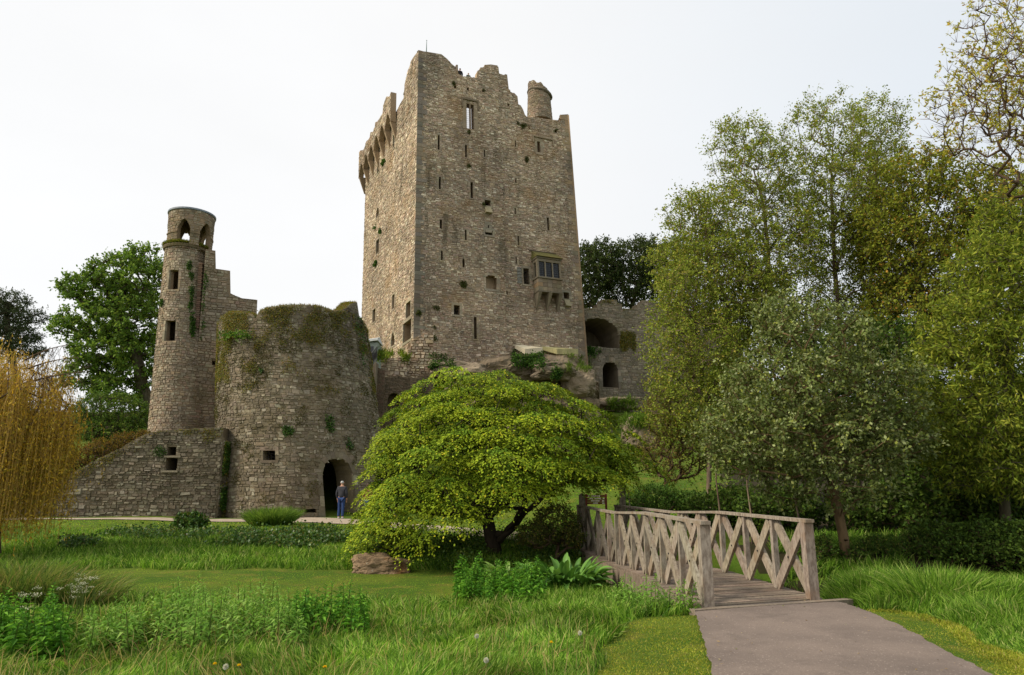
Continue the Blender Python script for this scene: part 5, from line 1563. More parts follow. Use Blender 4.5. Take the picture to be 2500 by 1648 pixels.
# overhanging ash branches from a tree standing outside the frame on the right
def overhang():
    rnd = np.random.default_rng(231)
    Y = 12.5
    b = np.array([11.6, 12.5, Hs(11.6, 12.5)])
    L = lobes_px([(2470, 60, 110, 80, Y, 1.3), (2440, 150, 120, 70, Y, 1.3), (2400, 240, 120, 60, Y, 1.2), (2380, 320, 110, 50, Y, 1.1), (2460, 320, 90, 80, Y, 1.3), (2500, 200, 90, 120, Y, 1.4), (2600, 200, 130, 200, Y, 1.8), (2560, 420, 120, 60, Y, 1.4)])
    cl = poisson(620, sample_lobes(L, rnd, .1), .2, rnd)
    N, par, rad = skeleton(trunk_pts(b, b + (-.3, 0, 6.3), 8, .08, 4), cl, rnd, .0052, .36, .3, .25, .07, rmax=.07)
    root = empty('budding_ash_tree', b, 'tree at the right edge with bare overhanging branches and budding leaf tufts', 'tree')
    link('trunk', limb_mesh('trunk', N, par, rad, 5), M['twig'], root, smooth=True)
    ctr = np.array([11.6, 12.5, 7.])
    c, d, ln = twigs(cl, ctr, rnd, 4, .34, .8, .35)
    link('twigs', twig_mesh('twigs', c, d, ln, .006), M['twig'], root)
    tip = c + d * ln[:, None]
    ok = rnd.random(len(tip)) < .7
    tip, d2 = tip[ok], d[ok]
    per = 7
    pos = np.repeat(tip, per, 0) + rnd.normal(size=(len(tip) * per, 3)) * .012
    dv = unit(np.repeat(d2, per, 0) * .7 + rnd.normal(size=pos.shape) * .7)
    col = colours(len(pos), rnd, [(S(184, 174, 66), 4), (S(160, 160, 62), 3), (S(176, 136, 60), 1.2)], .2)
    lf = rnd.uniform(.05, .1, len(pos))
    link('crown', leaf_mesh('crown', pos, dv, unit(rnd.normal(size=pos.shape) + [0, 0, .5]), lf, lf * .36, col), M['leaf'], root)
overhang()

# ------------------------------------------------------------------ dark yews behind the curtain wall
YEW = [(S(72, 86, 44), 4), (S(58, 72, 38), 4), (S(88, 98, 52), 1.5)]
for lab, px, Y, lobes, sd in (('dark evergreen right behind the keep', 1450, 84, [(1450, 660, 60, 60, 84, 3.5), (1470, 630, 40, 35, 84, 3), (1430, 700, 40, 50, 84, 3)], 241),
                              ('dark evergreen with a spiky top behind the battlements', 1545, 86, [(1545, 650, 60, 60, 86, 3.8), (1520, 700, 60, 50, 86, 3.5), (1570, 620, 45, 35, 86, 3)], 242),
                              ('dark evergreen half hidden behind the birch leaves', 1630, 88, [(1630, 660, 70, 60, 88, 4), (1660, 620, 50, 40, 88, 3), (1620, 720, 70, 50, 88, 4)], 243)):
    b = tb_(px, Y)
    tree('yew_tree', lab, 'tree', b, trunk_pts(b, at(px, 745, Y), 5, .2, sd), lobes, sd, 220, .8, YEW, M['dark_bark'], 6, 1.0, 9, .38, .03, .42, 'evergreens behind the castle', asp=.4, up=.5, twig_r=.02, seg=1.0)

# ------------------------------------------------------------------ left-hand trees
SYC = [(S(104, 132, 52), 4), (S(86, 114, 46), 4), (S(124, 148, 60), 2.5), (S(140, 156, 64), 1)]
b = tb_(352, 56)
tree('sycamore_tree', 'large spreading green tree left of the lookout tower', 'tree', b, np.vstack([trunk_pts(b, at(340, 900, 56), 4, .15, 1), trunk_pts(at(330, 860, 56), at(290, 760, 56), 4, .2, 2)]),
     [(330, 690, 90, 60, 56, 4), (250, 720, 75, 50, 56, 3.6), (190, 710, 40, 22, 56, 1.8), (175, 800, 45, 22, 56, 2), (240, 790, 70, 45, 56, 3.5), (330, 790, 80, 60, 56, 4), (260, 860, 70, 45, 56, 3.4), (345, 870, 60, 60, 56, 3.4), (360, 640, 50, 30, 56, 2.6), (220, 920, 60, 35, 56, 3), (300, 950, 70, 35, 56, 3)],
     251, 560, .58, SYC, M['dark_bark'], 6, .75, 14, .23, .03, .44, asp=.7, seg=.9, twig_r=.015, flat=.5)
b = tb_(20, 72)
tree('cedar_tree', 'dark layered conifer at the left edge', 'tree', b, trunk_pts(b, at(15, 740, 72), 5, .1, 3),
     [(20, 735, 45, 18, 72, 3), (40, 770, 55, 18, 72, 3.4), (25, 810, 60, 18, 72, 3.6), (35, 850, 60, 18, 72, 3.6), (-20, 780, 50, 60, 72, 4), (60, 820, 35, 14, 72, 2)], 252, 260, .6, [(S(66, 78, 50), 4), (S(54, 66, 42), 3), (S(80, 90, 58), 1)], M['dark_bark'], 7, .8, 11, .26, .03, .44, asp=.35, seg=.9, twig_r=.015, up=.1)
b = tb_(268, 46)
tree('laurel_bush', 'big rounded dark green bush above the sloping wall', 'shrub', b, trunk_pts(b, b + (0, 0, .8), 3, .1, 3),
     [(270, 1005, 80, 40, 44, 1.8), (215, 1025, 50, 38, 44, 1.6), (325, 1030, 45, 32, 44, 1.4), (280, 1055, 85, 30, 43.5, 1.6)], 253, 460, .3, [(S(86, 112, 42), 4), (S(66, 92, 36), 4), (S(124, 140, 52), 1.6)], M['dark_bark'], 5, .42, 9, .13, .02, .42, asp=.4, shell=.75, outw=1.0, seg=.6)
# rusty hedge along the top of the sloping wall
hd = np.random.default_rng(254)
b = tb_(250, 37.5)
tree('rusty_hedge', 'low rust-brown hedge along the sloping wall top', 'hedge', b, trunk_pts(b, b + (0, 0, 1.0), 3, .1, 3),
     [(310, 1075, 40, 14, 37, .7), (255, 1095, 45, 18, 37, .8), (205, 1118, 40, 22, 37, .8), (160, 1145, 35, 22, 37, .8), (350, 1063, 20, 8, 37, .5)], 255, 300, .22, [(S(118, 98, 40), 4), (S(96, 92, 36), 3), (S(134, 96, 48), 2)], M['twig'], 4, .28, 8, .08, .012, .42, shell=.4)
# golden weeping willow at the left edge
def willow():
    rnd = np.random.default_rng(261)
    Y = 21.0
    b = tb_(20, Y)
    tops = []
    L = lobes_px([(40, 900, 90, 45, Y, 1.8), (-60, 900, 110, 60, Y, 1.8), (100, 940, 60, 40, Y, 1.4), (140, 1030, 40, 50, Y, 1.0), (60, 1000, 90, 80, Y, 1.6), (0, 1080, 110, 80, Y, 1.8)])
    cl = poisson(300, sample_lobes(L, rnd, .5), .26, rnd)
    N, par, rad = skeleton(trunk_pts(b, b + (-.4, 0, 3.0), 6, .1, 4), cl, rnd, .009, .47, .3, .4, .1, rmax=.22)
    root = empty('weeping_willow', b, 'golden weeping willow trailing to the ground at the left edge', 'tree')
    link('trunk', limb_mesh('trunk', N, par, rad, 5), M['twig'], root, smooth=True)
    ns = 2600
    st = cl[rnd.choice(len(cl), ns)] + rnd.normal(size=(ns, 3)) * .18
    pxs = proj(st)[:, 0]
    gz = H(st[:, 0], st[:, 1])
    low = gz + np.where(pxs < 205, .08, 1.0) + rnd.exponential(.5, ns)
    ln = np.clip((st[:, 2] - low) * rnd.uniform(.35, 1.0, ns), .3, 4.6)
    m = 7
    t = np.linspace(0, 1, m)
    drift = rnd.normal(size=(ns, 2)) * .16 + np.array([.0, -.03])
    Pp = np.zeros((ns, m, 3))
    Pp[:, :, 0] = st[:, None, 0] + drift[:, :1] * np.sqrt(t)[None] + .03 * np.sin(t * 6 + rnd.uniform(0, 6, (ns, 1)))
    Pp[:, :, 1] = st[:, None, 1] + drift[:, 1:] * np.sqrt(t)[None]
    Pp[:, :, 2] = st[:, None, 2] + .12 * np.sin(np.minimum(t * 4, 1) * math.pi)[None] - ln[:, None] * t[None] ** 1.15
    r = .004
    a, bb = Pp[:, :-1].reshape(-1, 3), Pp[:, 1:].reshape(-1, 3)
    V = np.stack([a + [r, 0, 0], a - [r, 0, 0], bb - [r, 0, 0], bb + [r, 0, 0]], 1).reshape(-1, 3)
    link('strands', mesh_np('strands', V, np.arange(len(V)).reshape(-1, 4)), plain_mat('golden twigs', S(176, 140, 66), S(146, 118, 58), 5, .7, 0), root)
    per = 27
    n = ns * per
    u = rnd.random(n) * (m - 1) * .999
    k = u.astype(int); f = (u - k)[:, None]; si = np.repeat(np.arange(ns), per)
    ok = rnd.random(n) < np.repeat(np.clip(ln / 2.2, .25, 1), per)
    pos = (Pp[si, k] * (1 - f) + Pp[si, k + 1] * f)[ok]
    n = len(pos)
    dv = unit(rnd.normal(size=(n, 3)) * .6 + np.array([0, 0, -.8]))
    col = colours(n, rnd, [(S(196, 156, 50), 4), (S(176, 144, 48), 4), (S(208, 178, 70), 2), (S(142, 130, 50), 3)], .2)
    pos = pos + rnd.normal(size=pos.shape) * .03
    lf = rnd.uniform(.07, .135, n)
    link('crown', leaf_mesh('crown', pos, dv, rdir(n, rnd), lf, lf * .3, col), M['leaf'], root)
    # sparse pinkish arching sprays to the right of the crown
    for k, (p0, p1, p2) in enumerate((((60, 880), (110, 850), (165, 842)), ((70, 900), (120, 878), (190, 872)), ((80, 930), (140, 915), (215, 905)))):
        a, b_, c_ = at(*p0, Y), at(*p1, Y), at(*p2, Y)
        tt = np.linspace(0, 1, 10)[:, None]
        pts = (1 - tt) ** 2 * a + 2 * tt * (1 - tt) * b_ + tt ** 2 * c_
        mb = MB(); mb.tube(pts, np.linspace(.03, .008, 10), 5)
        for j in range(40):
            s_ = pts[rnd.integers(2, 10)]; e_ = s_ + np.array([rnd.normal() * .25, rnd.normal() * .2, -rnd.uniform(.2, 1.3)])
            mid = (s_ + e_) / 2 + np.array([rnd.normal() * .1, 0, .12]); mb.tube([s_, mid, e_], [.006, .005, .003], 3, cap=False)
        mb.build('branch', M['twig'], root)
willow()

# ================================================================== wooden footbridge
def wood_mat(name, c1, c2, c3):
    m, n, l, out = mat_new(name)
    tc = n.new('ShaderNodeNewGeometry'); pos = tc.outputs['Position']
    col = n.new('ShaderNodeVertexColor'); col.layer_name = 'Col'
    grain = n_noise(n, l, pos, 22.0, 6, .65, (1, 1, .35))
    big = n_noise(n, l, pos, 2.3, 4, .6)
    c = n_mix(n, l, n_range(n, l, grain, .3, .7), c1, c2)
    c = n_mix(n, l, n_range(n, l, big, .48, .72, 0, .7), c, c3)
    c = n_mix(n, l, n_range(n, l, n_noise(n, l, pos, 3.5, 6, .7), .55, .72, 0, .45), c, S(98, 98, 74))
    c = n_mix(n, l, n_range(n, l, n_noise(n, l, pos, 9, 6, .7, (1, 1, .3)), .60, .72, 0, .6), c, S(82, 66, 54))
    c = n_mix(n, l, 1.0, c, col.outputs['Color'], 'MULTIPLY')
    p = n.new('ShaderNodeBsdfPrincipled'); p.inputs['Roughness'].default_value = .82; p.inputs['Specular IOR Level'].default_value = .2
    l.new(c, p.inputs['Base Color'])
    l.new(n_bump(n, l, grain, .5, .006), p.inputs['Normal'])
    l.new(p.outputs['BSDF'], out.inputs['Surface'])
    return m
M['wood'] = wood_mat('weathered timber', S(160, 149, 134), S(112, 100, 87), S(124, 102, 80))
M['deck'] = wood_mat('worn deck boards', S(142, 126, 111), S(110, 96, 83), S(124, 104, 87))
RH_ = 1.13
def deck_z(t): return .035 + np.interp(t, [0, .35, .62, 1], [0, .03, -.05, .03])
nL, nR = atz(1731, 1480, .03), atz(1988, 1463, .03)
kL = at(1511, 1262, 16.4); kL[2] = 0
fL, fR = at(1414, 1240, 20.8), at(1506, 1236, 20.9)
kR = np.array([4.02, 16.6, 0])
Lp = np.array([nL[:2], kL[:2], fL[:2]]); Rp = np.array([nR[:2], kR[:2], fR[:2]])
LEN = 10.6
def along(P, t):
    s = np.concatenate([[0], np.cumsum(np.linalg.norm(np.diff(P, axis=0), axis=1))])
    u = np.asarray(t) * s[-1]
    return np.stack([np.interp(u, s, P[:, 0]), np.interp(u, s, P[:, 1])], -1)
bridge = empty('footbridge', (*((nL + nR) / 2)[:2], 0), 'weathered wooden footbridge with cross-braced railings', 'bridge')
rb5 = np.random.default_rng(77)
def tone(lo=.72, hi=1.12): return np.array([1, 1, 1]) * rb5.uniform(lo, hi) * (1 + rb5.uniform(-.03, .03, 3))
mb = MB()
for P, sgn in ((Lp, -1), (Rp, 1)):
    ts = np.linspace(0, 1, 22); p = along(P, ts)
    for i in range(21):
        a, b = p[i], p[i + 1]
        for (off, w, z0, z1) in ((.10 * sgn, .14, -.52, -.045),):
            d = unit(b - a); nrm = np.array([d[1], -d[0]]) * 1.0
            za, zb = deck_z(ts[i]), deck_z(ts[i + 1])
            q0, q1 = a + nrm * (off - w / 2), a + nrm * (off + w / 2); q2, q3 = b + nrm * (off + w / 2), b + nrm * (off - w / 2)
            mb.hexa([(*q0, za + z0), (*q1, za + z0), (*q2, zb + z0), (*q3, zb + z0), (*q0, za + z1), (*q1, za + z1), (*q2, zb + z1), (*q3, zb + z1)], tone(.9, 1.1))
deck = mb.build('deck_beams', M['deck'], bridge)
npl = 78
for i in range(npl):
    t0, t1 = i / npl, (i + 1) / npl
    e = .012 / LEN
    a0, a1, b0, b1 = along(Lp, t0 + e), along(Lp, t1 - e), along(Rp, t0 + e), along(Rp, t1 - e)
    ex = unit(b0 - a0) * .17
    a0, a1, b0, b1 = a0 - ex, a1 - ex, b0 + ex, b1 + ex
    z = deck_z(t0) + rb5.uniform(-.004, .004)
    mb = MB(); mb.hexa([(*a0, z - .04), (*b0, z - .04), (*b1, z - .04), (*a1, z - .04), (*a0, z), (*b0, z), (*b1, z), (*a1, z)], tone(.8, 1.12))
    mb.build('plank', M['deck'], deck)
mb = MB(); a, b = nL[:2] - unit(nR[:2] - nL[:2]) * .38, nR[:2] + unit(nR[:2] - nL[:2]) * .55
d = unit(nR[:2] - nL[:2]); pn = np.array([d[1], -d[0]])
mb.beam((*(a + pn * .14), -.015), (*(b + pn * .14), -.015), .14, .09, c=tone(1.0, 1.05)); mb.build('threshold_board', M['deck'], bridge)
# fascia boards hung down the outside of the left beam
for i in range(46):
    t0, t1 = i / 46 * .62, (i + .94) / 46 * .62
    a, b = along(Lp, t0), along(Lp, t1)
    d = unit(b - a); o = np.array([-d[1], d[0]]) * .185
    z = float(deck_z(t0))
    hb = .42 + .16 * math.sin(i * .5) * .2
    mb = MB(); ins = -o / .185 * .022
    p = [a + o, b + o, b + o + ins, a + o + ins]
    mb.hexa([(*q, z - hb) for q in p] + [(*q, z - .05) for q in p], tone(.75, 1.05)); mb.build('fascia_board', M['deck'], deck)
nb_ = 9
for P, sgn in ((Lp, 1), (Rp, -1)):
    # sgn: direction of the inside of the bridge
    ts = np.linspace(.004, .996, nb_ + 1)
    pts = along(P, ts); zz = deck_z(ts)
    hr = MB()
    fine = np.linspace(-.008, 1.006, 34); fp = along(P, np.clip(fine, 0, 1)); fp[0] += unit(P[0] - P[1]) * .08; fp[-1] += unit(P[-1] - P[-2]) * .08; fz = deck_z(np.clip(fine, 0, 1)) + RH_
    for i in range(33):
        hr.beam((*fp[i], fz[i] + .025), (*fp[i + 1], fz[i + 1] + .025), .145, .05, c=(.98, .98, .98))
    rail_ = hr.build('handrail', M['wood'], bridge)
    for i in range(nb_ + 1):
        end = i in (0, nb_)
        w = .15 if end else .088
        b0 = pts[i]; mb = MB()
        mb.beam((*b0, zz[i] + (.002 if i else -.06)), (*b0, zz[i] + RH_ - .001), w, w, up=(*unit(P[1] - P[0]), 0), c=tone(.85, 1.05))
        mb.build('post', M['wood'], rail_)
    if True:
        mk = MB(); i5 = kL if sgn > 0 else kR
        mk.beam((i5[0] - .1 * sgn * 0, i5[1] + .12, -1.2), (i5[0], i5[1] + .12, deck_z(.62) + RH_ - .002), .17, .17, up=(0, 1, 0), c=tone(.75, .9)); mk.build('pier_post', M['wood'], rail_)
    for i in range(nb_):
        a, b = pts[i], pts[i + 1]
        d = unit(b - a); inn = np.array([d[1], -d[0]]) * sgn
        za, zb = zz[i] + .04, zz[i + 1] + .04
        g = .07
        a_, b_ = a + d * g, b - d * g
        n3 = (*inn, 0)
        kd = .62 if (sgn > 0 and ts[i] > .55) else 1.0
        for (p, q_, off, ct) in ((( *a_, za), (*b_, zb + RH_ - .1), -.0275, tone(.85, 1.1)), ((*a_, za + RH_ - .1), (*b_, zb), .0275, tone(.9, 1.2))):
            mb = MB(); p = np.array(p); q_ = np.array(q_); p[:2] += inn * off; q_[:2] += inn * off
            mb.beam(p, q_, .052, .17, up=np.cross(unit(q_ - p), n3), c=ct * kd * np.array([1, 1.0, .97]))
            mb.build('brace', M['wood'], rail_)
        mid = np.array([*((a + b) / 2), (za + zb + RH_ - .1) / 2]); bo = MB()
        for sd in (-1, 1): bo.beam(mid + np.array(n3) * sd * .05, mid + np.array(n3) * sd * .066, .028, .028)
        bo.build('bolt', M['iron'], rail_)
# two tall gate posts at the far end
for px, py, Y, lab in ((1519, 1189, 21.6, 'tall square timber post at the far right end of the footbridge'), (1421, 1211, 21.5, 'tall square timber post at the far left end of the footbridge')):
    tp = at(px, py, Y); g = Hs(tp[0], tp[1])
    r = empty('gate_post', (tp[0], tp[1], g), lab, 'post')
    mb = MB(); mb.beam((tp[0], tp[1], g - .3), tp, .17, .17, up=(.3, 1, 0), c=tone(.85, .95)); mb.build('shaft', M['wood'], r)
    mb = MB(); mb.lathe([(.12, 0), (.12, .02), (.01, .09)], (tp[0], tp[1], tp[2] + .001), 4, tone(.7, .8), a0=.3, a1=.3 + 2 * math.pi); mb.build('cap', M['wood'], r)
# old timbers lying beside the bridge
for k, (x0, y0, x1, y1) in enumerate(((1440, 1373, 1512, 1360), (1446, 1379, 1518, 1366), (1448, 1385, 1520, 1372))):
    a, b = at(x0, y0, 15.6), at(x1, y1, 16.0)
    g0, g1 = Hs(a[0], a[1]) + .08 + .0 * k, Hs(b[0], b[1]) + .08
    a = atz(x0, y0, -.32 + .02 * k); b = a + np.array([.62, .25, .10])
    mb = MB(); mb.beam(a, b, .12, .08, c=tone(.75, 1.0))
    o = mb.build('old_timber', M['wood'])
    tag(o, ('upper', 'middle', 'lowest')[k] + ' of three old timbers lying left of the footbridge', 'timber', 'old timbers beside the bridge')

# ------------------------------------------------------------------ sign
sY = 25.0
M['sign'] = plain_mat('red-brown painted board', S(98, 40, 28), S(80, 34, 26), 6, .6, .1)
M['signtext'] = plain_mat('white sign paint', S(226, 220, 210), None, 6, .6, 0)
s0, s1 = at(1431, 1209, sY), at(1479, 1206, sY); sg = Hs(s0[0], sY)
sign = empty('direction_sign', ((s0[0] + s1[0]) / 2, sY, sg), 'red-brown finger board sign with white lettering beyond the footbridge', 'sign')
for x in (s0[0] + .0, s1[0] - .0):
    mb = MB(); mb.box((x - .035, sY - .035, sg - .3), (x + .035, sY + .035, s1[2])); mb.build('post', M['sign'], sign)
ys = [1211, 1217.5, 1223, 1228.5]
SIGN_TXT = [('CASTLE & CAVES', -1), ('RIVER BANK WALK', 1), ('FERN GARDEN', 1), ('COFFEE', 1)]
for k, (txt, arrow) in enumerate(SIGN_TXT):
    zc = at(1455, ys[k], sY)[2]; hh = 2.35 * pxm(sY)
    mb = MB(); mb.box((s0[0] + .036, sY - .02, zc - hh), (s1[0] - .036, sY + .02, zc + hh)); board = mb.build('board', M['sign'], sign)
    cu = bpy.data.curves.new('lettering', 'FONT'); cu.body = txt; cu.size = hh * 1.35; cu.align_x = 'CENTER'; cu.align_y = 'CENTER'; cu.extrude = .002; cu.offset = .002
    tmp = bpy.data.objects.new('lettering', cu); COL.objects.link(tmp)
    lme = bpy.data.meshes.new_from_object(tmp); bpy.data.objects.remove(tmp)
    lme.name = 'lettering'; lme.materials.clear(); lme.materials.append(M['signtext'])
    o = bpy.data.objects.new('lettering', lme); COL.objects.link(o)
    o.location = ((s0[0] + s1[0]) / 2 - .03, sY - .024, zc); o.rotation_euler = (math.pi / 2, 0, 0)
    o.parent = board; o.matrix_parent_inverse = Matrix.Translation(-world_loc(board))
    if arrow:
        x = s1[0] - .09 if arrow > 0 else s0[0] + .09; mb = MB(); g = arrow
        mb.add([(x - .05 * g, sY - .026, zc - hh * .45), (x, sY - .026, zc - hh * .45), (x, sY - .026, zc + hh * .45), (x - .05 * g, sY - .026, zc + hh * .45), (x + .045 * g, sY - .026, zc)], [(0, 1, 2, 3)], [(1, 4, 2)])
        mb.build('arrow', M['signtext'], board)

# ================================================================== people
def skin_mesh(name, verts, edges, radii, mat, parent, sub=2):
    me = bpy.data.meshes.new(name); me.from_pydata([tuple(v) for v in verts], edges, []); me.update()
    o = bpy.data.objects.new(name, me); COL.objects.link(o); me.materials.append(mat)
    o.modifiers.new('skin', 'SKIN'); 
    if not me.skin_vertices: me.attributes
    for i, r in enumerate(radii):
        sv = me.skin_vertices[0].data[i]; sv.radius = (r, r) if np.isscalar(r) else r
        sv.use_root = (i == 0)
    s = o.modifiers.new('sub', 'SUBSURF'); s.levels = sub; s.render_levels = sub
    me.polygons.foreach_set('use_smooth', [True] * len(me.polygons))
    o.modifiers['skin'].use_smooth_shade = True
    o.parent = parent
    return o
def person(loc, rotz, label, top_c, leg_c, hair_c, h=1.75, arm='relaxed', stride=.06):
    k = h / 1.75
    root = empty('person', loc, label, 'person'); root.rotation_euler = (0, 0, rotz); root.scale = (k, k, k)
    sk = plain_mat('skin', S(196, 150, 124), S(184, 136, 112), 8, .6, 0)
    tm, lm, hm, sm = plain_mat('jacket cloth', top_c, tuple(.8 * c for c in top_c), 9, .85, .3), plain_mat('trouser cloth', leg_c, tuple(.75 * c for c in leg_c), 9, .9, .3), plain_mat('hair', hair_c, tuple(.7 * c for c in hair_c), 30, .7, .3), plain_mat('shoe leather', S(206, 206, 204), S(170, 170, 168), 9, .6, .1)
    s = stride
    # body: pelvis, spine, neck, head; arms; legs -- one continuous figure facing -y
    V = [(0, 0, .95), (0, 0, 1.15), (0, .01, 1.38), (0, .005, 1.50), (0, -.005, 1.565), (0, -.012, 1.64), (0, -.005, 1.71),
         (.09, 0, .90), (.1, -s * .5, .50), (.105, -s * .3 + .03, .09), (.115, -s * .3 - .1, .04),
         (-.09, 0, .90), (-.1, s * .5, .50), (-.105, s * .8 + .03, .09), (-.115, s * .8 - .1, .04),
         (.17, .01, 1.42), (.235, .03, 1.16), (.225, -.06, .93), (.215, -.09, .84),
         (-.17, .01, 1.42), (-.235, .03, 1.16), (-.225, -.06, .93), (-.215, -.09, .84)]
    E = [(0, 1), (1, 2), (2, 3), (3, 4), (4, 5), (5, 6), (0, 7), (7, 8), (8, 9), (9, 10), (0, 11), (11, 12), (12, 13), (13, 14), (2, 15), (15, 16), (16, 17), (17, 18), (2, 19), (19, 20), (20, 21), (21, 22)]
    R = [(.15, .11), (.14, .1), (.16, .1), .055, .06, (.075, .095), .06, .085, .055, .04, .035, .085, .055, .04, .035, .06, .045, .033, .03, .06, .045, .033, .03]
    body = skin_mesh('body', V, E, R, sk, root)
    # fingers
    for sd in (1, -1):
        base = np.array([.215 * sd, -.095, .82])
        fv, fe, fr = [base + (0, 0, .02)], [], [.022]
        for j, (dx, ln) in enumerate(((-.026, .075), (-.009, .085), (.009, .08), (.024, .065))):
            n0 = len(fv); fv += [base + (0, dx, -.02), base + (-.004 * sd, dx - .004, -.02 - ln * .55), base + (-.016 * sd, dx - .006, -.02 - ln)]
            fe += [(0, n0), (n0, n0 + 1), (n0 + 1, n0 + 2)]; fr += [.011, .0095, .008]
        n0 = len(fv); fv += [base + (0, -.035, .0), base + (0, -.05, -.035)]; fe += [(0, n0), (n0, n0 + 1)]; fr += [.012, .009]
        skin_mesh('hand', fv, fe, fr, sk, root, 1)
    ji = [0, 1, 2, 3, 15, 16, 17, 19, 20, 21]; mp_ = {v: i for i, v in enumerate(ji)}
    JV = [np.array(V[i]) for i in ji]; JV[0] = np.array((0, 0, .9)); JV[3] = np.array((0, .005, 1.475))
    skin_mesh('jacket', JV, [(mp_[a], mp_[b]) for a, b in E if a in mp_ and b in mp_], [(.185, .145), (.175, .135), (.195, .13), .07, .078, .064, .052, .078, .064, .052], tm, root)
    for ids in ((7, 8, 9), (11, 12, 13)):
        pass
    TV = [(0, 0, .97)] + [V[i] for i in (7, 8, 9, 11, 12, 13)]
    skin_mesh('trousers', TV, [(0, 1), (1, 2), (2, 3), (0, 4), (4, 5), (5, 6)], [(.155, .115), .1, .072, .062, .1, .072, .062], lm, root)
    for i in (9, 13):
        a = np.array(V[i]); skin_mesh('shoe', [a + (0, .03, -.045), a + (0, -.06, -.05), a + (0, -.15, -.06)], [(0, 1), (1, 2)], [.045, .045, .035], sm, root, 1)
    # hair cap, ears, nose
    skin_mesh('hair', [(0, .03, 1.60), (0, .035, 1.66), (0, .01, 1.735)], [(0, 1), (1, 2)], [(.072, .06), (.085, .075), (.065, .06)], hm, root)
    mb = MB(); mb.lathe([(.001, -.03), (.012, -.02), (.013, .0), (.004, .03)], (0, -.107, 1.63), 6)
    for sd in (1, -1): mb.lathe([(.001, -.03), (.014, -.01), (.013, .015), (.001, .03)], (.088 * sd, .0, 1.635), 6)
    f = mb.build('face_features', sk, None, True); f.parent = root
    mb = MB()
    for sd in (1, -1): mb.lathe([(.001, -.008), (.009, 0), (.001, .008)], (.032 * sd, -.098, 1.655), 6)
    mb.box((-.022, -.104, 1.587), (.022, -.096, 1.593)); f = mb.build('eyes_and_mouth', plain_mat('dark features', S(60, 40, 36), None, 5, .5, 0), None, True); f.parent = root
    return root
pp = at(832, 1255, 33.3); g = Hs(pp[0], 33.3) + .03
person((pp[0], 33.3, g), math.radians(175), 'grey-haired man in a dark jacket and blue jeans walking to the arched door', S(58, 58, 64), S(44, 66, 112), S(190, 190, 188), 1.76)
pp = at(896, 1255, 32.6); g = Hs(pp[0], 32.6) + .03
person((pp[0], 32.6, g), math.radians(160), 'person in a reddish top and jeans half hidden by the maple', S(120, 62, 58), S(50, 70, 112), S(80, 60, 44), 1.66)
wz_ = kf.P(np.array(6.), np.array(v_walk), np.array(-1.2))[2] + .01
for px, lab, tc, hc, hh in ((1132, 'dark-clad visitor standing behind the broken battlements', S(24, 24, 28), S(22, 20, 18), 1.78), (1153, 'fair-haired visitor peeping over the battlements beside the dark one', S(90, 96, 88), S(150, 140, 110), 1.5)):
    u = kf.uv(px, 190)[0]; q_ = kf.P(np.array(u), np.array(v_walk), np.array(-1.2))
    person((q_[0], q_[1], wz_), math.radians(200), lab, tc, S(40, 44, 60), hc, hh)

# ================================================================== grass and herbs
gr = np.random.default_rng(301)
def scatter_px(n, x0, x1, y0, y1, zg=0.0):
    """points on the terrain spread evenly over the view"""
    px, py = gr.uniform(x0, x1, n), gr.uniform(y0, y1, n)
    d = _fw[None] + _rt[None] * ((px - W_PX / 2) / F)[:, None] + _up[None] * ((H_PX / 2 - py) / F)[:, None]
    z = np.full(n, zg)
    for _ in range(12):
        t = (z - EYE) / d[:, 2]; P = EYEP + d * t[:, None]
        z = .5 * z + .5 * H(P[:, 0], P[:, 1])
    P[:, 2] = H(P[:, 0], P[:, 1])
    return P, px, py
def blades(name, P, hgt, wid, pal, lean=.35, swirl=.5, var=.2, label=None, cl=.35):
    n = len(P)
    ang = 2.2 * fbm(P * [.8, .8, 0], 3, 6) * math.pi
    sw = np.stack([np.cos(ang), np.sin(ang), 0 * ang], -1)
    d = unit(np.array([0, 0, 1.0]) + sw * swirl * gr.uniform(.3, 1.2, (n, 1)) + gr.normal(size=(n, 3)) * lean * [1, 1, .3])
    nr = unit(gr.normal(size=(n, 3)) * [1, 1, .1])
    tone_ = 1 + cl * fbm(P * [1.6, 1.6, 0], 3, 8)
    col = colours(n, gr, pal, var) * np.clip(tone_, .45, 1.5)[:, None]
    me = leaf_mesh(name, P - [0, 0, .02], d, nr, hgt, wid, col, 'blade')
    o = link(name, me, M['grass_blade'])
    return tag(o, label, 'grass', kind='stuff')
LUSH = [(S(116, 152, 50), 4), (S(92, 130, 40), 4), (S(146, 172, 76), 2.5), (S(66, 100, 32), 3), (S(170, 176, 104), .9)]
MOWN = [(S(144, 176, 50), 4), (S(124, 160, 44), 4), (S(164, 180, 64), 2), (S(174, 168, 76), 1)]
VERGE = [(S(156, 160, 56), 4), (S(130, 146, 48), 4), (S(170, 164, 72), 2), (S(164, 154, 92), .6)]
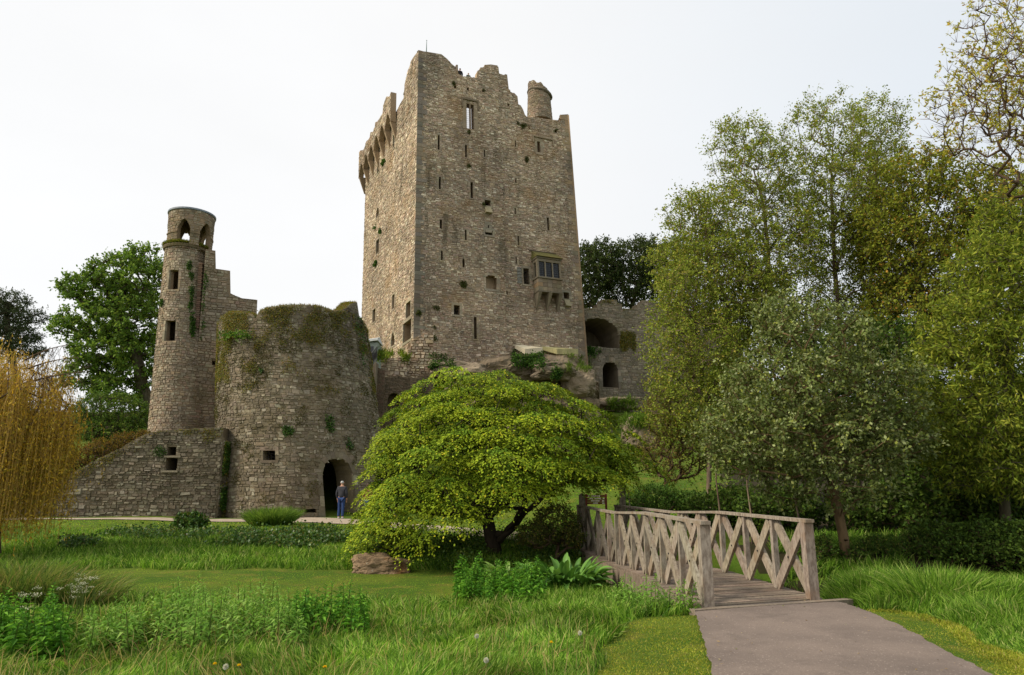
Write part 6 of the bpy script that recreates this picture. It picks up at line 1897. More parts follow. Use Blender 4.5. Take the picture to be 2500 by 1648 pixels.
# foreground long grass, left of the mown patch
P, px, py = scatter_px(105000, -80, 1700, 1436, 1720)
edge_x = np.interp(py, [1430, 1470, 1500, 1530, 1560, 1648, 1720], [1640, 1640, 1600, 1530, 1490, 1462, 1440])
edge_x = edge_x + 14 * np.sin(py * .09)
nzz = fbm(P * [.55, .55, 0], 3, 11)
keep_ = (px < edge_x) & ~in_poly(P[:, :2], PATH_POLY) & (P[:, 1] < 14.3) & (P[:, 1] > 4)
P, px, py, nzz = P[keep_], px[keep_], py[keep_], nzz[keep_]
hg = np.clip(.22 + .16 * nzz, .1, .45) * gr.uniform(.55, 1.25, len(P)) * (.75 + .25 * smooth(0, 90, np.interp(py, [1430, 1720], [1640, 1440]) - px))
blades('long_grass', P, hg, .011 * gr.uniform(.6, 1.4, len(P)) * np.clip(P[:, 1] / 8, .8, 1.6), LUSH, .3, .75, cl=.5, label='lush long grass filling the left foreground')
ds = gr.choice(len(P), 1500)
blades('dead_stalks', P[ds], gr.uniform(.2, .5, 1500), .007, [(S(186, 170, 112), 3), (S(160, 140, 88), 2), (S(140, 116, 76), 1)], .35, .5, label='dry straw-coloured stalks among the foreground grass')
# mown patch by the path
P, px, py = scatter_px(46000, 1380, 1790, 1478, 1720)
edge_x = np.interp(py, [1478, 1500, 1530, 1560, 1648, 1720], [1640, 1590, 1520, 1480, 1452, 1430])
keep_ = (px > edge_x + gr.normal(size=len(px)) * 8) & ~in_poly(P[:, :2] + gr.normal(size=(len(P), 2)) * .03, PATH_POLY) & (P[:, 0] < 3.4) & (P[:, 1] < 10.4)
P = P[keep_]
blades('mown_verge', P, gr.uniform(.025, .06, len(P)), .01, VERGE, .6, .2, label='short yellowish mown grass beside the path')
# right-hand grass: short by the path, tall toward the stream
P, px, py = scatter_px(125000, 1960, 2600, 1385, 1720)
def path_dist(P):
    d = np.min(np.linalg.norm(P[:, None, :2] - REr[None, ::3], axis=2), axis=1)
    return d
keep_ = ~in_poly(P[:, :2] + gr.normal(size=(len(P), 2)) * .035, PATH_POLY) & (P[:, 1] < 12.9) & (P[:, 0] > 3.6)
P = P[keep_]
tooth = (P[:, 0] > np.interp(P[:, 1], [4, 10.3, 10.6, 13], [4, 4.72, 4.78, 4.7]))
P = P[tooth]; pd = path_dist(P)
tall = smooth(.25, 1.3, pd + .3 * fbm(P * [.7, .7, 0], 2, 14))
tall = np.maximum(tall, smooth(10.2, 10.7, P[:, 1]) * .7)
hg = (.03 + .42 * tall * (1 + .5 * fbm(P * [.9, .9, 0], 2, 15))) * gr.uniform(.5, 1.25, len(P))
short = tall < .25
blades('mown_verge', P[short], np.clip(hg[short] * 1.3, .03, .1), .011, VERGE, .6, .2, label='short straw-tinted grass along the right edge of the path')
blades('tall_grass', P[~short], np.clip(hg[~short], .05, .8), .012 * gr.uniform(.6, 1.3, (~short).sum()), LUSH, .3, .55, label='tall seeding grass on the stream bank right of the path')
# far bank round the pale trunk
P, px, py = scatter_px(26000, 1880, 2560, 1285, 1405, -.2)
keep_ = (P[:, 1] > 17.2) & (P[:, 1] < 22) & (P[:, 0] > 4.2) & (px < 2190 + 40 * np.sin(py * .2)) & (fbm(P * [.8, .8, 0], 2, 44) > -.25)
P = P[keep_]
blades('bank_grass', P, gr.uniform(.15, .5, len(P)), .02, LUSH, .3, .4, label='rank grass on the far bank below the pale trunk')
# grass under and left of the bridge
P = np.column_stack([gr.uniform(.6, 3.2, 16000), gr.uniform(10.2, 20, 16000), np.zeros(16000)]); P[:, 2] = H(P[:, 0], P[:, 1])
lx = along(Lp, np.clip((P[:, 1] - 10.3) / 10.5, 0, 1))[:, 0]
P = P[(P[:, 0] < lx - .2)]
blades('bridge_side_grass', P, gr.uniform(.15, .42, len(P)), .014, LUSH, .35, .4, label='deep grass against the left side of the footbridge')
# bits of leaf and twig blown onto the path
n = 260; k = gr.random((n, 1)); i = gr.integers(0, 150, n)
k = np.where(gr.random((n, 1)) < .6, k ** 3 * .5, 1 - k ** 3 * .5)
P = np.column_stack([LEr[i] * (1 - k) + REr[i] * k, np.full(n, .03)])
me = leaf_mesh('fallen_bits', P, unit(gr.normal(size=(n, 3)) * [1, 1, .08]), unit(gr.normal(size=(n, 3)) * .3 + [0, 0, 1]), gr.uniform(.015, .05, n), gr.uniform(.006, .02, n), colours(n, gr, [(S(150, 128, 90), 3), (S(96, 76, 52), 3), (S(170, 158, 120), 1), (S(110, 116, 60), 1)], .2))
tag(link('fallen_bits', me, M['leaf']), 'dry leaf bits and twigs scattered on the path', 'litter', kind='stuff')
# mown lawn strip
P, px, py = scatter_px(30000, -60, 1280, 1378, 1462, -.4)
keep_ = (P[:, 1] > 13.6) & (P[:, 1] < 18.9 + .3 * np.sin(P[:, 0] * 1.7))
P = P[keep_]
blades('mown_lawn', P, gr.uniform(.025, .055, len(P)), .018, MOWN, .6, .2, cl=.4, label='mown lawn strip below the castle bank')
# long grass band and bank
P, px, py = scatter_px(42000, -60, 1420, 1288, 1392, -.2)
y_lo = 18.9 + .3 * np.sin(P[:, 0] * 1.7)
bn = fbm(P * [.5, .5, 0], 3, 21)
keep_ = (P[:, 1] > y_lo) & (P[:, 1] < 27.3)
P, bn, y_lo = P[keep_], bn[keep_], y_lo[keep_]
hg = np.where(P[:, 1] < 22, .32, .2 + .1 * bn) * gr.uniform(.5, 1.3, len(P))
blades('bank_long_grass', P, np.clip(hg, .06, .6), .022, LUSH, .3, .5, label='long grass on the bank below the castle')
P, px, py = scatter_px(16000, -60, 1500, 1262, 1300, .2)
fd = np.min(np.linalg.norm(P[:, None, :2] - fc[None, ::2], axis=2) - fw_[None, ::2], axis=1)
keep_ = (P[:, 1] > 26.8) & (P[:, 1] < 33) & (fd > .02)
blades('terrace_grass', P[keep_], gr.uniform(.03, .1, keep_.sum()), .03, MOWN, .5, .2, label='short grass terrace in front of the castle path')
# grass slope beyond the bridge
P, px, py = scatter_px(40000, 1330, 1760, 1085, 1262, 1.0)
keep_ = (P[:, 1] > 20.5) & (P[:, 1] < 58)
P = P[keep_]
fd = np.min(np.linalg.norm(P[:, None, :2] - fc[None, ::2], axis=2) - fw_[None, ::2], axis=1); P = P[fd > .02]
blades('slope_grass', P, .05 * gr.uniform(.6, 1.6, len(P)) * np.clip(P[:, 1] / 25, 1, 2), .0016 * P[:, 1], [(S(122, 168, 40), 4), (S(104, 152, 36), 4), (S(146, 178, 52), 2)], .5, .2, cl=.15, label='bright grass slope behind the footbridge')

# leafy ground cover
def leaf_cover(name, P, nrm, size, pal, label, cat='ivy', kind='stuff', parent=None, per=1, jit=.1, asp=.8, mat='gloss_leaf', droop=.3, flat=.5):
    n = len(P) * per
    pos = np.repeat(P, per, 0) + gr.normal(size=(n, 3)) * jit
    nr = unit(np.repeat(np.broadcast_to(nrm, P.shape), per, 0) * flat + gr.normal(size=(n, 3)) * (1 - flat))
    dv = unit(gr.normal(size=(n, 3)) + np.array([0, 0, -droop]))
    ln = size * gr.uniform(.6, 1.4, n)
    o = link(name, leaf_mesh(name, pos, dv, nr, ln, ln * asp, colours(n, gr, pal, .22)), M[mat], parent)
    return tag(o, label, cat if parent is None else None, kind=kind)
IVY = [(S(66, 96, 36), 4), (S(54, 82, 32), 4), (S(92, 118, 46), 2), (S(98, 100, 44), 1.5)]
P, px, py = scatter_px(30000, 150, 900, 1300, 1352, 0)
mk_ = fbm(P * [.35, .35, 0], 3, 31) + .25 * (1 - np.abs(px - 480) / 330)
keep_ = (mk_ > .12) & (P[:, 1] > 22.3) & (P[:, 1] < 27)
P = P[keep_]; P[:, 2] += gr.uniform(.02, .2, len(P)) * (1 + fbm(P * [.9, .9, 0], 2, 35))
leaf_cover('ivy_cover', P, np.array([0, -.5, .8]), .085, IVY, 'dark ivy and bramble covering the bank below the castle')
P, px, py = scatter_px(12000, 860, 1420, 1300, 1392, -.3)
keep_ = (fbm(P * [.8, .8, 0], 2, 33) > -.1) & (P[:, 1] > 18)
P = P[keep_]; P[:, 2] += gr.uniform(.02, .35, len(P))
leaf_cover('low_foliage', P, np.array([0, -.3, .9]), .07, [(S(76, 104, 36), 4), (S(58, 86, 32), 4), (S(104, 116, 42), 2)], 'leafy undergrowth beneath the maple')

# shrubs on the terrace and behind the bridge
def _unused(): pass
def bush(name, label, lobes, seed, n, dmin, pal, leaf, per=9, k=5, tl=.25, group=None, asp=.6, mat='leaf', cat='shrub', shell=.6, up=.3, outw=.9, droop=.3, flat=.4):
    L = lobes_px(lobes); c = L[0][0]
    b = np.array([c[0], c[1], Hs(c[0], c[1])])
    return tree(name, label, cat, b, np.array([b - (0, 0, .1), b + (0, 0, .1), b + (.02, 0, .25)]), lobes, seed, n, dmin, pal, M['twig'], k, tl, per, leaf, .006, .42, group, asp=asp, mat=mat, shell=shell, up=up, outw=outw, seg=.3, twig_r=.004, droop=droop, flat=flat)
bush('ivy_mound', 'round dark ivy bush on the edge of the terrace', [(463, 1280, 34, 22, 27.4, .5), (455, 1290, 30, 16, 27.2, .45)], 401, 90, .13, IVY, .1, 10, 4, .2, mat='gloss_leaf', asp=.8)
def tuft(name, label, c, n, hgt, rad, pal, wid=.014, lean=.55, cat='plant', group=None, drop=True, seed=1):
    r = np.random.default_rng(seed)
    a = r.uniform(0, 2 * math.pi, n); q = np.sqrt(r.random(n)) * rad
    P = np.stack([c[0] + q * np.cos(a), c[1] + q * np.sin(a), np.zeros(n)], -1); P[:, 2] = H(P[:, 0], P[:, 1]) - .02
    out = np.stack([np.cos(a), np.sin(a), 0 * a], -1)
    d = unit(np.array([0, 0, 1.]) + out * (q / rad * lean)[:, None] + r.normal(size=(n, 3)) * .25 * [1, 1, .2])
    o = link(name, leaf_mesh(name, P, d, unit(r.normal(size=(n, 3)) * [1, 1, .1]), hgt * r.uniform(.5, 1.2, n), wid, colours(n, r, pal, .2), 'blade'), M['grass_blade'])
    return tag(o, label, cat, group)
p = at(663, 1275, 29.0); tuft('grass_clump', 'large rounded grassy clump near the arched door', p, 3200, .95, .8, [(S(120, 144, 60), 4), (S(96, 124, 48), 4), (S(74, 104, 44), 2)], .025, .7)
bush('garden_shrub', 'bushy green shrub behind the far end of the right railing', [(1600, 1222, 55, 30, 25, 1.0), (1665, 1230, 45, 22, 25, .9), (1550, 1232, 35, 18, 25, .8)], 402, 260, .2, [(S(78, 108, 42), 4), (S(62, 90, 36), 4), (S(100, 128, 54), 2)], .075, 10)
bush('small_leaved_shrub', 'dark small-leaved shrub between the maple trunk and the footbridge', [(1355, 1285, 55, 45, 19.4, .7), (1310, 1310, 45, 30, 19.2, .6), (1390, 1310, 30, 30, 19.2, .5)], 403, 200, .15, [(S(82, 92, 38), 4), (S(66, 78, 34), 4), (S(122, 112, 48), 2)], .055, 9, 5, .22)
for k, (lab, x, y, rx, ry, Y) in enumerate((('dark hedge behind the middle of the right railing', 1760, 1250, 80, 35, 24), ('dark hedge left of the pale trunk', 1900, 1255, 85, 40, 23), ('dark hedge right of the pale trunk', 2140, 1250, 110, 45, 23), ('dark undergrowth at the edge of the wood on the right', 2330, 1270, 110, 50, 22), ('black-green thicket at the right edge above the stream', 2480, 1290, 80, 60, 21.0))):
    bush('hedge_shrub', lab, [(x, y, rx, ry, Y, 1.0), (x - rx * .5, y + 10, rx * .6, ry * 1.1, Y - .3, .8), (x + rx * .5, y - 8, rx * .6, ry * 1.2, Y, .8), (x + rx * .1, y - ry * .7, rx * .4, ry * .6, Y, .8)], 410 + k, 280, .2, DARK, .12, 5, 5, .35, 'dark undergrowth in the wood', asp=.65)
for k, (lab, x, y, rx, ry, Y) in enumerate((('bramble bush on the bank right of the pale trunk', 2120, 1345, 75, 34, 18.6), ('fern-like green bush above the stream right of the brambles', 2215, 1335, 70, 42, 18.8), ('leafy weeds at the foot of the bridge rail beyond the end post', 2005, 1340, 35, 30, 18.4))):
    bush('bramble_bush', lab, [(x, y + 12, rx, ry * .6, Y, .5), (x + rx * .3, y + 2, rx * .5, ry * .9, Y - .2, .4), (x - rx * .5, y + 14, rx * .5, ry * .7, Y - .3, .4)], 420 + k, 150, .13, [(S(84, 108, 42), 4), (S(64, 90, 36), 4), (S(118, 124, 56), 1.5)], .06, 9, 4, .2, 'brambles along the stream')
for k, (x, y, n, h, rd, lab) in enumerate(((2290, 1475, 2200, .75, .55, 'tallest arching grass clump on the stream bank at right'), (2110, 1455, 1500, .55, .5, 'grass clump beside the end post of the right railing'), (2430, 1490, 1700, .6, .6, 'seeding grass clump near the right edge'), (2040, 1440, 900, .5, .4, 'deep green grass clump against the right end post'), (2180, 1440, 1400, .6, .5, 'grass clump between the end post and the tallest clump'))):
    p = atz(x, y, 0.0); tuft('tall_grass_clump', lab, p, n, h, rd, LUSH, .012, .8, seed=440 + k, group='tall grass clumps right of the path')
for k, (lab, x, y, rx, ry, Y) in enumerate((('dark bush on the stream bank right of the fern-like bush', 2300, 1335, 60, 45, 18.4), ('dark bush on the stream bank second from the right edge', 2400, 1335, 65, 50, 18.2), ('dark bush on the stream bank at the right edge', 2490, 1340, 60, 55, 18.0))):
    bush('bank_bush', lab, [(x, y, rx, ry, Y, .6), (x + rx * .4, y + 15, rx * .6, ry * .7, Y - .3, .5), (x - rx * .4, y + 20, rx * .6, ry * .7, Y - .2, .5)], 430 + k, 170, .16, DARK, .09, 8, 4, .28, 'dark bushes over the stream')
# pale sapling stems and stakes behind the railing
for k, (x, y0, y1, Y, lab) in enumerate(((1747, 1115, 1262, 20.5, 'thin pale sapling stem behind the railing, leftmost of three'), (1822, 1128, 1268, 20.0, 'thin pale sapling stem behind the railing, middle of three'), (1937, 1150, 1300, 19.0, 'thin pale sapling stem behind the railing, nearest the pale trunk'))):
    b = tb_(x + 4, Y); t_ = at(x, y0, Y)
    pts = np.array([b - (0, 0, .1), b * .6 + t_ * .4 + (.03, 0, 0), b * .3 + t_ * .7 + (-.02, 0, 0), t_])
    mb = MB(); mb.tube(pts, [.032, .028, .022, .014], 6)
    o = mb.build('sapling', M['birch_bark'], None, True); tag(o, lab, 'sapling', 'saplings behind the bridge')
b = tb_(1541, 23); mb = MB(); mb.tube([b - (0, 0, .2), at(1534, 1197, 23)], .02, 5); tag(mb.build('stake', M['wood']), 'slanting pale stake behind the tall gate post', 'stake')

# ---- herbs in the foreground
def herb_mesh(name, h, nleaf, llen, lw, seed, pal, stem_c, whorl=True, droop=.2, up=.45):
    r = np.random.default_rng(seed)
    t = np.linspace(.12, 1.0, nleaf); a = np.arange(nleaf) * 2.4 + r.uniform(0, 6)
    bend = r.normal(size=2) * .08 * h
    ctr = np.stack([bend[0] * t ** 2, bend[1] * t ** 2, h * t], -1)
    out = np.stack([np.cos(a), np.sin(a), 0 * a], -1)
    d = unit(out + np.array([0, 0, 1.0]) * (up + .8 * (t > .85))[:, None] + r.normal(size=(nleaf, 3)) * .15)
    L = llen * (1 - .55 * np.clip((t - .55) / .45, 0, 1)) * r.uniform(.8, 1.2, nleaf)
    s = unit(np.cross(d, [[0, 0, 1.]])); W_ = lw * L / llen
    mid = ctr + d * (L * .5)[:, None]; tip = ctr + d * L[:, None] - np.array([0, 0, 1.]) * (L * (.18 + droop))[:, None]
    V = np.stack([ctr, mid + s * (W_ * .5)[:, None], tip, mid - s * (W_ * .5)[:, None]], 1).reshape(-1, 3)
    C = np.repeat(colours(nleaf, r, pal, .15), 4, 0)
    q = np.arange(nleaf * 4).reshape(-1, 4)
    st = np.array([[bend[0] * k * k, bend[1] * k * k, h * k] for k in (0, .35, .7, 1)])
    rr = [.007, .006, .005, .003]
    sv = np.concatenate([st[i] + np.array([[math.cos(x), math.sin(x), 0] for x in (0, 2.1, 4.2)]) * rr[i] for i in range(4)])
    n0 = len(V)
    sq = [(n0 + i * 3 + j, n0 + i * 3 + (j + 1) % 3, n0 + (i + 1) * 3 + (j + 1) % 3, n0 + (i + 1) * 3 + j) for i in range(3) for j in range(3)]
    return mesh_np(name, np.vstack([V, sv]), np.vstack([q, sq]), None, np.vstack([C, np.tile(stem_c, (len(sv), 1))]))
WH = [(S(118, 158, 58), 4), (S(98, 138, 50), 4), (S(146, 176, 86), 2)]
wmesh = [herb_mesh('willowherb_plant', h, 44, .15, .032, 500 + i, WH, S(104, 120, 60)) for i, h in enumerate((.38, .46, .52, .34))]
nmesh = [herb_mesh('nettle_plant', h, 34, .1, .05, 510 + i, [(S(92, 142, 44), 4), (S(74, 120, 38), 4), (S(116, 162, 56), 2)], S(80, 104, 44), up=.15) for i, h in enumerate((.36, .44, .5))]
for m_ in wmesh + nmesh: m_.materials.append(M['leaf'])
def plant_many(name, meshes, spots, label, cat, group, sink=.03, k=1.0):
    for i, (x, y) in enumerate(spots):
        o = bpy.data.objects.new(name, meshes[i % len(meshes)]); COL.objects.link(o)
        s = k * gr.uniform(.7, 1.25); o.scale = (s, s, s); o.rotation_euler = (gr.normal() * .08, gr.normal() * .08, gr.uniform(0, 6.28)); o.location = (x, y, Hs(x, y) - sink)
        tag(o, label, cat, group)
def spots_px(n, x0, x1, y0, y1, zg, cond=None):
    P, px, py = scatter_px(n * 3, x0, x1, y0, y1, zg)
    k = np.ones(len(P), bool) if cond is None else cond(P, px, py)
    return P[k][:n, :2]
plant_many('willowherb_plant', wmesh, np.vstack([spots_px(70, 190, 740, 1530, 1600, -.05), spots_px(46, 380, 720, 1482, 1540, -.1)]), 'upright narrow-leaved willowherb stem in the long grass left of centre', 'plant', 'willowherb in the left foreground')
plant_many('willowherb_plant', wmesh, np.array([(along(Lp, t)[0] - dx, along(Lp, t)[1] + dy) for t, dx, dy in [(gr.uniform(-.02, .22), gr.uniform(.28, 1.1), gr.normal() * .15) for _ in range(42)]]), 'willowherb stem against the near left end of the footbridge', 'plant', 'willowherb beside the footbridge')
plant_many('nettle_plant', nmesh, spots_px(95, 1115, 1330, 1432, 1482, -.2), 'nettle stem in the dense patch before the large-leaved plants', 'plant', 'nettles before the maple', k=1.35)
plant_many('nettle_plant', nmesh, spots_px(60, -20, 150, 1540, 1620, 0.), 'leafy herb at the bottom left corner', 'plant', 'herbs at the bottom left')
plant_many('nettle_plant', nmesh, spots_px(40, 700, 900, 1505, 1560, -.1), 'leafy herb in the dark hollow of long grass', 'plant', 'herbs in the grass hollow')
# large-leaved plants, every leaf a part
def strap_leaf(L, W_, arch):
    n = 7; V = []
    for i in range(n):
        t = i / (n - 1); w = W_ * math.sin(math.pi * min(1, t * .92 + .06)) ** .8
        x = L * t * (1 - .15 * t); z = L * (.75 * t - arch * t * t)
        V += [(x, -w / 2, z + .25 * w), (x, 0, z), (x, w / 2, z + .25 * w)]
    q = [(i * 3 + k, (i + 1) * 3 + k, (i + 1) * 3 + k + 1, i * 3 + k + 1) for i in range(n - 1) for k in (0, 1)]
    return np.array(V), q
def big_leaf_plant(label, c, n, size, seed, pal):
    r = np.random.default_rng(seed); g = Hs(c[0], c[1])
    root = empty('large_leaved_plant', (c[0], c[1], g), label, 'plant')
    ms = []
    for i in range(6):
        V, q = strap_leaf(size * r.uniform(.75, 1.15), size * .22, r.uniform(.35, .75))
        me = mesh_np('leaf', V, q, None, np.tile(colours(1, r, pal, .2), (len(V), 1))); me.materials.append(M['gloss_leaf']); me.polygons.foreach_set('use_smooth', np.ones(len(me.polygons), bool)); ms.append(me)
    for i in range(n):
        o = bpy.data.objects.new('leaf', ms[i % 6]); COL.objects.link(o); o.parent = root
        a = i * 2.4 + r.normal() * .3; q = math.sqrt(r.random()) * size * 1.0
        o.location = (q * math.cos(a), q * math.sin(a) * .8, -.03 + r.uniform(0, .25) * size); o.rotation_euler = (r.normal() * .2, -r.uniform(-.2, .6), a)
p = atz(1375, 1432, -.4); big_leaf_plant('large glossy strap-leaved plant between the maple and the footbridge', p, 150, .68, 601, [(S(76, 114, 46), 4), (S(98, 136, 60), 3)])
p = atz(1240, 1412, -.4); big_leaf_plant('paler strap-leaved plant in front of the maple trunk', p, 80, .52, 602, [(S(130, 158, 80), 4), (S(108, 140, 66), 3)])
# brown sedge at the left edge with cow parsley
SEDGE = [(S(124, 134, 66), 4), (S(100, 122, 54), 4), (S(160, 142, 92), 1.6), (S(76, 104, 42), 3)]
for k, (x, y, n, h) in enumerate(((60, 1475, 1700, .95), (165, 1470, 1300, .8), (-20, 1480, 1100, 1.0))):
    p = atz(x, y, -.2); tuft('sedge_clump', ('tall arching brown-green sedge clump at the left edge', 'sedge clump with dead blades right of the tallest one at left', 'sedge clump cut by the left border of the picture')[k], p, n, h, .7, SEDGE, .014, .8, seed=610 + k, group='sedge clumps at the left')
def umbel(c, h, seed, r_=None):
    r = np.random.default_rng(seed)
    root = empty('cow_parsley', c, 'cow parsley stem with a small white flower head by the sedge', 'flower', 'cow parsley at the left')
    mb = MB(); tip = np.array(c) + (r.normal() * .05, r.normal() * .05, h); mb.tube([np.array(c) - (0, 0, .05), (np.array(c) + tip) / 2 + (.02, 0, 0), tip], [.006, .005, .003], 4, c=S(96, 112, 56))
    for _ in range(7):
        a = r.uniform(0, 6.28); e = tip + np.array([math.cos(a) * .05, math.sin(a) * .05, r.uniform(.01, .05)]); mb.tube([tip, e], .002, 3, c=S(110, 124, 70))
    mb.build('stem', M['leaf'], root)
    n = 20; pos = tip + r.normal(size=(n, 3)) * [.03, .03, .01] + [0, 0, .035]
    link('flower_head', leaf_mesh('flower_head', pos, rdir(n, r), unit(r.normal(size=(n, 3)) * .3 + [0, -.4, 1]), .014, .012, np.tile(S(196, 192, 170), (n, 1))), M['leaf'], root)['kind'] = 'stuff'
for k in range(26):
    x, y = (gr.uniform(125, 238), gr.uniform(1490, 1530)) if k < 20 else (gr.uniform(10, 80), gr.uniform(1560, 1590))
    p = atz(x, y, -.1); umbel((p[0], p[1], Hs(p[0], p[1])), gr.uniform(.3, .55), 620 + k)
# dandelions
def dandelion(px, py, kind, label):
    hd_ = None; Y = 1.0
    h = .3 if kind == 'clock' else .24
    p = atz(px, py, h); g = Hs(p[0], p[1]); r = np.random.default_rng(int(px))
    tip = np.array([p[0], p[1], g + h])
    root = empty('dandelion', (p[0], p[1], g), label, 'flower', 'dandelion ' + ('clocks' if kind == 'clock' else 'flowers'))
    mb = MB(); mb.tube([(p[0] + .02, p[1], g - .02), (p[0] + .01, p[1], g + h * .5), tip], [.004, .0035, .003], 5, c=S(120, 130, 70)); mb.build('stem', M['leaf'], root)
    if kind == 'clock':
        n = 220; d = rdir(n, r)
        link('seed_head', leaf_mesh('seed_head', tip + d * .008, d, rdir(n, r), .016, .006, np.tile(S(214, 212, 204), (n, 1))), M['leaf'], root)['kind'] = 'stuff'
    else:
        n = 70; a = r.uniform(0, 6.28, n); el = r.uniform(.1, 1.2, n)
        d = np.stack([np.cos(a) * np.cos(el), np.sin(a) * np.cos(el), np.sin(el)], -1)
        link('flower_head', leaf_mesh('flower_head', np.tile(tip, (n, 1)), d, rdir(n, r), .02, .007, colours(n, r, [(S(240, 206, 40), 3), (S(232, 188, 30), 1)], .1)), M['leaf'], root)['kind'] = 'stuff'
for px, py, kd, lab in ((1164, 1548, 'clock', 'white dandelion clock in the grass, leftmost of the pair at mid height'), (1416, 1537, 'clock', 'white dandelion clock nearest the mown patch'), (1187, 1610, 'clock', 'white dandelion clock near the bottom edge below the centre'), (551, 1628, 'clock', 'white dandelion clock at the bottom left'),
                        (1346, 1563, 'flower', 'yellow dandelion flower left of the mown patch'), (525, 1615, 'flower', 'yellow dandelion flower left of the bottom-left clock'), (584, 1621, 'flower', 'yellow dandelion flower right of the bottom-left clock'), (793, 1631, 'flower', 'yellow dandelion flower near the bottom edge left of centre')):
    dandelion(px, py, kd, lab)

# ---- growth on the masonry
def wall_growth(w, parent, name, n, region, size, pal, thr=.1, scale=.6, seed=1, out=.06, kind='leaf', blade=False, sag=.5, lay=.05, box=None, dom=None):
    """region: f(u, v) -> weight 0..1"""
    r = np.random.default_rng(seed)
    if box is not None:
        a, b, ru, rv = box; n = int(min(n, 200 + ru * rv * 6000))
        u, v = r.uniform(a - 1.3 * ru, a + 1.3 * ru, n), r.uniform(b - 1.3 * rv, b + 1.3 * rv, n)
        if region is None: region = lambda u, v, t: 1.3 - np.hypot((u - a) / ru, (v - b) / rv)
    elif dom is not None: u, v = r.uniform(dom[0], dom[1], n), r.uniform(dom[2], dom[3], n)
    else: u, v = r.uniform(w.u0, w.u1, n), r.uniform(w.v0, w.v1, n)
    tv = w.vtops(u); k = v < tv
    u, v = u[k], v[k]
    off = w.off(u) if w.off is not None else 0
    P = w.P(u, v, np.full(len(u), .03) + off)
    wt = region(u, v, tv[k]) + .62 * fbm(P * scale, 4, seed)
    kk = r.random(len(u)) < smooth(thr + .22, thr + .85, wt)
    for o in w.ops: kk &= ~((u > o['u0']) & (u < o['u1']) & (v > o['v0']) & (v < o['v1']))
    u, v, P = u[kk], v[kk], P[kk]
    if len(P) < 3: return
    Q = w.P(u, v, np.full(len(u), .5) + (w.off(u) if w.off is not None else 0)); nr = unit(Q - P)
    P = P + nr * r.uniform(0, lay, (len(P), 1))
    n = len(P)
    d = unit(nr * .7 + r.normal(size=(n, 3)) * .6 + np.array([0, 0, -sag]))
    ln = size * r.uniform(.6, 1.4, n)
    col = colours(n, r, pal, .22)
    if blade: me = leaf_mesh(name, P, unit(d + [0, 0, .9]), unit(r.normal(size=(n, 3))), ln, ln * .16, col, 'blade')
    else: me = leaf_mesh(name, P, d, unit(nr + r.normal(size=(n, 3)) * .5), ln, ln * .75, col)
    return tag(link(name, me, M['leaf'] if kind == 'leaf' else M['gloss_leaf'], parent), kind='stuff')
MOSS = [(S(126, 116, 48), 4), (S(140, 112, 50), 2), (S(112, 116, 50), 5), (S(156, 130, 56), 1), (S(94, 102, 48), 3), (S(134, 128, 94), 2)]
# bastion: deep moss cap, thinning downward; ivy at the right shoulder; tufts
BDOM = (-br0 * 1.25, br0 * 2.0, 5.5, BH)
wall_growth(bw, bastion, 'moss', 90000, lambda u, v, t: np.where(np.abs(u) < br0 * 1.75, np.clip(.85 - (t - v) * .17, -.35, 1.2), -1), .06, MOSS, .2, 1.1, 31, lay=.045, sag=.8, dom=BDOM)
wall_growth(bw, bastion, 'thin_moss', 70000, lambda u, v, t: np.where(np.abs(u) < br0 * 1.75, .48 - .03 * (t - v), -1), .06, [(S(86, 82, 40), 4), (S(98, 88, 46), 3), (S(72, 76, 38), 3)], .12, 1.6, 32, lay=.02, dom=(-br0 * 1.25, br0 * 2.0, .5, BH))
IVW = [(S(66, 96, 36), 4), (S(50, 78, 32), 4), (S(88, 114, 46), 2)]
u_iv = bw.uv(868, 800)[0]
wall_growth(bw, bastion, 'ivy', 26000, lambda u, v, t: .95 - np.abs(u - u_iv - .25) * 1.1 - np.clip(t - v - 1.5, 0, 9) * .14, .1, IVW, .1, .9, 33, kind='gloss', lay=.12)
ub_, vb_ = bw.uv(585, 825)
wall_growth(bw, bastion, 'wall_shrub', 40000, None, .12, [(S(92, 122, 44), 4), (S(68, 100, 38), 4), (S(120, 136, 52), 1.5)], .3, 1.5, 34, lay=.55, sag=.1, box=(ub_, vb_, 1.15, .55))
for k, (x, y, ru, rv) in enumerate(((802, 1035, .28, .8), (705, 1050, .25, .25), (850, 1080, .25, .5), (640, 905, .2, .2))):
    a, b = bw.uv(x, y); wall_growth(bw, bastion, 'wall_plant', 40000, None, .09, IVW, .2, 2., 40 + k, kind='gloss', lay=.12, box=(a, b, ru, rv))
n = 9000
uu_ = gr.uniform(-br0 * 1.6, br0 * 1.6, n); dd = gr.uniform(-.85, .0, n); tv = bw.vtops(uu_)
P = bw.P(uu_, tv, dd)
me = leaf_mesh('top_grass', P, unit(gr.normal(size=(n, 3)) * .5 + [0, 0, 1]), unit(gr.normal(size=(n, 3))), gr.uniform(.06, .22, n), .02, colours(n, gr, [(S(124, 112, 40), 4), (S(96, 112, 40), 4), (S(140, 106, 44), 2)], .2), 'blade')
tag(link('top_grass', me, M['grass_blade'], bastion), kind='stuff')
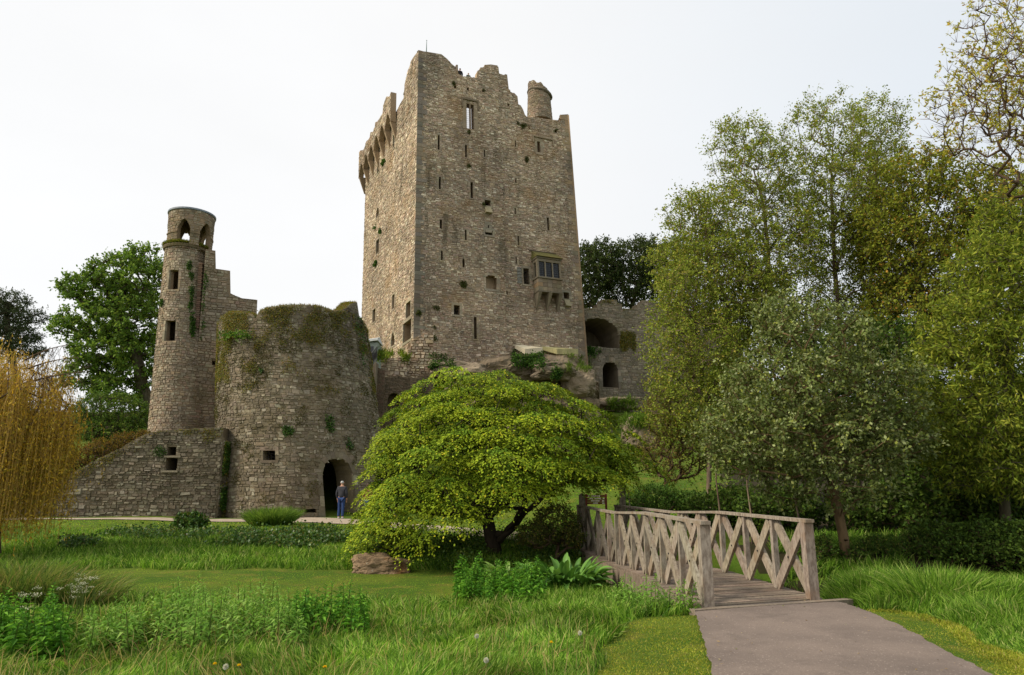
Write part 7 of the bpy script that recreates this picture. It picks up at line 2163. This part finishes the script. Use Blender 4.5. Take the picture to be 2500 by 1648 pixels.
# lookout tower: grassy ledge and creeper beside the brick chase
n = 5000; a = gr.uniform(-1.6, 1.6, n); q = gr.uniform(tr1 * .95, rl * 1.0, n)
P = np.stack([tc1[0] + q * np.sin(a), tc1[1] - q * np.cos(a), tz1 + .08 + (rl - q) * .3], -1)
me = leaf_mesh('ledge_grass', P, unit(gr.normal(size=(n, 3)) * .5 + [0, 0, 1]), unit(gr.normal(size=(n, 3))), gr.uniform(.08, .32, n), .022, colours(n, gr, [(S(128, 122, 44), 4), (S(96, 110, 40), 3)], .2), 'blade')
tag(link('ledge_grass', me, M['grass_blade'], lookout), kind='stuff')
for k, (x, y, ru, rv) in enumerate(((466, 720, .22, 1.6), (462, 650, .35, .5), (398, 735, .25, .3), (470, 790, .2, .9))):
    a, b = lt.uv(x, y); wall_growth(lt, lookout, 'creeper', 40000, None, .08, IVW, .15, 2., 50 + k, lay=.08, box=(a, b, ru, rv))
a, b = sw.uv(506, 720); wall_growth(sw, lookout, 'creeper', 30000, lambda u, v, t: 1.2 - np.hypot((u - .12) / .22, (v - b) / 3.2), .08, IVW, .2, 2., 56, lay=.08)
# ramp wall, return wall
a, b = rw.uv(395, 1105); wall_growth(rw, ramp, 'creeper', 40000, None, .06, IVW, .3, 2., 57, lay=.05, box=(a, b, .7, .35))
wall_growth(rw, ramp, 'moss', 60000, lambda u, v, t: .75 - (t - v) * .9, .05, MOSS, .1, 1.2, 58, lay=.05)
wall_growth(ew, ramp, 'moss', 30000, lambda u, v, t: .85 - (t - v) * .22, .06, MOSS, .05, 1.2, 59, lay=.08)
wall_growth(ew, ramp, 'creeper', 24000, lambda u, v, t: .55 + 0 * u, .08, IVW, .12, 1.6, 60, lay=.1)
# keep: tufts in the putlog holes and along cracks, algae tufts, foot of the wall
spots = [(1107, 205, .2), (1180, 222, .2), (1280, 305, .4), (1315, 315, .2), (1358, 318, .25), (1146, 322, .25), (1145, 405, .3), (1062, 825, .3), (1022, 765, .3), (1065, 750, .4), (1130, 695, .3), (1265, 300, .3), (1288, 388, .3), (1060, 800, .3), (1182, 500, .25)]
for k, (x, y, r_) in enumerate(spots):
    a, b = kf.uv(x, y); wall_growth(kf, keep, 'wall_plant', 60000, None, .09, [(S(86, 96, 44), 4), (S(70, 80, 38), 4), (S(96, 88, 46), 2)], .2, 2., 70 + k, lay=.08, box=(a, b, r_, r_))
wall_growth(kf, keep, 'foot_plants', 60000, lambda u, v, t: .5 - np.abs(v - .4) * .55 + np.where((u > 8) & (u < 15), .18, 0), .14, IVW, .25, .7, 90, lay=.25)
for k, (x, y, r_) in enumerate(((938, 395, .5), (917, 555, .4), (930, 565, .3), (919, 645, .4))):
    a, b = kl.uv(x, y); wall_growth(kl, keep, 'wall_plant', 60000, None, .13, IVW, .2, 2., 95 + k, lay=.15, box=(a, b, r_ * 1.6, r_))
# curtain wall: ivy and grass
a, b = cw.uv(1445, 840); wall_growth(cw, rwall, 'ivy', 40000, None, .16, IVW, .2, 1., 101, lay=.2, box=(a, b, 1.1, 1.5))
a, b = cw.uv(1530, 830); wall_growth(cw, rwall, 'moss', 40000, None, .1, MOSS, .2, 1., 102, lay=.1, box=(a, b, 1.3, .9))
wall_growth(cw, rwall, 'top_moss', 50000, lambda u, v, t: .8 - (t - v) * 1.0, .1, MOSS, .2, 1., 103, lay=.08)
# grass and ivy on the rock
def rock_green(name, px0, px1, py0, py1, Y, n, pal, size, label, seed, blade=False, spread=.8):
    r = np.random.default_rng(seed)
    dg = bpy.context.evaluated_depsgraph_get()
    pos, nrm = [], []
    for _ in range(n):
        x, y = r.uniform(px0, px1), r.uniform(py0, py1)
        d = Vector(ray(x, y)).normalized()
        ok, loc, no, _i, ob, _m = SC.ray_cast(dg, Vector(EYEP) + d * 30, d, distance=60)
        if ok and ob.name.startswith(('rock', 'wall', 'rubble')) and vnoise(np.array([loc[:]]) * .9, seed)[0] > -.15:
            pos.append(loc[:]); nrm.append(no[:])
    if len(pos) < 5: return
    P = np.repeat(np.array(pos), 5, 0); Nn = np.repeat(np.array(nrm), 5, 0)
    P = P + r.normal(size=P.shape) * .12
    k = len(P)
    if blade: me = leaf_mesh(name, P, unit(r.normal(size=(k, 3)) * .5 + [0, -.2, 1]), unit(r.normal(size=(k, 3))), size * r.uniform(.6, 1.5, k), size * .12, colours(k, r, pal, .2), 'blade')
    else: me = leaf_mesh(name, P, unit(Nn * .5 + r.normal(size=(k, 3)) * .6 + [0, 0, -.3]), unit(Nn + r.normal(size=(k, 3)) * .5), size * r.uniform(.6, 1.4, k), size * .7, colours(k, r, pal, .22))
    tag(link(name, me, M['grass_blade'] if blade else M['leaf']), label, 'plants', kind='stuff')
bpy.context.view_layer.update()
rock_green('rock_ivy', 1250, 1330, 850, 895, 53, 700, IVW, .16, 'ivy hanging over the rock below the pale slabs', 701)
rock_green('rock_grass', 1385, 1440, 868, 905, 53, 500, [(S(104, 122, 44), 4), (S(84, 108, 40), 4)], .3, 'grass tuft on top of the overhanging rock block', 702, True)
rock_green('rock_ivy', 1350, 1375, 890, 930, 53, 300, IVW, .16, 'strip of ivy in the cleft left of the overhanging rock', 703)
rock_green('rock_grass', 1480, 1590, 975, 1045, 53, 900, [(S(104, 128, 42), 4), (S(84, 112, 38), 4)], .4, 'grassy shelf below the small arch', 704, True)
rock_green('rock_ivy', 1050, 1110, 865, 900, 52, 300, IVW, .15, 'green plants at the foot of the keep near its left corner', 705)
rock_green('rock_grass', 920, 995, 860, 885, 51, 500, [(S(112, 132, 40), 4), (S(124, 118, 44), 2), (S(88, 112, 36), 4)], .45, 'grass on the retaining wall beside the keep', 706, True)
